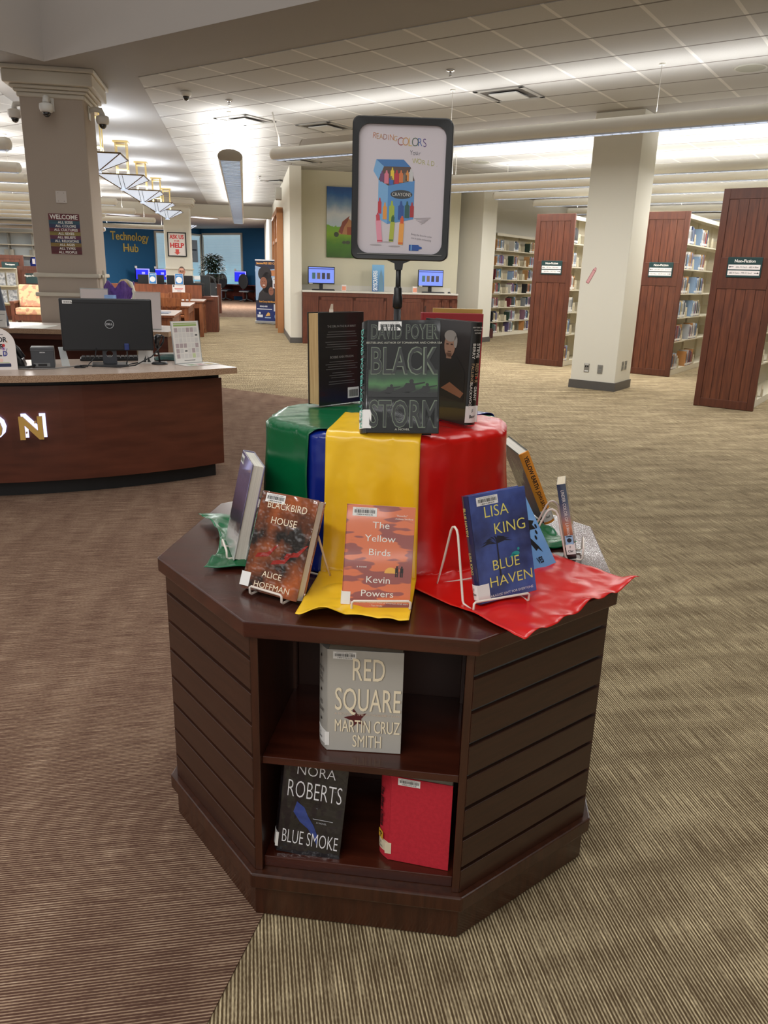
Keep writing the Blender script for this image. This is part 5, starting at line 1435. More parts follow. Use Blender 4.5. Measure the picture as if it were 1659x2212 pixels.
child('box', t, lambda m: m.box(-0.10, 0, 0, 0.10, 0.12, 0.30), mat('sign_white', (236, 228, 224)))
child('print', t, lambda m: [m.box(x, -0.001, 0.27, x + 0.02, 0, 0.29) for x in (-0.03, 0.02, 0.05)], ink((150, 90, 90)))
t = thing('tissue_box', 'pale blue box beside the purple bouquet on the back counter', 'box', M=BM @ at(-0.72, 0.5, 0))
child('box', t, lambda m: m.box(-0.05, 0, 0, 0.05, 0.10, 0.335), mat('pale_blue_card', (150, 186, 240), 0.5))
# bouquet
bq = thing('flower_bouquet', 'bouquet wrapped in purple tissue on the back counter', 'bouquet', M=BM @ at(-0.66, 0.72, 0.0) @ Matrix.Diagonal((0.72, 0.72, 0.98, 1)))
purp = mat('purple_tissue', (112, 76, 158), 0.7, c2=(86, 56, 128), scale=14)
def wrap(m):
    n = 30
    v = []; rows = ((0.04, 0.0), (0.10, 0.16), (0.15, 0.30), (0.20, 0.38), (0.22, 0.44))
    for k, (r, z) in enumerate(rows):
        for i in range(n):
            a = 2 * PI * i / n; sp = (0.07 * abs(math.sin(a * 2.5 + 1.2)) - 0.03) if k == 4 else 0
            rr = r * (1 + 0.10 * math.sin(a * 7 + k) * (k > 0))
            v.append((rr * math.cos(a), rr * 0.75 * math.sin(a), z + sp * 1.5))
    m.add(v, [(k * n + i, k * n + (i + 1) % n, (k + 1) * n + (i + 1) % n, (k + 1) * n + i) for k in range(len(rows) - 1) for i in range(n)])
child('wrapping', bq, wrap, purp)
child('flowers', bq, lambda m: m.lathe([(0.03, 0.26), (0.09, 0.36), (0.11, 0.42), (0.09, 0.48), (0.05, 0.51), (0, 0.515)], 16, cx=0.08), mat('straw_hat_flowers', (176, 146, 106), 0.8, c2=(214, 196, 160), scale=25), smooth=True)
child('ribbon', bq, lambda m: m.tube([(0.10, -0.02, 0.5), (0.19, -0.04, 0.46), (0.23, -0.05, 0.36), (0.20, -0.06, 0.28)], [0.02, 0.03, 0.03, 0.02], 8), mat('cream_paper', (226, 222, 204), 0.6), smooth=True)
# grey panel, request card holder, paper sheet
t = thing('privacy_panel', 'blue grey panel standing at the left edge on the back counter', 'panel', M=BM @ at(-1.95, 0.35, 0))
child('panel', t, lambda m: m.add([(-0.4, 0, 0), (0.20, 0, 0), (0.145, 0, 0.42), (-0.4, 0, 0.44), (-0.4, 0.03, 0), (0.20, 0.03, 0), (0.145, 0.03, 0.42), (-0.4, 0.03, 0.44)], [(0, 1, 2, 3), (7, 6, 5, 4), (0, 4, 5, 1), (1, 5, 6, 2), (2, 6, 7, 3), (3, 7, 4, 0)]), mat('panel_blue_grey', (92, 100, 116), 0.6))
t = thing('card_holder', 'white request card holder on the back counter at the left edge', 'card holder', M=BM @ at(-1.78, 0.10, 0.003) @ rx(-0.1))
child('card', t, lambda m: m.box(-0.13, 0, 0, 0.115, 0.003, 0.165), mat('flyer_white', (226, 222, 216)))
child('tray', t, lambda m: m.box(-0.13, -0.03, 0, 0.115, 0.0, 0.05), mat('flyer_white', (226, 222, 216)))
child('lettering', t, lambda m: (setattr(m, 'M', at(0, -0.0008, 0) @ FRONT), m.write('Request Card', 0.02, 0.062, 0.013, sx=1.0, bold=0.02), m.rect(-0.06, 0.098, 0.03, 0.106), [m.rect(-0.12 + .08 * i, 0.125, -0.06 + .08 * i, 0.128) for i in range(3)]), bar_m)
t = obj('paper_sheet', MB().box(-0.15, 0, 0, 0.13, 0.5, 0.002), mat('white_paper', (226, 226, 216), 0.5)); t.matrix_world = BM @ at(-1.42, 0.02, 0.001)
tag(t, 'blank pale sheet lying on the back counter left of the pillar', 'paper')

# ================================================================== THE HALL AND THE BLUE ROOM
oak = mat('reading_table_oak', (140, 84, 50), 0.4, c2=(112, 62, 36), scale=5, stretch=(6, 6, 1))
oak_t = mat('chair_oak', (158, 94, 52), 0.4, c2=(128, 72, 38), scale=5, stretch=(6, 6, 1))
oak_dk = mat('dark_oak', (110, 58, 36), 0.4, c2=(90, 46, 28), scale=5, stretch=(6, 6, 1))
lam_grey = mat('grey_table_laminate', (196, 186, 178), 0.3)
def HM(a, d, z=0.0, extra=0.0): return at(*hk(a, d), z) @ rz(HALL + extra)

# signs and fittings on the moulded pillar
P3 = PMx
t = thing('welcome_sign', 'striped metal sign with white WELCOME lettering on the pillar', 'sign', M=P3 @ at(0.020, -0.3267, 1.515))
bands = [(120, 50, 58), (52, 92, 110), (50, 58, 96), (118, 44, 60), (146, 128, 62), (108, 48, 76), (46, 62, 96), (150, 122, 60), (96, 40, 48), (104, 36, 44)]
sw, sh = 0.325, 0.425
pl = child('plate', t, lambda m: m.box(-sw / 2, -0.003, 0, sw / 2, 0.0, sh), ink((112, 44, 50)))
rows_ = [('WELCOME', 0.070)] + [('ALL ' + s, 0.0394) for s in ('SIZES', 'COLORS', 'CULTURES', 'SEXES', 'BELIEFS', 'RELIGIONS', 'AGES', 'TYPES', 'PEOPLE')]
y = sh
for (s, hh), c in zip(rows_, bands):
    y -= hh
    def bnd(m): m.M = at(0, -0.0036, 0) @ FRONT; m.rect(-sw / 2, y, sw / 2, y + hh)
    child('stripe', t, bnd, mat('stripe_%d_%d' % (c[0], c[1]), c, 0.5, c2=tuple(int(v * .75) for v in c), scale=16, stretch=(0.4, 1, 4)))
    def tx(m): m.M = at(0, -0.0044, 0) @ FRONT; m.write(s, 0.0 if s == 'WELCOME' else 0.012, y + hh * 0.2, 0.046 if s == 'WELCOME' else 0.0255, sx=0.92 if s == 'WELCOME' else 1.02, bold=0.025)
    child('lettering', t, tx, ink(WHITE_INK), )
t = thing('wall_plate', 'square blank cover plate on the pillar above the welcome sign', 'plate', M=P3 @ at(0.012, -0.3260, 2.05))
child('plate', t, lambda m: m.box(-0.058, -0.008, 0, 0.058, 0, 0.125), mat('plate_paint', (200, 190, 182), 0.5), bevel=0.005)
child('screw', t, lambda m: [m.box(x - .004, -0.0095, z - .004, x + .004, -0.008, z + .004) for x in (-0.03, 0.03) for z in (0.02, 0.105)], mat('plate_screw', (150, 140, 132), 0.4))
t = thing('rail_bracket', 'small white bracket on the right face of the pillar at the rail', 'bracket', M=P3 @ at(0.362, -0.20, 1.15) @ rz(PI / 2))
child('bar', t, lambda m: (m.box(-0.02, -0.03, 0.0, 0.02, 0, 0.20), m.box(-0.07, -0.02, 0.12, 0.07, -0.005, 0.15)), beige, bevel=0.005)

# reading tables
def table(label, a, d, w=1.5, dep=1.5, h=0.75, group='oak reading tables in the hall'):
    t = thing('reading_table', label, 'table', M=HM(a, d), group=group)     # right front corner is the origin
    child('top', t, lambda m: m.box(-w, 0, h - 0.03, 0, dep, h), lam_grey, bevel=0.004)
    child('top_edge', t, lambda m: m.box(-w - 0.004, -0.004, h - 0.034, 0.004, dep + 0.004, h - 0.004), oak)
    child('apron', t, lambda m: (m.box(-w + .03, 0.03, h - 0.15, -.03, 0.055, h - 0.034), m.box(-.055, 0.03, h - 0.15, -0.03, dep - .03, h - 0.034), m.box(-w + .03, dep - .055, h - .15, -.03, dep - .03, h - .034), m.box(-w + .03, 0.03, h - .15, -w + .055, dep - .03, h - .034)), oak)
    for x in (-w + .02, -0.10):
        for y in (0.02, dep - 0.10):
            child('leg', t, lambda m: m.box(x, y, 0.002, x + 0.08, y + 0.08, h - 0.034), oak)
    child('end_rail', t, lambda m: (m.box(-.075, 0.1, 0.12, -.045, dep - 0.1, 0.17), [m.box(-.07, 0.1 + (dep - .2) * (i + .5) / 9 - .03, 0.17, -.05, 0.1 + (dep - .2) * (i + .5) / 9 + .03, h - .15) for i in range(9)]), oak)
    return t
table('nearest oak reading table right behind the back counter', -1.02, 11.75, 1.6, 1.5)
table('middle oak reading table with a wooden chair on its left', -1.01, 14.9, 1.6, 1.7)
table('farthest oak reading table next to the book cart', -0.88, 17.40, 1.7, 1.28)
t = thing('table_tray', 'small tray with a white cup and spoon on the nearest reading table', 'tray', M=HM(-1.25, 12.35, 0.752))
child('tray', t, lambda m: m.box(-0.22, -0.2, 0, 0.12, 0.25, 0.01), mat('tray_blue', (120, 130, 146), 0.4))
child('cup', t, lambda m: m.lathe([(0.05, 0.01), (0.055, 0.04), (0.03, 0.06), (0, 0.062)], 14, cx=-0.06, cy=-0.05), mat('flyer_white', (226, 222, 216)), smooth=True)
child('paper', t, lambda m: m.box(-0.35, -0.15, 0.0, -0.2, 0.1, 0.04), mat('flyer_white', (226, 222, 216)))
# wooden chairs
def chair(label, a, d, rot):
    t = thing('wooden_chair', label, 'chair', M=HM(a, d, 0, rot), group='wooden chairs at the reading tables')
    child('seat', t, lambda m: m.box(-0.23, -0.22, 0.42, 0.23, 0.22, 0.46), oak_t, bevel=0.008)
    for x in (-0.21, 0.17):
        child('leg', t, lambda m: m.box(x, -0.21, 0.002, x + 0.04, -0.17, 0.42), oak_t)
        child('leg', t, lambda m: m.add([(x, 0.18, 0.002), (x + .04, 0.18, 0.002), (x + .04, 0.22, 0.002), (x, 0.22, 0.002), (x, 0.17, 0.46), (x + .04, .17, .46), (x + .04, .21, .46), (x, .21, .46), (x, 0.25, 0.90), (x + .04, .25, .90), (x + .04, .285, .90), (x, .285, .90)],
              [(0, 3, 2, 1), (0, 1, 5, 4), (1, 2, 6, 5), (2, 3, 7, 6), (3, 0, 4, 7), (4, 5, 9, 8), (5, 6, 10, 9), (6, 7, 11, 10), (7, 4, 8, 11), (8, 9, 10, 11)]), oak_t)
    child('top_rail', t, lambda m: m.grid(lambda u, v: (-0.23 + 0.46 * u, 0.27 + 0.03 * math.sin(PI * u), 0.78 + 0.13 * v + 0.012 * math.sin(PI * u) * v), 9, 3), oak_t).modifiers.new('thick', 'SOLIDIFY').thickness = 0.022
    child('back_slats', t, lambda m: [m.box(-0.17 + i * 0.085, 0.225, 0.50, -0.14 + i * 0.085, 0.24, 0.80) for i in range(5)], oak_t)
    child('stretcher', t, lambda m: (m.box(-0.2, -0.2, 0.2, -0.18, 0.2, 0.23), m.box(0.18, -0.2, 0.2, 0.2, 0.2, 0.23)), oak_t)
    return t
chair('wooden chair with its back to us at the middle reading table', -1.32, 14.3, PI)
chair('wooden chair tucked left of the nearest reading table', -2.05, 13.9, PI / 2 * 1.2)
chair('wooden chair at the farthest reading table beside the white sign', -1.75, 16.9, PI)
chair('wooden chair behind the middle reading table on its right', -1.35, 17.15, 0.05)

# help desk with monitors, signs and the person
t = thing('help_desk', 'long wooden help desk across the hall behind the tables', 'desk', M=HM(-0.98, 18.75))
child('front_panel', t, lambda m: m.box(-2.6, 0, 0.05, 0, 0.04, 1.05), mat('help_desk_wood', (136, 76, 46), 0.4, c2=(112, 60, 36), scale=4, stretch=(5, 5, .8)))
child('worktop', t, lambda m: m.box(-2.6, 0.04, 0.72, 0.25, 1.0, 0.76), oak_dk)
child('side_panel', t, lambda m: (m.box(-0.04, 0.04, 0.003, 0.0, 1.0, 0.72), m.box(-2.6, 0.04, 0.003, -2.56, 1.0, 0.72)), oak_dk)
child('side_shelf', t, lambda m: (m.box(0.0, 0.1, 0.003, 0.35, 0.9, 0.80)), oak_dk)
def mon_back(label, a, d, z, w=0.58, h=0.36, rot=0.0):
    t = thing('computer_monitor', label, 'monitor', M=HM(a, d, z, rot), group='monitors on the help desk')
    child('shell', t, lambda m: m.box(-w / 2, -0.02, 0.13, w / 2, 0.02, 0.13 + h), scr_black, bevel=0.006)
    child('screen', t, lambda m: m.box(-w / 2 + .01, 0.02, 0.14, w / 2 - .01, 0.022, 0.12 + h), mat('screen_glass', (20, 30, 50)))
    child('stand', t, lambda m: (m.box(-0.04, 0.0, 0, 0.04, 0.03, 0.16), m.box(-0.11, -0.06, 0, 0.11, 0.1, 0.012)), scr_black)
mon_back('black monitor back on the help desk below the blue wall', -2.12, 19.05, 0.76)
mon_back('black monitor back on the help desk before the seated man', -1.47, 18.98, 0.76)
def standee(label, a, d, z, w, h, fn):
    t = thing('counter_sign', label, 'sign', M=HM(a, d, z) @ rx(-0.05))
    child('board', t, lambda m: (m.box(-w / 2, 0, 0, w / 2, 0.004, h), m.box(-w / 2, -0.02, 0, w / 2, 0.03, 0.003)), mat('sign_white', (236, 228, 224)))
    fn(t, w, h)
def bluesign(t, w, h):
    child('blue_print', t, lambda m: (setattr(m, 'M', at(0, -0.001, 0) @ FRONT), m.rect(-w * .44, h * .03, w * .44, h * .97)), ink((58, 128, 190)))
    child('white_circle', t, lambda m: (setattr(m, 'M', at(0, -0.002, 0) @ FRONT), m.disc(0, h * 0.42, w * 0.36)), ink((236, 236, 236)))
    child('header', t, lambda m: (setattr(m, 'M', at(0, -0.002, 0) @ FRONT), m.rect(-w * .32, h * .80, w * .1, h * .84), m.rect(w * .12, h * .80, w * .36, h * .83)), ink((226, 232, 240)))
standee('blue sign with a white circle before the left help desk monitor', -2.05, 18.73, 1.056, 0.17, 0.24, bluesign)
standee('blue sign with a white circle before the seated man', -1.47, 18.73, 1.056, 0.19, 0.235, bluesign)
def wsign(t, w, h):
    child('print', t, lambda m: (setattr(m, 'M', at(0, -0.001, 0) @ FRONT), m.rect(-w * .32, h * .52, w * .36, h * .60), m.rect(-w * .28, h * .44, w * .3, h * .48)), ink((206, 90, 80)))
    child('print', t, lambda m: (setattr(m, 'M', at(0, -0.001, 0) @ FRONT), m.disc(-w * .38, h * .84, w * .07), m.rect(-w * .12, h * .25, w * .2, h * .31)), ink((70, 74, 84)))
t = thing('notice_sign', 'white notice with red print hung on the help desk front', 'sign', M=HM(-1.49, 18.735, 0.86))
child('board', t, lambda m: m.box(-0.14, 0, 0, 0.14, 0.008, 0.19), mat('sign_white', (236, 228, 224)))
wsign(t, 0.28, 0.19)
# bins and papers on the desk
for lab, a, d, w, h, c in (('white paper tray on the help desk left of the man', -1.80, 19.4, 0.3, 0.30, (214, 210, 204)), ('black box on the help desk right end', -1.12, 19.1, 0.35, 0.33, (30, 30, 32)), ('white stacked trays right of the seated man', -1.05, 20.2, 0.34, 0.52, (220, 220, 218)), ('dark monitor side by the help desk right end', -0.93, 19.6, 0.22, 0.5, (34, 40, 42))):
    t = thing('desk_tray', lab, 'tray', M=HM(a, d, 0.762))
    if c[0] > 100:
        for i in range(4): child('tray', t, lambda m: (m.box(-w / 2, -.1, h * i / 4, w / 2, .15, h * i / 4 + .015), m.box(-w / 2, .14, h * i / 4, w / 2, .15, h * (i + .7) / 4), m.box(-w / 2, -.1, h * i / 4, -w / 2 + .01, .15, h * (i + .7) / 4)), mat('tray_%d' % c[0], c, 0.5))
    else:
        child('case', t, lambda m: m.box(-w / 2, -.08, 0, w / 2, .12, h), mat('tray_%d' % c[0], c, 0.5), bevel=0.01)
        child('lid', t, lambda m: m.box(-w / 2 - .004, -.084, h - 0.03, w / 2 + .004, .124, h + 0.004), mat('tray_lid', (44, 46, 48), 0.4))

# seated man behind the help desk: one continuous skinned body, clothes and hair as children
skin_m = mat('skin', (206, 150, 124), 0.55)
def skinned(name, verts, edges, radii, m, parent, root=0, sub=2):
    me = bpy.data.meshes.new(name); me.from_pydata(verts, edges, []); me.materials.append(m)
    o = bpy.data.objects.new(name, me); COL.objects.link(o); o.parent = parent
    sk = o.modifiers.new('skin', 'SKIN'); sk.use_smooth_shade = True
    if not me.skin_vertices: pass
    lay = me.skin_vertices[0].data if me.skin_vertices else None
    if lay:
        for i, r in enumerate(radii): lay[i].radius = (r, r) if not isinstance(r, tuple) else r; lay[i].use_root = (i == root)
    ss = o.modifiers.new('sub', 'SUBSURF'); ss.levels = sub; ss.render_levels = sub
    return o
mp = thing('person', 'person in a navy shirt with glasses seated behind the help desk', 'person', M=HM(-1.50, 20.05))
def loftbody(name, rings, m, parent, n=20, sm=True):
    b_ = MB(); v = []; f = []
    for (x, y, z, rx_, ry_) in rings:
        for i in range(n):
            a = 2 * PI * i / n
            v.append((x + rx_ * math.cos(a), y + ry_ * math.sin(a), z))
    for k in range(len(rings) - 1):
        for i in range(n): f.append((k * n + i, k * n + (i + 1) % n, (k + 1) * n + (i + 1) % n, (k + 1) * n + i))
    f.append(tuple(range(n))[::-1]); f.append(tuple((len(rings) - 1) * n + i for i in range(n)))
    b_.add(v, f)
    return obj(name, b_, m, parent, smooth=sm)
# body: pelvis, torso, neck and head in one surface (face looks along -y, towards us), limbs joined by remesh
bb = MB()
def ell(cx, cy, cz, rx_, ry_, rz_, nu=18, nv=12):
    v = []; f = []
    for j in range(nv + 1):
        th = PI * j / nv
        for i in range(nu):
            a = 2 * PI * i / nu
            v.append((cx + rx_ * math.sin(th) * math.cos(a), cy + ry_ * math.sin(th) * math.sin(a), cz + rz_ * math.cos(th)))
    for j in range(nv):
        for i in range(nu): f.append((j * nu + i, (j + 1) * nu + i, (j + 1) * nu + (i + 1) % nu, j * nu + (i + 1) % nu))
    bb.add(v, f)
HZ = 1.335
ell(0, 0, HZ, 0.074, 0.092, 0.108); ell(0, -0.02, HZ - 0.06, 0.060, 0.072, 0.062)
ell(0, -0.098, HZ - 0.005, 0.011, 0.018, 0.022, 10, 8); ell(0, -0.090, HZ + 0.018, 0.008, 0.010, 0.026, 8, 8)
for s in (-1, 1): ell(s * 0.076, 0.008, HZ - 0.005, 0.010, 0.018, 0.028, 8, 8)
bb.tube([(0, 0.012, HZ - 0.14), (0, 0.004, HZ - 0.06)], [0.058, 0.054], 14)
bb.tube([(0, 0.03, 0.50), (0, 0.02, 0.75), (0, 0.02, 1.0), (0, 0.02, 1.13), (0, 0.015, 1.20)], [0.15, 0.14, 0.155, 0.13, 0.062], 18)
for s in (-1, 1):
    bb.tube([(s * 0.10, 0.02, 1.13), (s * 0.185, 0.02, 1.11), (s * 0.225, 0.0, 0.98), (s * 0.235, -0.06, 0.84), (s * 0.20, -0.20, 0.80), (s * 0.15, -0.33, 0.80)], [0.06, 0.062, 0.052, 0.045, 0.038, 0.028], 12)
    ell(s * 0.14, -0.37, 0.80, 0.040, 0.050, 0.018, 12, 8)
    for k in range(4): bb.tube([(s * (0.115 + k * 0.017), -0.40, 0.802), (s * (0.112 + k * 0.018), -0.435 - (0.008 if k in (1, 2) else 0), 0.80), (s * (0.112 + k * 0.018), -0.455 - (0.008 if k in (1, 2) else 0), 0.790)], [0.009, 0.008, 0.006], 8)
    bb.tube([(s * 0.105, -0.36, 0.80), (s * 0.085, -0.385, 0.798), (s * 0.08, -0.41, 0.792)], [0.011, 0.010, 0.008], 8)
    bb.tube([(s * 0.09, 0.03, 0.50), (s * 0.11, -0.20, 0.50), (s * 0.11, -0.40, 0.48), (s * 0.11, -0.42, 0.25), (s * 0.11, -0.40, 0.07)], [0.085, 0.08, 0.06, 0.055, 0.04], 12)
    ell(s * 0.11, -0.47, 0.045, 0.045, 0.12, 0.042, 12, 8)
body_o = obj('body', bb, skin_m, mp, smooth=True)
rm = body_o.modifiers.new('join', 'REMESH'); rm.mode = 'VOXEL'; rm.voxel_size = 0.008; rm.use_smooth_shade = True
navy = mat('navy_shirt', (32, 38, 62), 0.8)
loftbody('shirt', [(0, 0.03, 0.48, 0.19, 0.165), (0, 0.02, 0.75, 0.18, 0.155), (0, 0.02, 1.0, 0.195, 0.165), (0, 0.02, 1.10, 0.205, 0.13), (0, 0.018, 1.165, 0.15, 0.09), (0, 0.012, 1.20, 0.075, 0.072)], navy, mp)
for s in (-1, 1): child('sleeve', mp, lambda m: m.tube([(s * 0.12, 0.02, 1.12), (s * 0.19, 0.02, 1.11), (s * 0.232, 0.0, 0.98), (s * 0.238, -0.03, 0.90)], [0.075, 0.078, 0.066, 0.062], 14), navy, smooth=True)
for s in (-1, 1): child('trouser_leg', mp, lambda m: m.tube([(s * 0.09, 0.05, 0.50), (s * 0.11, -0.20, 0.50), (s * 0.11, -0.41, 0.48), (s * 0.11, -0.43, 0.25), (s * 0.11, -0.41, 0.09)], [0.105, 0.095, 0.078, 0.07, 0.058], 14), mat('dark_trousers', (40, 40, 46), 0.8), smooth=True)
hair_m = mat('brown_hair', (84, 60, 44), 0.7)
def hairf(m):
    nu, nv = 20, 8; v = []; f = []
    for j in range(nv + 1):
        th = 0.05 + (1.30) * j / nv
        for i in range(nu):
            a = 2 * PI * i / nu
            k = 1.0 if math.sin(a) > -0.35 else 0.62
            tt = th * (1.25 if math.sin(a) > 0.2 else k)
            v.append((0.080 * math.sin(tt) * math.cos(a), 0.100 * math.sin(tt) * math.sin(a) + 0.004, HZ + 0.006 + 0.112 * math.cos(tt)))
    for j in range(nv):
        for i in range(nu): f.append((j * nu + i, (j + 1) * nu + i, (j + 1) * nu + (i + 1) % nu, j * nu + (i + 1) % nu))
    f.append(tuple(range(nu)))
    m.add(v, f)
child('hair', mp, hairf, hair_m, smooth=True)
child('beard', mp, lambda m: m.grid(lambda u, v: ((0.066 - 0.012 * v) * math.sin((u - .5) * 2.6), -0.02 - (0.074 + 0.002) * math.cos((u - .5) * 2.6), HZ - 0.055 - 0.066 * v), 14, 5), mat('reddish_beard', (128, 84, 60), 0.8), smooth=True)
child('mouth', mp, lambda m: m.box(-0.022, -0.1005, HZ - 0.062, 0.022, -0.094, HZ - 0.056), mat('lip', (170, 100, 90), 0.5))
for s in (-1, 1):
    child('eye', mp, lambda m: m.lathe([(0, 0.0), (0.009, 0.004), (0.009, 0.012)], 10, cx=s * 0.030, cy=0) if False else m.box(s * 0.030 - 0.010, -0.0925, HZ + 0.010, s * 0.030 + 0.010, -0.082, HZ + 0.018), mat('eye_dark', (40, 32, 28), 0.3))
def glasses(m):
    for s in (-1, 1):
        m.tube([(s * 0.032 + 0.023 * math.cos(2 * PI * i / 16), -0.103, HZ + 0.012 + 0.017 * math.sin(2 * PI * i / 16)) for i in range(16)], 0.003, 6, closed=True)
        m.tube([(s * 0.055, -0.102, HZ + 0.016), (s * 0.078, -0.06, HZ + 0.016), (s * 0.082, 0.01, HZ + 0.012)], 0.0026, 6)
    m.tube([(-0.009, -0.103, HZ + 0.014), (0.009, -0.103, HZ + 0.014)], 0.0026, 6)
child('glasses', mp, glasses, blackm, smooth=True)
ch_ = thing('office_chair', 'office chair under the man behind the help desk', 'chair', M=HM(-1.50, 20.09))
child('seat', ch_, lambda m: m.box(-0.24, -0.22, 0.35, 0.24, 0.24, 0.42), blackm, bevel=0.03)
child('backrest', ch_, lambda m: m.box(-0.2, 0.235, 0.5, 0.2, 0.29, 0.98), blackm, bevel=0.03)
child('gas_post', ch_, lambda m: m.tube([(0, 0, 0.08), (0, 0, 0.36)], 0.03, 10), blackm)
for k in range(5): child('base_arm', ch_, lambda m: m.tube([(0, 0, 0.10), (0.28 * math.cos(k * 1.257), 0.28 * math.sin(k * 1.257), 0.05)], 0.022, 8), blackm)
child('back_bar', ch_, lambda m: m.tube([(0, 0.15, 0.36), (0, 0.275, 0.40), (0, 0.275, 0.55)], 0.02, 8), blackm)

# framed help sign on the far pillar
t = thing('framed_sign', 'black framed help sign with red letters on the far pillar', 'sign', M=HM(-1.94, 24.615, 1.74))
fw_, fh_ = 0.54, 0.68
child('frame', t, lambda m: [m.box(*q) for q in ((-fw_ / 2, -0.03, 0, fw_ / 2, 0, 0.03), (-fw_ / 2, -0.03, fh_ - .03, fw_ / 2, 0, fh_), (-fw_ / 2, -0.03, 0, -fw_ / 2 + .03, 0, fh_), (fw_ / 2 - .03, -0.03, 0, fw_ / 2, 0, fh_))], blackm)
sh_ = child('sheet', t, lambda m: m.box(-fw_ / 2 + .03, -0.015, 0.03, fw_ / 2 - .03, -0.005, fh_ - .03), mat('sign_white', (236, 228, 224)))
child('lettering', t, lambda m: (setattr(m, 'M', at(0, -0.016, 0) @ FRONT), m.write('ASK US', 0, 0.50, 0.105, sx=0.82, bold=0.04), m.write('HELP', 0, 0.255, 0.125, sx=1.0, bold=0.05), m.write('FOR', 0, 0.415, 0.045, sx=1.2, bold=0.03)), ink((206, 52, 52)))
child('arrow', t, lambda m: (setattr(m, 'M', at(0, -0.016, 0) @ FRONT), m.ngon([(-0.05, 0.21, 0), (-0.05, 0.12, 0), (-0.09, 0.12, 0), (0, 0.05, 0), (0.09, 0.12, 0), (0.05, 0.12, 0), (0.05, 0.21, 0)])), ink((214, 80, 70)))

# black book cart
t = thing('book_cart', 'black metal book cart beside the farthest reading table', 'cart', M=HM(-1.25, 24.0))
cm = mat('cart_black', (46, 50, 54), 0.5); cg = mat('cart_shelf_grey', (170, 172, 172), 0.4)
for y in (0.0, 0.92):
    child('end_panel', t, lambda m: m.box(-0.02 if y else -0.02, y, 0.16, 0.40, y + 0.03, 1.02), cm, bevel=0.004)
for z in (0.22, 0.56, 0.88):
    child('shelf', t, lambda m: m.box(-0.02, 0.03, z, 0.40, 0.92, z + 0.02), cg)
for y in (0.015, 0.935): child('handle', t, lambda m: m.tube([(0.02, y, 1.0), (0.03, y, 1.13), (0.12, y, 1.20), (0.28, y, 1.20), (0.36, y, 1.13), (0.38, y, 1.0)], 0.014, 8), cm, smooth=True)
for x in (0.04, 0.34):
    for y in (0.06, 0.88):
        w_ = child('caster', t, lambda m: (setattr(m, 'M', at(x, y, 0.06) @ ry(PI / 2)), m.lathe([(0.055, -0.012), (0.06, 0), (0.055, 0.012)], 16)), mat('caster_grey', (130, 132, 132), 0.4))
        child('caster_fork', t, lambda m: m.box(x - .02, y - .02, 0.06, x + .02, y + .02, 0.17), cg)

# roll-up banner in front of the door
t = thing('rollup_banner', 'tall navy roll up banner with a photo before the oak door', 'banner', M=at(-3.35, 21.85, 0) @ rz(math.radians(-16)))
bwid, bh = 0.72, 1.60
child('base', t, lambda m: m.box(-bwid / 2 - .01, -0.06, 0.012, bwid / 2 + .01, 0.08, 0.085), mat('banner_silver', (176, 178, 180), 0.3, metal=0.6), bevel=0.01)
child('foot', t, lambda m: (m.box(-0.2, -0.14, 0.0, -0.16, 0.14, 0.012), m.box(0.16, -0.14, 0.0, 0.2, 0.14, 0.012)), mat('banner_silver', (176, 178, 180)))
child('top_bar', t, lambda m: m.box(-bwid / 2, -0.012, 0.08 + bh - .01, bwid / 2, 0.012, 0.08 + bh + .02), mat('banner_white', (226, 228, 232), 0.4))
child('back_pole', t, lambda m: m.tube([(0, 0.02, 0.08), (0, 0.02, 0.08 + bh)], 0.012, 8), mat('banner_silver', (176, 178, 180)))
pn = child('panel', t, lambda m: m.box(-bwid / 2, -0.002, 0.08, bwid / 2, 0.002, 0.08 + bh), ramp_mat('banner_print', [(0.0, (28, 44, 100)), (0.22, (30, 48, 110)), (0.36, (26, 30, 50)), (0.45, (30, 34, 52)), (0.9, (34, 36, 58)), (1.0, (30, 34, 60))], 'Z', bh, 0.05, 4, 0.45))
def bd_(name, fn, c, z=0.003, par=None):
    m = Rec(); m.M = at(0, -z, 0.08) @ FRONT; fn(m); return objs(name, m, ink(c), par or pn)
bd_('photo', lambda m: m.ngon([(-0.36, 0.55, 0), (0.36, 0.62, 0), (0.36, 1.40, 0), (0.0, 1.36, 0), (-0.36, 1.46, 0)]), (150, 176, 206))
bd_('photo', lambda m: m.ngon([(0.08, 1.2, 0), (0.36, 1.2, 0), (0.36, 1.36, 0), (0.08, 1.34, 0)]), (186, 120, 72), 0.0035)
bd_('photo', lambda m: (m.disc(-0.08, 1.25, 0.20, 0, 18, 0.20), m.disc(-0.02, 1.02, 0.16, 0, 18, 0.28), m.ngon([(-0.30, 0.55, 0), (0.36, 0.6, 0), (0.36, 1.0, 0), (0.1, 1.1, 0), (-0.25, 0.75, 0)])), (40, 34, 36), 0.004)
bd_('photo', lambda m: (m.disc(-0.12, 1.02, 0.105, 0, 18, 0.15), m.disc(0.10, 0.80, 0.075, 0, 16, 0.11)), (140, 88, 66), 0.005)
bd_('photo', lambda m: (m.disc(-0.11, 0.955, 0.04, 0, 12, 0.015), ), (226, 214, 204), 0.006)
bd_('photo', lambda m: [m.disc(x, y, 0.013, 0, 8, 0.009) for x, y in ((-0.155, 1.05), (-0.085, 1.05), (0.075, 0.82), (0.125, 0.82))], (40, 26, 22), 0.006)
bd_('card', lambda m: (m.rect(0.15, 0.88, 0.35, 1.16)), (222, 222, 224), 0.006)
bd_('card_picture', lambda m: (m.rect(0.18, 0.90, 0.33, 1.0), m.rect(0.17, 1.11, 0.34, 1.13)), (110, 80, 84), 0.007)
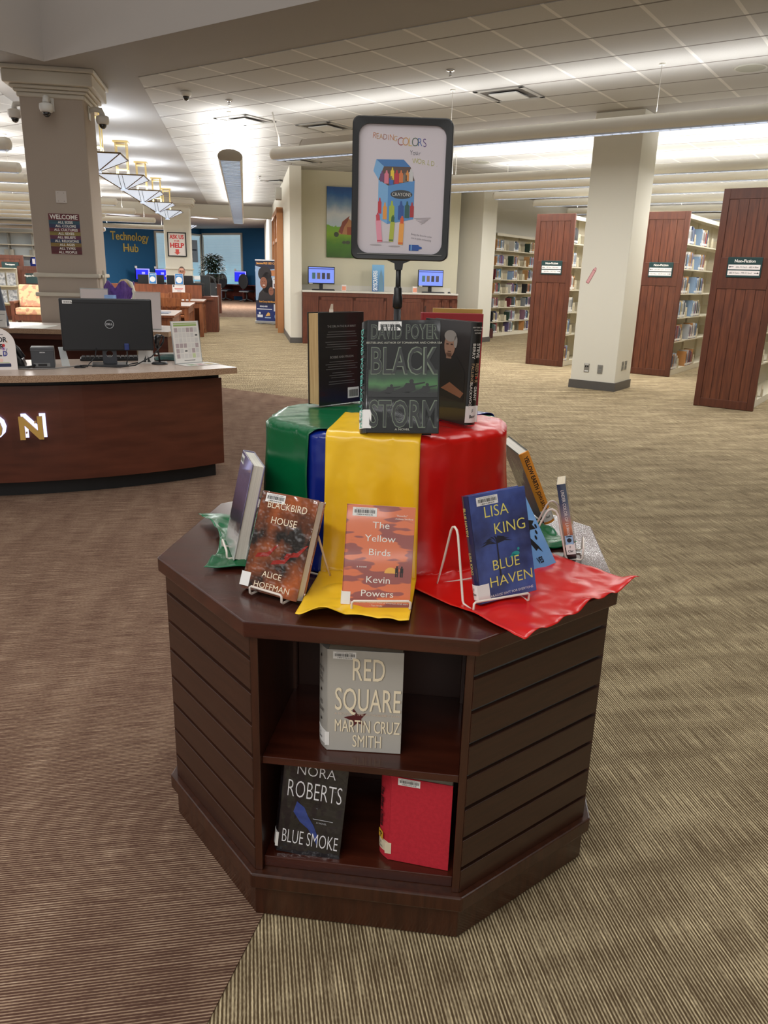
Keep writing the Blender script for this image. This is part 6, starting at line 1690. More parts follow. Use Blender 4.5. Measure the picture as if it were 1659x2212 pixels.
bd_('lettering', lambda m: (m.write('Become FREE GED Classes', 0.0, 1.50, 0.052, sx=0.78, bold=0.03), m.write('Scott County Adult Education', 0.0, 0.50, 0.045, sx=0.66, bold=0.03)), (226, 160, 70), 0.004)
bd_('lettering', lambda m: (m.write('502-863-4080', -0.13, 0.375, 0.04, sx=0.70, bold=0.03), m.rect(-0.33, 0.31, 0.12, 0.33)), (230, 232, 236), 0.004)
bd_('white_patch', lambda m: m.rect(0.17, 0.27, 0.32, 0.46), (206, 208, 214), 0.004)
bd_('emblem', lambda m: (m.rect(-0.32, 0.10, -0.16, 0.17), m.disc(-0.25, 0.21, 0.03)), (226, 230, 236), 0.004)
bd_('emblem', lambda m: (m.ngon([(-0.08, 0.13, 0), (0.06, 0.15, 0), (0.05, 0.22, 0), (0.0, 0.24, 0), (-0.05, 0.18, 0)]),), (226, 176, 96), 0.004)
bd_('emblem', lambda m: (m.rect(-0.10, 0.08, 0.08, 0.11), m.disc(0.24, 0.13, 0.05, 0, 16, 0.07)), (150, 176, 206), 0.004)

# raised letters on the left blue wall
LWM = Matrix(((V.x, -U.x, 0, lw(4.3)[0]), (V.y, -U.y, 0, lw(4.3)[1]), (0, 0, 1, 0), (0, 0, 0, 1)))   # x along the wall to the right, -y out of the wall
for s, y0, hh in (('Technology', 2.60, 0.36), ('Hub', 2.10, 0.36)):
    t = thing('wall_lettering', 'gold raised letters %s on the blue wall' % s, 'lettering', M=LWM @ at(-0.05, -0.02, y0) @ FRONT)
    k = glyphs(s)[2] * hh / 0.7
    child('letters', t, lambda m: m.write(s, 0, 0, hh, sx=(2.12 if s == 'Technology' else 0.86) / k, bold=0.01, depth=0.03), mat('olive_gold_letter', (190, 164, 84), 0.5))
    child('mounting_pins', t, lambda m: m.box(-0.3, 0.1, -0.018, 0.3, 0.12, 0.0), gold)

# computer stations in the blue room
scr_blue = mat('blue_screen', (40, 44, 210), 0.3, emit=0.9, ecol=(40, 44, 220))
scr_win = mat('pale_screen_window', (150, 150, 236), 0.3, emit=0.9, ecol=(150, 150, 236))
wd = mat('dark_red_desk_wood', (92, 44, 34), 0.4)
def station(label, M, chair_l, mon_l):
    t = thing('computer_desk', label, 'desk', M=M, group='computer desks in the blue room')
    child('desktop', t, lambda m: m.box(-0.75, 0, 0.72, 0.75, 0.75, 0.76), wd)
    for x in (-0.75, 0.71): child('side_panel', t, lambda m: m.box(x, 0, 0.004, x + 0.04, 0.75, 0.72), wd)
    child('modesty_panel', t, lambda m: m.box(-0.71, 0.68, 0.2, 0.71, 0.71, 0.72), wd)
    p = thing('computer_monitor', mon_l, 'monitor', M=M @ at(0.12, 0.42, 0.765), group='lit blue monitors in the blue room')
    child('case', p, lambda m: m.box(-0.40, 0, 0.12, 0.40, 0.04, 0.62), scr_black)
    child('screen', p, lambda m: m.box(-0.385, -0.004, 0.135, 0.385, 0.0, 0.605), scr_blue)
    child('screen_window', p, lambda m: (m.box(-0.385, -0.006, 0.56, 0.385, -0.004, 0.605), m.box(-0.06, -0.006, 0.36, 0.12, -0.004, 0.46), m.box(0.31, -0.006, 0.3, 0.385, -0.004, 0.56)), scr_win)
    child('stand', p, lambda m: (m.box(-0.05, 0.0, 0, 0.05, 0.03, 0.14), m.box(-0.16, -0.08, 0, 0.16, 0.12, 0.014)), scr_black)
    child('camera_tag', p, lambda m: m.box(-0.42, 0, 0.62, -0.30, 0.02, 0.72), white_pl)
    if chair_l:
        c = thing('office_chair', chair_l, 'chair', M=M @ at(-0.12, -0.35, 0) @ rz(0.15), group='black office chairs in the blue room')
        child('backrest', c, lambda m: (setattr(m, 'M', at(0, -0.22, 0.62) @ FRONT), m.prism([(0.27 * math.cos(a) * (1 if math.sin(a) > -.6 else .9), 0.30 + 0.34 * math.sin(a)) for a in [2 * PI * i / 24 for i in range(24)]], -0.03, 0.05)), blackm, bevel=0.02)
        child('seat', c, lambda m: m.box(-0.27, -0.2, 0.44, 0.27, 0.28, 0.53), blackm, bevel=0.03)
        child('seat_trim', c, lambda m: m.box(-0.25, -0.26, 0.45, 0.25, -0.2, 0.49), mat('chair_trim_grey', (110, 112, 114), 0.4))
        child('gas_post', c, lambda m: m.tube([(0, 0, 0.1), (0, 0, 0.45)], 0.035, 10), blackm)
        for k in range(5): child('base_arm', c, lambda m: m.tube([(0, 0, 0.13), (0.34 * math.cos(k * 1.257), 0.34 * math.sin(k * 1.257), 0.04)], 0.03, 8), blackm)
RA = math.atan2(U.y, U.x); LA = math.atan2(V.y, V.x)
def RWM(t_, off): p = rw(t_, off); return at(*p, 0) @ rz(RA)
station('computer desk on the right under the blue wall beside the window', RWM(3.35, 1.15), 'black office chair nearest the window', 'lit blue monitor right of the window')
station('computer desk half hidden behind the roll up banner', RWM(4.75, 1.15), 'black office chair left of the roll up banner', 'lit blue monitor partly behind the roll up banner')
def LWS(t_, off): p = lw(t_, off); return at(*p, 0) @ rz(LA)
station('computer desk below the gold wall lettering at its left', LWS(4.45, 1.2), None, 'lit blue monitor below the wall lettering at its left')
station('computer desk below the gold wall lettering at its right', LWS(3.35, 1.2), None, 'lit blue monitor below the wall lettering at its right')

# potted plant and round poster stand by the far pillar
t = thing('potted_tree', 'dark leafy plant in a black pot right of the far pillar', 'plant', M=HM(-1.05, 27.6))
child('stand', t, lambda m: m.box(-0.25, -0.2, 0.003, 0.25, 0.2, 0.95), oak_dk)
child('pot', t, lambda m: m.lathe([(0.14, 0.95), (0.18, 0.97), (0.22, 1.25), (0.20, 1.27), (0, 1.25)], 18), blackm, smooth=True)
child('stem', t, lambda m: (m.tube([(0, 0, 1.2), (0.03, 0, 1.5), (0.0, 0, 1.75)], 0.012, 6), m.tube([(0, 0, 1.3), (-0.12, 0.05, 1.55)], 0.009, 6), m.tube([(0, 0, 1.35), (0.15, -0.05, 1.6)], 0.009, 6)), mat('plant_stem', (64, 52, 40), 0.7))
def leaves(m):
    q = random.Random(21)
    for i in range(1100):
        a = q.uniform(0, 2 * PI); e = q.uniform(-0.4, 1.0); r = q.uniform(0.05, 0.36)
        c = Vector((r * math.cos(a) * 1.1, r * math.sin(a), 1.50 + 0.42 * e * (1 - r * 0.6) - (0.25 if r > 0.3 else 0)))
        d = Vector((math.cos(a + q.uniform(-.8, .8)), math.sin(a + q.uniform(-.8, .8)), q.uniform(-0.7, 0.4))).normalized()
        s = d.cross(Vector((0, 0, 1))).normalized() * 0.034
        L = q.uniform(0.09, 0.16)
        m.add([c, c + d * L * .5 + s, c + d * L, c + d * L * .5 - s], [(0, 1, 2, 3)])
child('leaves', t, leaves, mat('dark_leaf', (28, 44, 30), 0.5, c2=(50, 70, 48), scale=6))['kind'] = 'stuff'
t = thing('poster', 'pale poster hanging in the window beside the far pillar', 'poster', M=at(*lw(0.75, 0.09), 1.75) @ rz(LA))
child('sheet', t, lambda m: m.box(-0.42, 0, 0, 0.42, 0.01, 1.05), mat('grey_poster', (150, 150, 152), 0.5))
child('print', t, lambda m: (m.box(-0.35, -0.002, 0.55, 0.35, 0, 0.62), m.box(-0.08, -0.002, 0.2, 0.08, 0, 0.45)), ink((52, 54, 60)))
# troffers in the blue room ceiling
for lab, a, d in (('flat ceiling light before the gold wall lettering', -4.6, 33.2), ('flat ceiling light right of the far pillar', -1.6, 33.0), ('flat ceiling light behind the hall trough', 0.3, 32.0)):
    t = thing('ceiling_troffer', lab, 'ceiling light', M=at(*hk(a, d), CEIL - 0.03) @ rz(BLD), group='flat ceiling lights in the blue room')
    child('frame', t, lambda m: m.box(-0.32, -0.62, 0, 0.32, 0.62, 0.024), vent_m)
    child('lens', t, lambda m: m.box(-0.28, -0.58, -0.006, 0.28, 0.58, 0.0), mat('troffer_lens', (226, 232, 240), 0.4, emit=0.9))
    lamp_area('troffer_lamp', t, at(0, 0, -0.02), 0.5, 1.1, 260)
# wall speaker on the hall wall
t = thing('wall_speaker', 'small grey box speaker high on the hall wall by the oak door', 'speaker', M=at(*hk(0.90, 19.7), 3.02) @ rz(HALL - PI / 2))
child('case', t, lambda m: m.box(-0.12, -0.14, 0, 0.12, 0, 0.26), mat('speaker_grey', (172, 168, 158), 0.5), bevel=0.01)
child('grille', t, lambda m: m.box(-0.10, -0.146, 0.02, 0.10, -0.14, 0.24), mat('speaker_grille', (150, 150, 138)))

# ---- catalogue alcove: cabinet, counter, two monitors, painting
AM = at(*hk(1.14, 16.13), 0) @ rz(HALL)
cab = mat('alcove_cabinet_wood', (104, 54, 35), 0.38, c2=(86, 42, 27), scale=4, stretch=(6, 6, 1))
t = thing('alcove_cabinet', 'long low panelled wood cabinet in the alcove', 'cabinet', M=AM)
CL = 3.22
child('carcass', t, lambda m: m.box(0, 0.02, 0.003, CL, 0.64, 1.02), cab)
child('face_frame', t, lambda m: (m.box(0, 0, 0.003, CL, 0.022, 0.10), m.box(0, 0, 0.94, CL, 0.022, 1.02), m.box(0, 0, 0.1, 0.32, 0.022, 0.94), m.box(1.72, 0, 0.1, 2.02, 0.022, 0.94)), cab, bevel=0.002)
for i, (x0, x1) in enumerate(((0.33, 1.02), (1.03, 1.71), (2.03, 2.50), (2.51, 2.88), (2.89, 3.05), (3.06, CL))):
    dr = child('door', t, lambda m: (m.box(x0, -0.004, 0.11, x1, 0.016, 0.93), m.box(x0, -0.012, 0.11, x0 + 0.05, -0.004, 0.93), m.box(x1 - 0.05, -0.012, 0.11, x1, -0.004, 0.93), m.box(x0, -0.012, 0.87, x1, -0.004, 0.93), m.box(x0, -0.012, 0.11, x1, -0.004, 0.17)), cab)
    if i >= 3: child('handle', dr, lambda m: m.box(x0 + 0.02, -0.03, 0.45, x0 + 0.032, -0.012, 0.80), blackm)
child('counter', t, lambda m: m.box(-0.005, -0.02, 1.02, CL + 0.01, 0.65, 1.055), mat('white_counter', (214, 210, 200), 0.3), bevel=0.004)
child('backsplash', t, lambda m: m.box(0, 0.63, 1.055, CL, 0.648, 1.155), mat('white_counter', (214, 210, 200)))
screen_cat = mat('catalogue_screen', (108, 130, 214), 0.3, emit=0.7, ecol=(110, 132, 220))
def catmon(label, x):
    t = thing('computer_monitor', label, 'monitor', M=AM @ at(x, 0.25, 1.056) @ rz(0.06), group='catalogue monitors in the alcove')
    child('case', t, lambda m: m.box(-0.275, 0, 0.12, 0.275, 0.035, 0.46), scr_black, bevel=0.004)
    sc0 = child('screen', t, lambda m: m.box(-0.26, -0.003, 0.145, 0.26, 0.0, 0.445), screen_cat)
    child('page_header', sc0, lambda m: m.box(-0.26, -0.005, 0.41, 0.26, -0.003, 0.425), ink((60, 70, 150)))
    for i, c in enumerate(((70, 110, 110), (120, 104, 90), (60, 60, 66), (76, 72, 90))):
        child('cover_thumbnail', sc0, lambda m: m.box(-0.19 + i * 0.10, -0.005, 0.22, -0.125 + i * 0.10, -0.003, 0.34), ink(c))
    child('sticker', t, lambda m: m.box(-0.25, -0.004, 0.125, -0.18, -0.001, 0.14), sticker_m)
    child('stand', t, lambda m: (m.box(-0.035, 0.03, 0, 0.035, 0.06, 0.2), m.box(-0.11, -0.04, 0, 0.11, 0.12, 0.012)), scr_black)
    k = thing('keyboard', 'keyboard in front of the ' + label, 'keyboard', M=AM @ at(x + 0.02, 0.08, 1.056))
    child('case', k, lambda m: m.box(-0.23, -0.07, 0, 0.23, 0.06, 0.02), scr_black, bevel=0.004)
    child('keys', k, lambda m: m.box(-0.22, -0.06, 0.02, 0.22, 0.05, 0.026), mat('key_black', (38, 38, 40)))
catmon('left catalogue monitor in the alcove', 0.40)
catmon('right catalogue monitor in the alcove', 2.69)
t = thing('computer_mouse', 'black mouse right of the right catalogue monitor', 'mouse', M=AM @ at(3.06, 0.1, 1.056))
child('body', t, lambda m: m.lathe([(0.03, 0), (0.034, 0.012), (0.02, 0.03), (0, 0.034)], 12), scr_black, smooth=True)
def cubebox(label, x):
    t = thing('pencil_box', label, 'box', M=AM @ at(x, 0.15, 1.056))
    child('box', t, lambda m: m.box(-0.045, -0.045, 0, 0.045, 0.045, 0.12), mat('sign_white', (236, 228, 224)))
    child('print', t, lambda m: (m.box(-0.04, -0.047, 0.01, 0.04, -0.045, 0.09)), ink((226, 150, 120)))
cubebox('small white box with orange print beside the left catalogue monitor', 0.85)
cubebox('small white box with orange print behind the sign pole', 2.33)
t = thing('display_book', 'tall blue book with white vertical lettering standing on the alcove counter', 'book', M=AM @ at(1.45, 0.22, 1.057) @ rx(-0.1))
child('cover', t, lambda m: m.box(0, 0, 0, 0.25, 0.02, 0.53), ramp_mat('skyscraper_cover', [(0, (50, 90, 140)), (0.5, (70, 130, 180)), (1, (110, 170, 214))], 'Z', 0.53, 0.3, 6, 0.3))
child('tower', t, lambda m: (setattr(m, 'M', at(0, -0.001, 0) @ FRONT), m.ngon([(0.13, 0.0, 0), (0.24, 0.0, 0), (0.22, 0.30, 0), (0.185, 0.44, 0), (0.15, 0.30, 0)])), ink((92, 130, 152)))
child('lettering', t, lambda m: (setattr(m, 'M', at(0, -0.002, 0) @ FRONT), m.write('SKYSCRAPERS', 0.105, 0.02, 0.085, 'L', sx=0.52, rot=PI / 2, bold=0.03)), ink((232, 238, 244)))
pt_ = thing('landscape_painting', 'bright canvas of a barn in a green field under a blue sky', 'painting', M=AM @ at(0.54, 0.645, 1.71))
pw, phh = 1.25, 1.36
child('canvas', pt_, lambda m: m.box(0, -0.035, 0, pw, 0, phh), ramp_mat('painted_landscape', [(0.0, (50, 86, 24)), (0.2, (70, 116, 30)), (0.34, (120, 156, 40)), (0.46, (110, 160, 50)), (0.47, (176, 192, 200)), (0.62, (206, 212, 216)), (0.74, (130, 160, 190)), (0.9, (50, 100, 164)), (1.0, (36, 78, 140))], 'Z', phh, 0.20, 4.5, 0.5))
def bar(m, z): m.M = at(0, -0.0358 - z, 0) @ FRONT
child('barn', pt_, lambda m: (bar(m, 0), m.ngon([(0.25, 0.46, 0), (0.62, 0.44, 0), (0.62, 0.66, 0), (0.42, 0.78, 0), (0.32, 0.70, 0)])), ink((170, 120, 80)))
child('barn_roof', pt_, lambda m: (bar(m, 0.001), m.ngon([(0.24, 0.50, 0), (0.33, 0.70, 0), (0.47, 0.82, 0), (0.44, 0.72, 0), (0.36, 0.60, 0), (0.32, 0.46, 0)])), ink((128, 66, 56)))
child('barn_door', pt_, lambda m: (bar(m, 0.001), m.rect(0.42, 0.45, 0.55, 0.60)), ink((140, 70, 44)))
child('bushes', pt_, lambda m: (bar(m, 0.001), m.disc(0.2, 0.45, 0.05), m.disc(0.36, 0.30, 0.04, 0, 12, 0.03), m.disc(0.44, 0.30, 0.05, 0, 12, 0.035)), ink((60, 66, 50)))

# ================================================================== THE STACKS
endw = mat('end_panel_wood', (108, 58, 35), 0.42, c2=(84, 42, 25), scale=5, stretch=(7, 7, 0.7), coat=0.1)
endf = mat('end_panel_frame', (94, 49, 30), 0.42, c2=(80, 40, 24), scale=5, stretch=(7, 7, 0.8))
steel = mat('cream_shelf_steel', (214, 206, 184), 0.45)
steel_d = mat('cream_bookend', (196, 186, 160), 0.45)
sgreen = mat('dark_green_sign', (22, 54, 54), 0.4)
PH = 2.40
def end_panel(M, label, two=True, h=PH, w=0.66):
    t = thing('end_panel', label, 'shelf end panel', M=M, group='wooden end panels of the bookcases')
    # local: x across (0..w), -y faces out
    child('board', t, lambda m: m.box(0, 0, 0.004, w, 0.025, h), endf)
    child('frame', t, lambda m: (m.box(0, -0.014, 0.004, 0.07, 0, h), m.box(w - 0.07, -0.014, 0.004, w, 0, h), m.box(0.07, -0.014, h - 0.11, w - 0.07, 0, h), m.box(0.07, -0.014, 0.004, w - 0.07, 0, 0.10), m.box(0.07, -0.014, h * 0.56, w - 0.07, 0, h * 0.70)), endf, bevel=0.003)
    n = 5
    for z0, z1 in ((0.10, h * 0.56), (h * 0.70, h - 0.11)):
        for i in range(n):
            x0 = 0.07 + (w - 0.14) * i / n
            ww = (w - 0.14) / n
            child('plank', t, lambda m: m.box(x0 + 0.005, -0.009 if i % 2 else -0.004, z0, x0 + ww - 0.005, 0, z1), endw)
    return t
def nf_sign(M, label, l1, l2, w=0.36):
    t = thing('range_sign', label, 'sign', M=M, group='green non fiction signs on the end panels')
    h = 0.215
    child('board', t, lambda m: m.box(-w / 2, -0.012, 0, w / 2, 0, h), sgreen, bevel=0.003)
    for z0, s, al in ((0.085, l1, 'L'), (0.022, l2, 'R')):
        st_ = child('insert', t, lambda m: m.box(-w * 0.46, -0.0145, z0, w * 0.46, -0.012, z0 + 0.05), mat('sign_white', (236, 228, 224)))
        def tx(m):
            m.M = at(0, -0.0152, 0) @ FRONT
            m.write(s, -w * 0.24 if al == 'L' else w * 0.24, z0 + 0.017, 0.017, al, sx=0.95)
            sg_ = -1 if al == 'L' else 1
            x = sg_ * w * 0.36; y = z0 + 0.0255
            m.rect(x - 0.02, y - 0.003, x + 0.02, y + 0.003); m.ngon([(x + sg_ * 0.032, y, 0), (x + sg_ * 0.014, y + sg_ * 0.010, 0), (x + sg_ * 0.014, y - sg_ * 0.010, 0)])
        child('lettering', st_, tx, bar_m)
    child('lettering', t, lambda m: (setattr(m, 'M', at(0, -0.0128, 0) @ FRONT), m.write('Non-Fiction', 0, 0.160, 0.030, sx=1.05, bold=0.03)), ink(WHITE_INK))

# books for the shelves: twelve shared shapes, one object for each book
PAL = [('navy', (40, 50, 84)), ('white', (216, 214, 208)), ('maroon', (110, 44, 52)), ('grey', (130, 134, 140)), ('black', (34, 34, 38)), ('cream', (206, 190, 150)), ('teal', (56, 92, 96)), ('red', (140, 58, 60)),
       ('pale blue', (140, 166, 196)), ('tan', (176, 134, 88)), ('mauve', (130, 96, 116)), ('dark green', (44, 66, 56)), ('orange', (186, 134, 84)), ('silver', (176, 180, 186)), ('purple', (92, 80, 120))]
lab_m = mat('spine_sticker', (226, 224, 218), 0.5)
_bk = {}
def shelf_book_mesh(ci, ti, hi):
    k = (ci, ti, hi)
    if k in _bk: return _bk[k]
    t_ = (0.036, 0.046, 0.056, 0.030)[ti]; h = (0.215, 0.235, 0.25, 0.20)[hi]; d = 0.15
    m = MB()
    m.cur = 0; m.box(0, 0.004, 0, t_, d, h)
    m.add([(0, 0.004, 0), (t_ * 0.5, 0, 0), (t_, 0.004, 0), (0, 0.004, h), (t_ * 0.5, 0, h), (t_, 0.004, h)], [(0, 1, 4, 3), (1, 2, 5, 4), (0, 2, 1), (3, 4, 5)])
    m.cur = 1; m.box(-0.0003, -0.0006, 0.012, t_ + 0.0003, 0.008, 0.042)
    m.cur = 2; m.box(0.003, 0.01, h - 0.002, t_ - 0.003, d - 0.002, h + 0.0006)
    m.cur = 3; m.box(0.15 * t_, -0.0008, h * 0.36, 0.85 * t_, 0.006, h * 0.86)
    n, c = PAL[ci]
    me = bpy.data.meshes.new('shelf_book')
    me.from_pydata([tuple(p) for p in m.v], [], m.f)
    for mm in (mat('spine_' + n.replace(' ', '_'), c, 0.45), lab_m, mat('page_paper', (0, 0, 0)), mat('spine_print_' + n.replace(' ', '_'), tuple(int(v * 0.78 + 255 * 0.15) if sum(c) < 330 else int(v * 0.72) for v in c), 0.45)): me.materials.append(mm)
    for i, p in enumerate(me.polygons): p.material_index = m.mi[i]
    _bk[k] = (me, t_, h, n)
    return _bk[k]
ORD = ['first', 'second', 'third', 'fourth', 'fifth', 'sixth', 'seventh', 'eighth', 'ninth', 'tenth', 'eleventh', 'twelfth', 'thirteenth', 'fourteenth', 'fifteenth', 'sixteenth']
SHN = ['bottom', 'second lowest', 'third lowest', 'middle', 'third highest', 'second highest', 'top']
BR = random.Random(42)
def put_book(M, ci, label, group, ti, hi, lean=0.0):
    me, t_, h, n = shelf_book_mesh(ci, ti, hi)
    o = bpy.data.objects.new('shelf_book', me); COL.objects.link(o)
    o.matrix_world = M @ ry(lean)
    tag(o, label, 'book', group)
    return t_
def bookend(M, label, group):
    m = MB()
    m.box(0, -0.0, 0, 0.003, 0.13, 0.14)
    m.box(-0.09, 0.0, 0.0, 0.0, 0.13, 0.003)
    o = obj('bookend', m, steel_d); o.matrix_world = M
    tag(o, label, 'bookend', group)
def face_end(M, label, group, w=0.14, h=0.15):
    m = MB(); m.M = FRONT
    m.prism([(0, 0), (w, 0), (w * 0.82, h), (w * 0.18, h)], -0.004, 0)
    m.prism([(w * .36, 0.0), (w * .64, 0.0), (w * .58, h * .6), (w * .42, h * .6)], 0.0, 0.012)
    m.M = Matrix(); m.box(0, 0, 0, w, 0.10, 0.003)
    o = obj('bookend', m, steel_d); o.matrix_world = M
    tag(o, label, 'bookend', group)
CNT = [0]
def run(M, zlist, x0, x1, where, gname, names, lo=6, hi_=8, cols=None, first=0):
    """one group of books on each shelf between x0 and x1, closed by a cream bookend"""
    for si, z in enumerate(zlist):
        if si < first: continue
        x = x0 + BR.uniform(0.01, 0.06)
        for k in range(BR.randint(lo, hi_)):
            ci = BR.choice(cols) if cols else BR.randrange(len(PAL)); ti = BR.choice((0, 1, 1, 2, 2, 3)); hi = BR.choice((0, 1, 1, 2, 3))
            t_ = put_book(M @ at(x, BR.uniform(-0.004, 0.006), z + 0.001), ci, '%s book, %s from left, %s shelf, %s' % (PAL[ci][0], ORD[k], names[si], where), gname, ti, hi, 0.0)
            x += t_ + 0.0012; CNT[0] += 1
        for e in range(2):
            if x + 0.16 > x1: break
            face_end(M @ at(x + 0.004, 0.012, z + 0.001), 'cream bookend, %s from left, %s shelf, %s' % (ORD[e], names[si], where), 'cream bookends of the stacks')
            x += 0.16 + BR.uniform(0.15, 0.3)

def case(M, label, L, zs, h, both=True, bay=0.91, dep=0.30):
    """steel shelving standing in local x 0..L, open towards -y"""
    t = thing('steel_bookcase', label, 'bookcase', M=M, group='cream steel bookcases')
    n = max(1, round(L / bay)); b = L / n
    for i in range(n + 1): child('upright', t, lambda m: m.box(i * b - 0.015, dep - 0.03, 0.003, i * b + 0.015, dep, h), steel)
    child('base', t, lambda m: m.box(0, 0.0, 0.003, L, dep, 0.085), steel)
    child('back_panel', t, lambda m: m.box(0, dep, 0.085, L, dep + 0.006, h), steel)
    child('canopy', t, lambda m: (m.box(-0.01, -0.02, h - 0.02, L + 0.01, dep + 0.01, h), m.box(-0.01, -0.02, h - 0.06, L + 0.01, -0.012, h - 0.02)), steel)
    for i in range(n):
        for z in zs[1:]:
            child('shelf', t, lambda m: (m.box(i * b + 0.003, 0.0, z - 0.018, i * b + b - 0.003, dep - 0.02, z)), steel)
            for xx in (i * b + 0.004, i * b + b - 0.007): child('shelf_bracket', t, lambda m: m.prism([(xx, 0.12), (xx + 0.003, 0.12), (xx + 0.003, dep - .02), (xx, dep - .02)], z, z + 0.15), steel)
    return t, b

VA = math.atan2(V.y, V.x)
# wall bookcase in the back (faces +U)
WB0 = Vector((2.22, 19.62, 0)) + U * 0.34
WBM = Matrix(((V.x, -U.x, 0, WB0.x), (V.y, -U.y, 0, WB0.y), (0, 0, 1, 0), (0, 0, 0, 1)))
ZS = [0.085, 0.36, 0.70, 1.03, 1.36, 1.69, 2.04]
case(WBM @ at(0.0, 0, 0), 'tall cream steel bookcase along the back wall left of the first end panel', 3.64, ZS, 2.42)
BAYN = ['left bay of the wall bookcase', 'middle bay of the wall bookcase', 'right bay of the wall bookcase']
for i in range(3):
    run(WBM, ZS, i * 0.91 + 0.02, i * 0.91 + 0.89, BAYN[i], 'books on the back wall bookcase', SHN, 6, 8)

# three ranges of the stacks, each with a wooden end panel towards us
def rng(c, label, sign, L, where, bays, l1, l2, zs, gname, nm, lo=9, hi_=11):
    P0 = Vector((*c, 0))                       # right front corner of the end panel
    PL = P0 - U * 0.66
    PMt = at(PL.x, PL.y, 0) @ rz(BLD)
    end_panel(PMt, label)
    nf_sign(PMt @ at(0.33, -0.015, 1.47), sign, l1, l2)
    # shelving behind it facing +U: local x along V (away), -y towards +U
    S0 = P0 + V * 0.04 + U * -0.045
    SM = Matrix(((V.x, -U.x, 0, S0.x), (V.y, -U.y, 0, S0.y), (0, 0, 1, 0), (0, 0, 0, 1)))
    case(SM, 'cream steel shelving behind ' + where, L, zs, PH - 0.03)
    S1 = PL + V * (0.04 + L) + U * 0.045
    SM2 = Matrix(((-V.x, U.x, 0, S1.x), (-V.y, U.y, 0, S1.y), (0, 0, 1, 0), (0, 0, 0, 1)))
    case(SM2, 'cream steel shelving on the left side behind ' + where, L, zs, PH - 0.03, dep=0.25)
    for i in range(bays):
        run(SM, zs, i * 0.91 + 0.02, i * 0.91 + 0.88, ('%s bay behind ' % ORD[i]) + where, gname, nm, lo, hi_, cols=COLS)
ZR = [0.085, 0.52, 0.88, 1.24, 1.60, 1.96]
NR = ['bottom', 'second lowest', 'third lowest', 'third highest', 'second highest', 'top']
COLS = [1, 5, 9, 3, 0, 1, 13, 12, 7, 4, 8, 10, 1]
rng((4.21, 8.83), 'nearest wooden end panel at the right edge of the view', 'green sign on the nearest end panel reading 636.73 to 799.32', 5.5, 'the nearest end panel', 1, '636.73 Dach - 683.4 Blan', '683.4 Kyns - 799.32 Sand', ZR, 'books behind the nearest end panel', NR, 4, 5)
rng((4.35, 12.02), 'middle wooden end panel right of the square column', 'green sign on the middle end panel', 6.4, 'the middle end panel', 2, '641.5973 LeCr - 613.2 Kenn', '613.2 Mace - 636.73 Colb', ZR, 'books behind the middle end panel', NR)
rng((2.90, 13.0), 'farthest wooden end panel left of the square column', 'green sign on the farthest end panel', 6.4, 'the farthest end panel', 1, '550 Davi - 599.0 Rose', '600.0 Rice - 641.5 Kitc', ZR, 'books behind the farthest end panel', NR, 4, 5)
# stack of books and step on the floor by the alcove column
t = thing('floor_display', 'dark red crate of books on the floor by the alcove column', 'crate', M=at(2.30, 19.0, 0) @ rz(BLD))
child('crate', t, lambda m: (m.box(-0.15, -0.15, 0.003, 0.15, 0.15, 0.22), m.box(-0.13, -0.13, 0.22, 0.13, 0.13, 0.235)), mat('maroon_cloth', (66, 18, 22)))
child('paper_tag', t, lambda m: m.box(-0.08, -0.16, 0.06, 0.05, -0.15, 0.12), sticker_m)

# outlets and the crayon cut-out on the square column
CM = at(2.98 - U.x * 0.612, 10.18 - U.y * 0.612, 0) @ rz(BLD)        # column front: x 0..0.612
steel_p = mat('outlet_steel', (150, 148, 142), 0.35, metal=0.5)
def outlet(label, M, kind):
    t = thing('wall_outlet', label, 'outlet', M=M, group='steel outlet plates on the square column')
    child('plate', t, lambda m: m.box(-0.035, -0.006, 0, 0.035, 0, 0.115), steel_p, bevel=0.002)
    if kind == 'data':
        child('jack', t, lambda m: (m.box(-0.022, -0.008, 0.068, -0.004, -0.006, 0.086), m.box(0.006, -0.008, 0.068, 0.024, -0.006, 0.086)), blackm)
        child('paper_label', t, lambda m: (m.box(-0.025, -0.0075, 0.010, 0.025, -0.006, 0.024), m.box(-0.025, -0.0075, 0.098, 0.025, -0.006, 0.110)), sticker_m)
    else:
        child('socket', t, lambda m: (m.box(-0.018, -0.008, 0.064, 0.018, -0.006, 0.096), m.box(-0.018, -0.008, 0.018, 0.018, -0.006, 0.050)), mat('socket_grey', (120, 120, 116), 0.5))
outlet('steel data outlet low on the front of the square column', CM @ at(0.215, -0.001, 0.22), 'data')
outlet('steel power outlet low on the front of the square column', CM @ at(0.40, -0.001, 0.215), 'p')
CS = at(2.98, 10.18, 0) @ rz(VA)
outlet('nearer steel outlet on the right side of the square column', CS @ at(0.25, -0.001, 0.26), 'p')
outlet('farther steel outlet on the right side of the square column', CS @ at(0.37, -0.001, 0.26), 'p')
t = thing('paper_cutout', 'pink paper crayon shaped cut out taped slantwise on the square column', 'paper cutout', M=CM @ at(0.085, -0.001, 1.37) @ ry(math.radians(27)))
child('paper', t, lambda m: (setattr(m, 'M', FRONT), m.prism([(0, 0), (0.042, 0), (0.042, 0.19), (0.030, 0.215), (0.012, 0.215), (0, 0.19)], 0, 0.002)), mat('pink_paper', (214, 160, 160), 0.6))
child('outline', t, lambda m: (setattr(m, 'M', at(0, -0.003, 0) @ FRONT), m.rect(0, 0, 0.004, 0.19), m.rect(0.038, 0, 0.042, 0.19), m.rect(0, 0.0, 0.042, 0.006), m.rect(0, 0.175, 0.042, 0.179), m.rect(0.010, 0.212, 0.032, 0.216)), ink((150, 60, 70)))

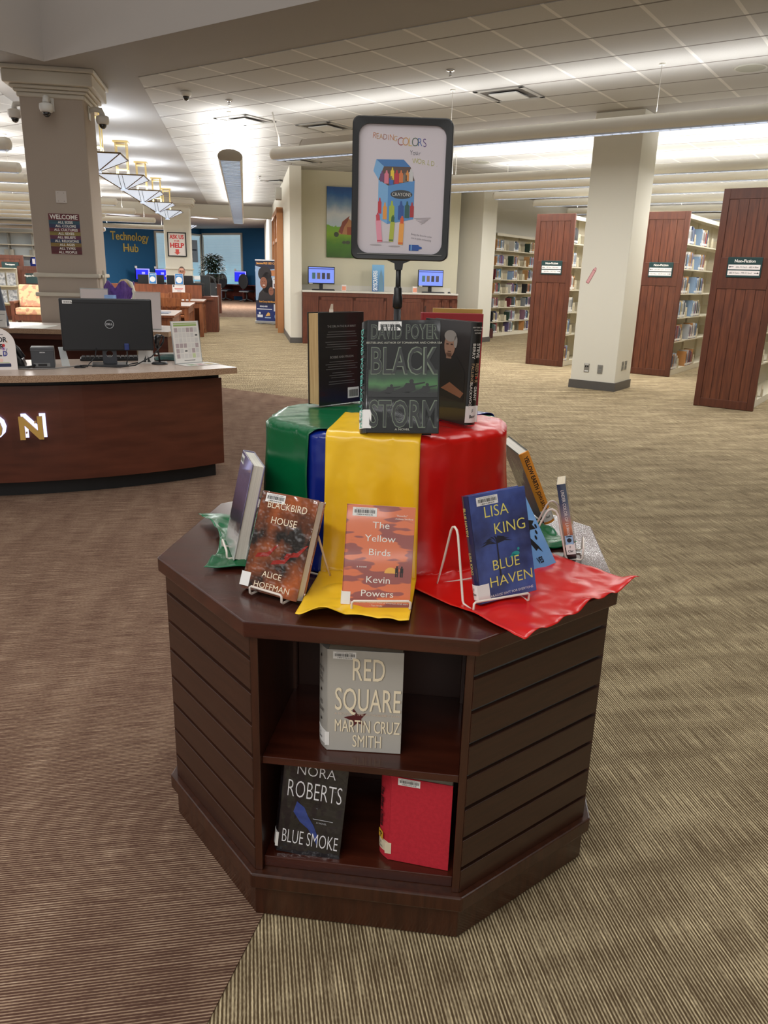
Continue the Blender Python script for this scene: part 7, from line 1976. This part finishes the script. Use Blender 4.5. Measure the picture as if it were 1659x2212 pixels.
# ================================================================== FAR LEFT: SHELVES WITH BAGS, LOW CASES, ARMCHAIR
LM_ = at(-18.0, 32.0, 0) @ rz(math.radians(9.5))      # along the left wall
t = thing('kit_shelves', 'white wall shelves holding blue bags at the far left', 'shelving', M=LM_)
child('back', t, lambda m: m.box(0, -0.02, 0.5, 4.3, 0, 2.62), mat('pale_blue_white', (196, 204, 206), 0.6))
for z in (2.62, 2.16, 1.74, 1.31, 0.85): child('shelf', t, lambda m: m.box(0, -0.40, z - 0.03, 4.3, 0, z), steel)
for i in range(5): child('divider', t, lambda m: m.box(0.1 + i * 0.89, -0.36, 0.5, 0.13 + i * 0.89, -0.02, 2.6), mat('divider_grey', (130, 128, 120), 0.5))
bagb = mat('blue_bag', (34, 54, 150), 0.7, c2=(24, 40, 110), scale=5)
def bag(label, x, z, w=0.36, h=0.42):
    t = thing('kit_bag', label, 'bag', M=LM_ @ at(x, -0.24, z), group='blue bags on the white wall shelves')
    child('body', t, lambda m: m.lathe([(w * .5, 0.002), (w * .55, h * .4), (w * .45, h * .8), (w * .2, h), (0, h * 1.02)], 14), bagb, smooth=True)
    child('strap', t, lambda m: m.tube([(-w * .4, -w * .4, h * .4), (0, -w * .3, h * 1.0), (w * .6, -w * .2, h * .5)], 0.03, 6), blackm, smooth=True)
    child('tag', t, lambda m: m.box(-0.05, -w * .58, h * .3, 0.05, -w * .55, h * .75), mat('sign_white', (236, 228, 224)))
for i, x in enumerate((2.5, 3.05, 3.7, 4.25)): bag('blue bag, %s from the left on the bag shelf' % ORD[i], x, 1.312)
for i, x in enumerate((2.75, 3.7)):
    o = obj('grey_bin', MB().box(-0.17, -0.15, 0, 0.17, 0.05, 0.22), mat('bin_grey', (170, 164, 150), 0.6)); o.matrix_world = LM_ @ at(x, -0.1, 1.742)
    tag(o, '%s grey bin on the second shelf of the white wall shelves' % ('left' if i == 0 else 'right'), 'bin', 'grey bins on the white wall shelves')
def lowcase(label, x0, x1, y, h, sign, facing):
    t = thing('low_bookcase', label, 'bookcase', M=at(x0, y, 0) @ rz(math.radians(8)))
    w = x1 - x0
    child('board', t, lambda m: m.box(0, 0, 0.003, w, 0.05, h), endf)
    child('frame', t, lambda m: (m.box(0, -0.015, 0.003, 0.08, 0, h), m.box(w - .08, -0.015, 0.003, w, 0, h), m.box(0.08, -0.015, h - .1, w - .08, 0, h), m.box(0.08, -.015, 0.003, w - .08, 0, .1)), endf)
    child('side', t, lambda m: m.box(0, 0.05, 0.003, 0.04, 1.6, h), endf)
    for i in range(5): child('plank', t, lambda m: m.box(0.085 + (w - .17) * i / 5, -0.006, 0.1, 0.08 + (w - .17) * (i + 1) / 5, 0, h - .1), endw)
    if sign:
        sg2 = child('sign', t, lambda m: m.box(w * .3, -0.03, h - 0.42, w * .85, -0.015, h - 0.17), sgreen)
        child('lettering', sg2, lambda m: (setattr(m, 'M', at(w * .575, -0.032, h - 0.25) @ FRONT), m.write(sign, 0, 0, 0.045, sx=0.72, bold=0.03)), ink(WHITE_INK))
lowcase('low wooden case end with a green sign behind the patterned armchair', -9.35, -8.72, 20.1, 1.36, 'Magazine Newspaper', 0)
lowcase('taller wooden case end with a black sign at the left edge', -10.2, -9.45, 20.6, 1.62, 'Newspapers', 0)
t = thing('magazine_rack', 'white magazine rack with papers at the left edge', 'rack', M=at(-9.75, 19.9, 0) @ rz(math.radians(8)))
child('frame', t, lambda m: (m.box(-0.6, 0.0, 0.4, 0.45, 0.03, 1.30)), steel)
for z in (0.45, 0.86, 1.28): child('shelf', t, lambda m: m.box(-0.6, -0.22, z, 0.45, 0, z + 0.025), steel)
for i in range(4):
    for z in (0.48, 0.89): child('paper', t, lambda m: m.box(-0.5 + i * 0.24, -0.08, z, -0.3 + i * 0.24, -0.06, z + 0.30), mat('paper_print', (206, 208, 210), 0.6, c2=(120, 124, 130), scale=18))
# armchair
flor = mat('floral_upholstery', (222, 192, 146), 0.8, c2=(204, 146, 118), scale=9, lo=0.49, hi=0.55, detail=3)
t = thing('armchair', 'wooden armchair with floral peach cushions left of the pillar', 'armchair', M=at(-8.12, 18.0, 0) @ rz(math.radians(14)), group=None)
def arm_(m, x):
    m.box(x, -0.36, 0.56, x + 0.09, 0.34, 0.61); m.box(x + .01, -0.34, 0.002, x + 0.08, -0.27, 0.56); m.box(x + .01, 0.25, 0.002, x + 0.08, 0.32, 0.56); m.box(x + .02, -0.3, 0.16, x + .07, 0.3, 0.24)
    for k in range(3): m.box(x + .03, -0.2 + k * 0.15, 0.24, x + .06, -0.14 + k * 0.15, 0.56)
for x in (-0.40, 0.31): child('arm', t, lambda m: arm_(m, x), oak_dk)
child('front_rail', t, lambda m: m.box(-0.34, -0.34, 0.20, 0.34, -0.30, 0.32), oak_dk)
child('seat_cushion', t, lambda m: m.box(-0.30, -0.36, 0.32, 0.30, 0.25, 0.47), flor, bevel=0.03)
child('back_cushion', t, lambda m: (setattr(m, 'M', at(0, 0.22, 0.46) @ rx(-0.2)), m.box(-0.30, -0.08, 0, 0.30, 0.06, 0.50)), flor, bevel=0.03)
t = thing('side_table', 'low wooden side table with a white top beside the patterned armchair', 'table', M=at(-7.35, 18.2, 0) @ rz(math.radians(10)))
child('top', t, lambda m: m.box(-0.3, -0.3, 0.42, 0.3, 0.3, 0.45), lam_grey)
child('cabinet', t, lambda m: m.box(-0.27, -0.27, 0.003, 0.27, 0.27, 0.42), oak_dk)
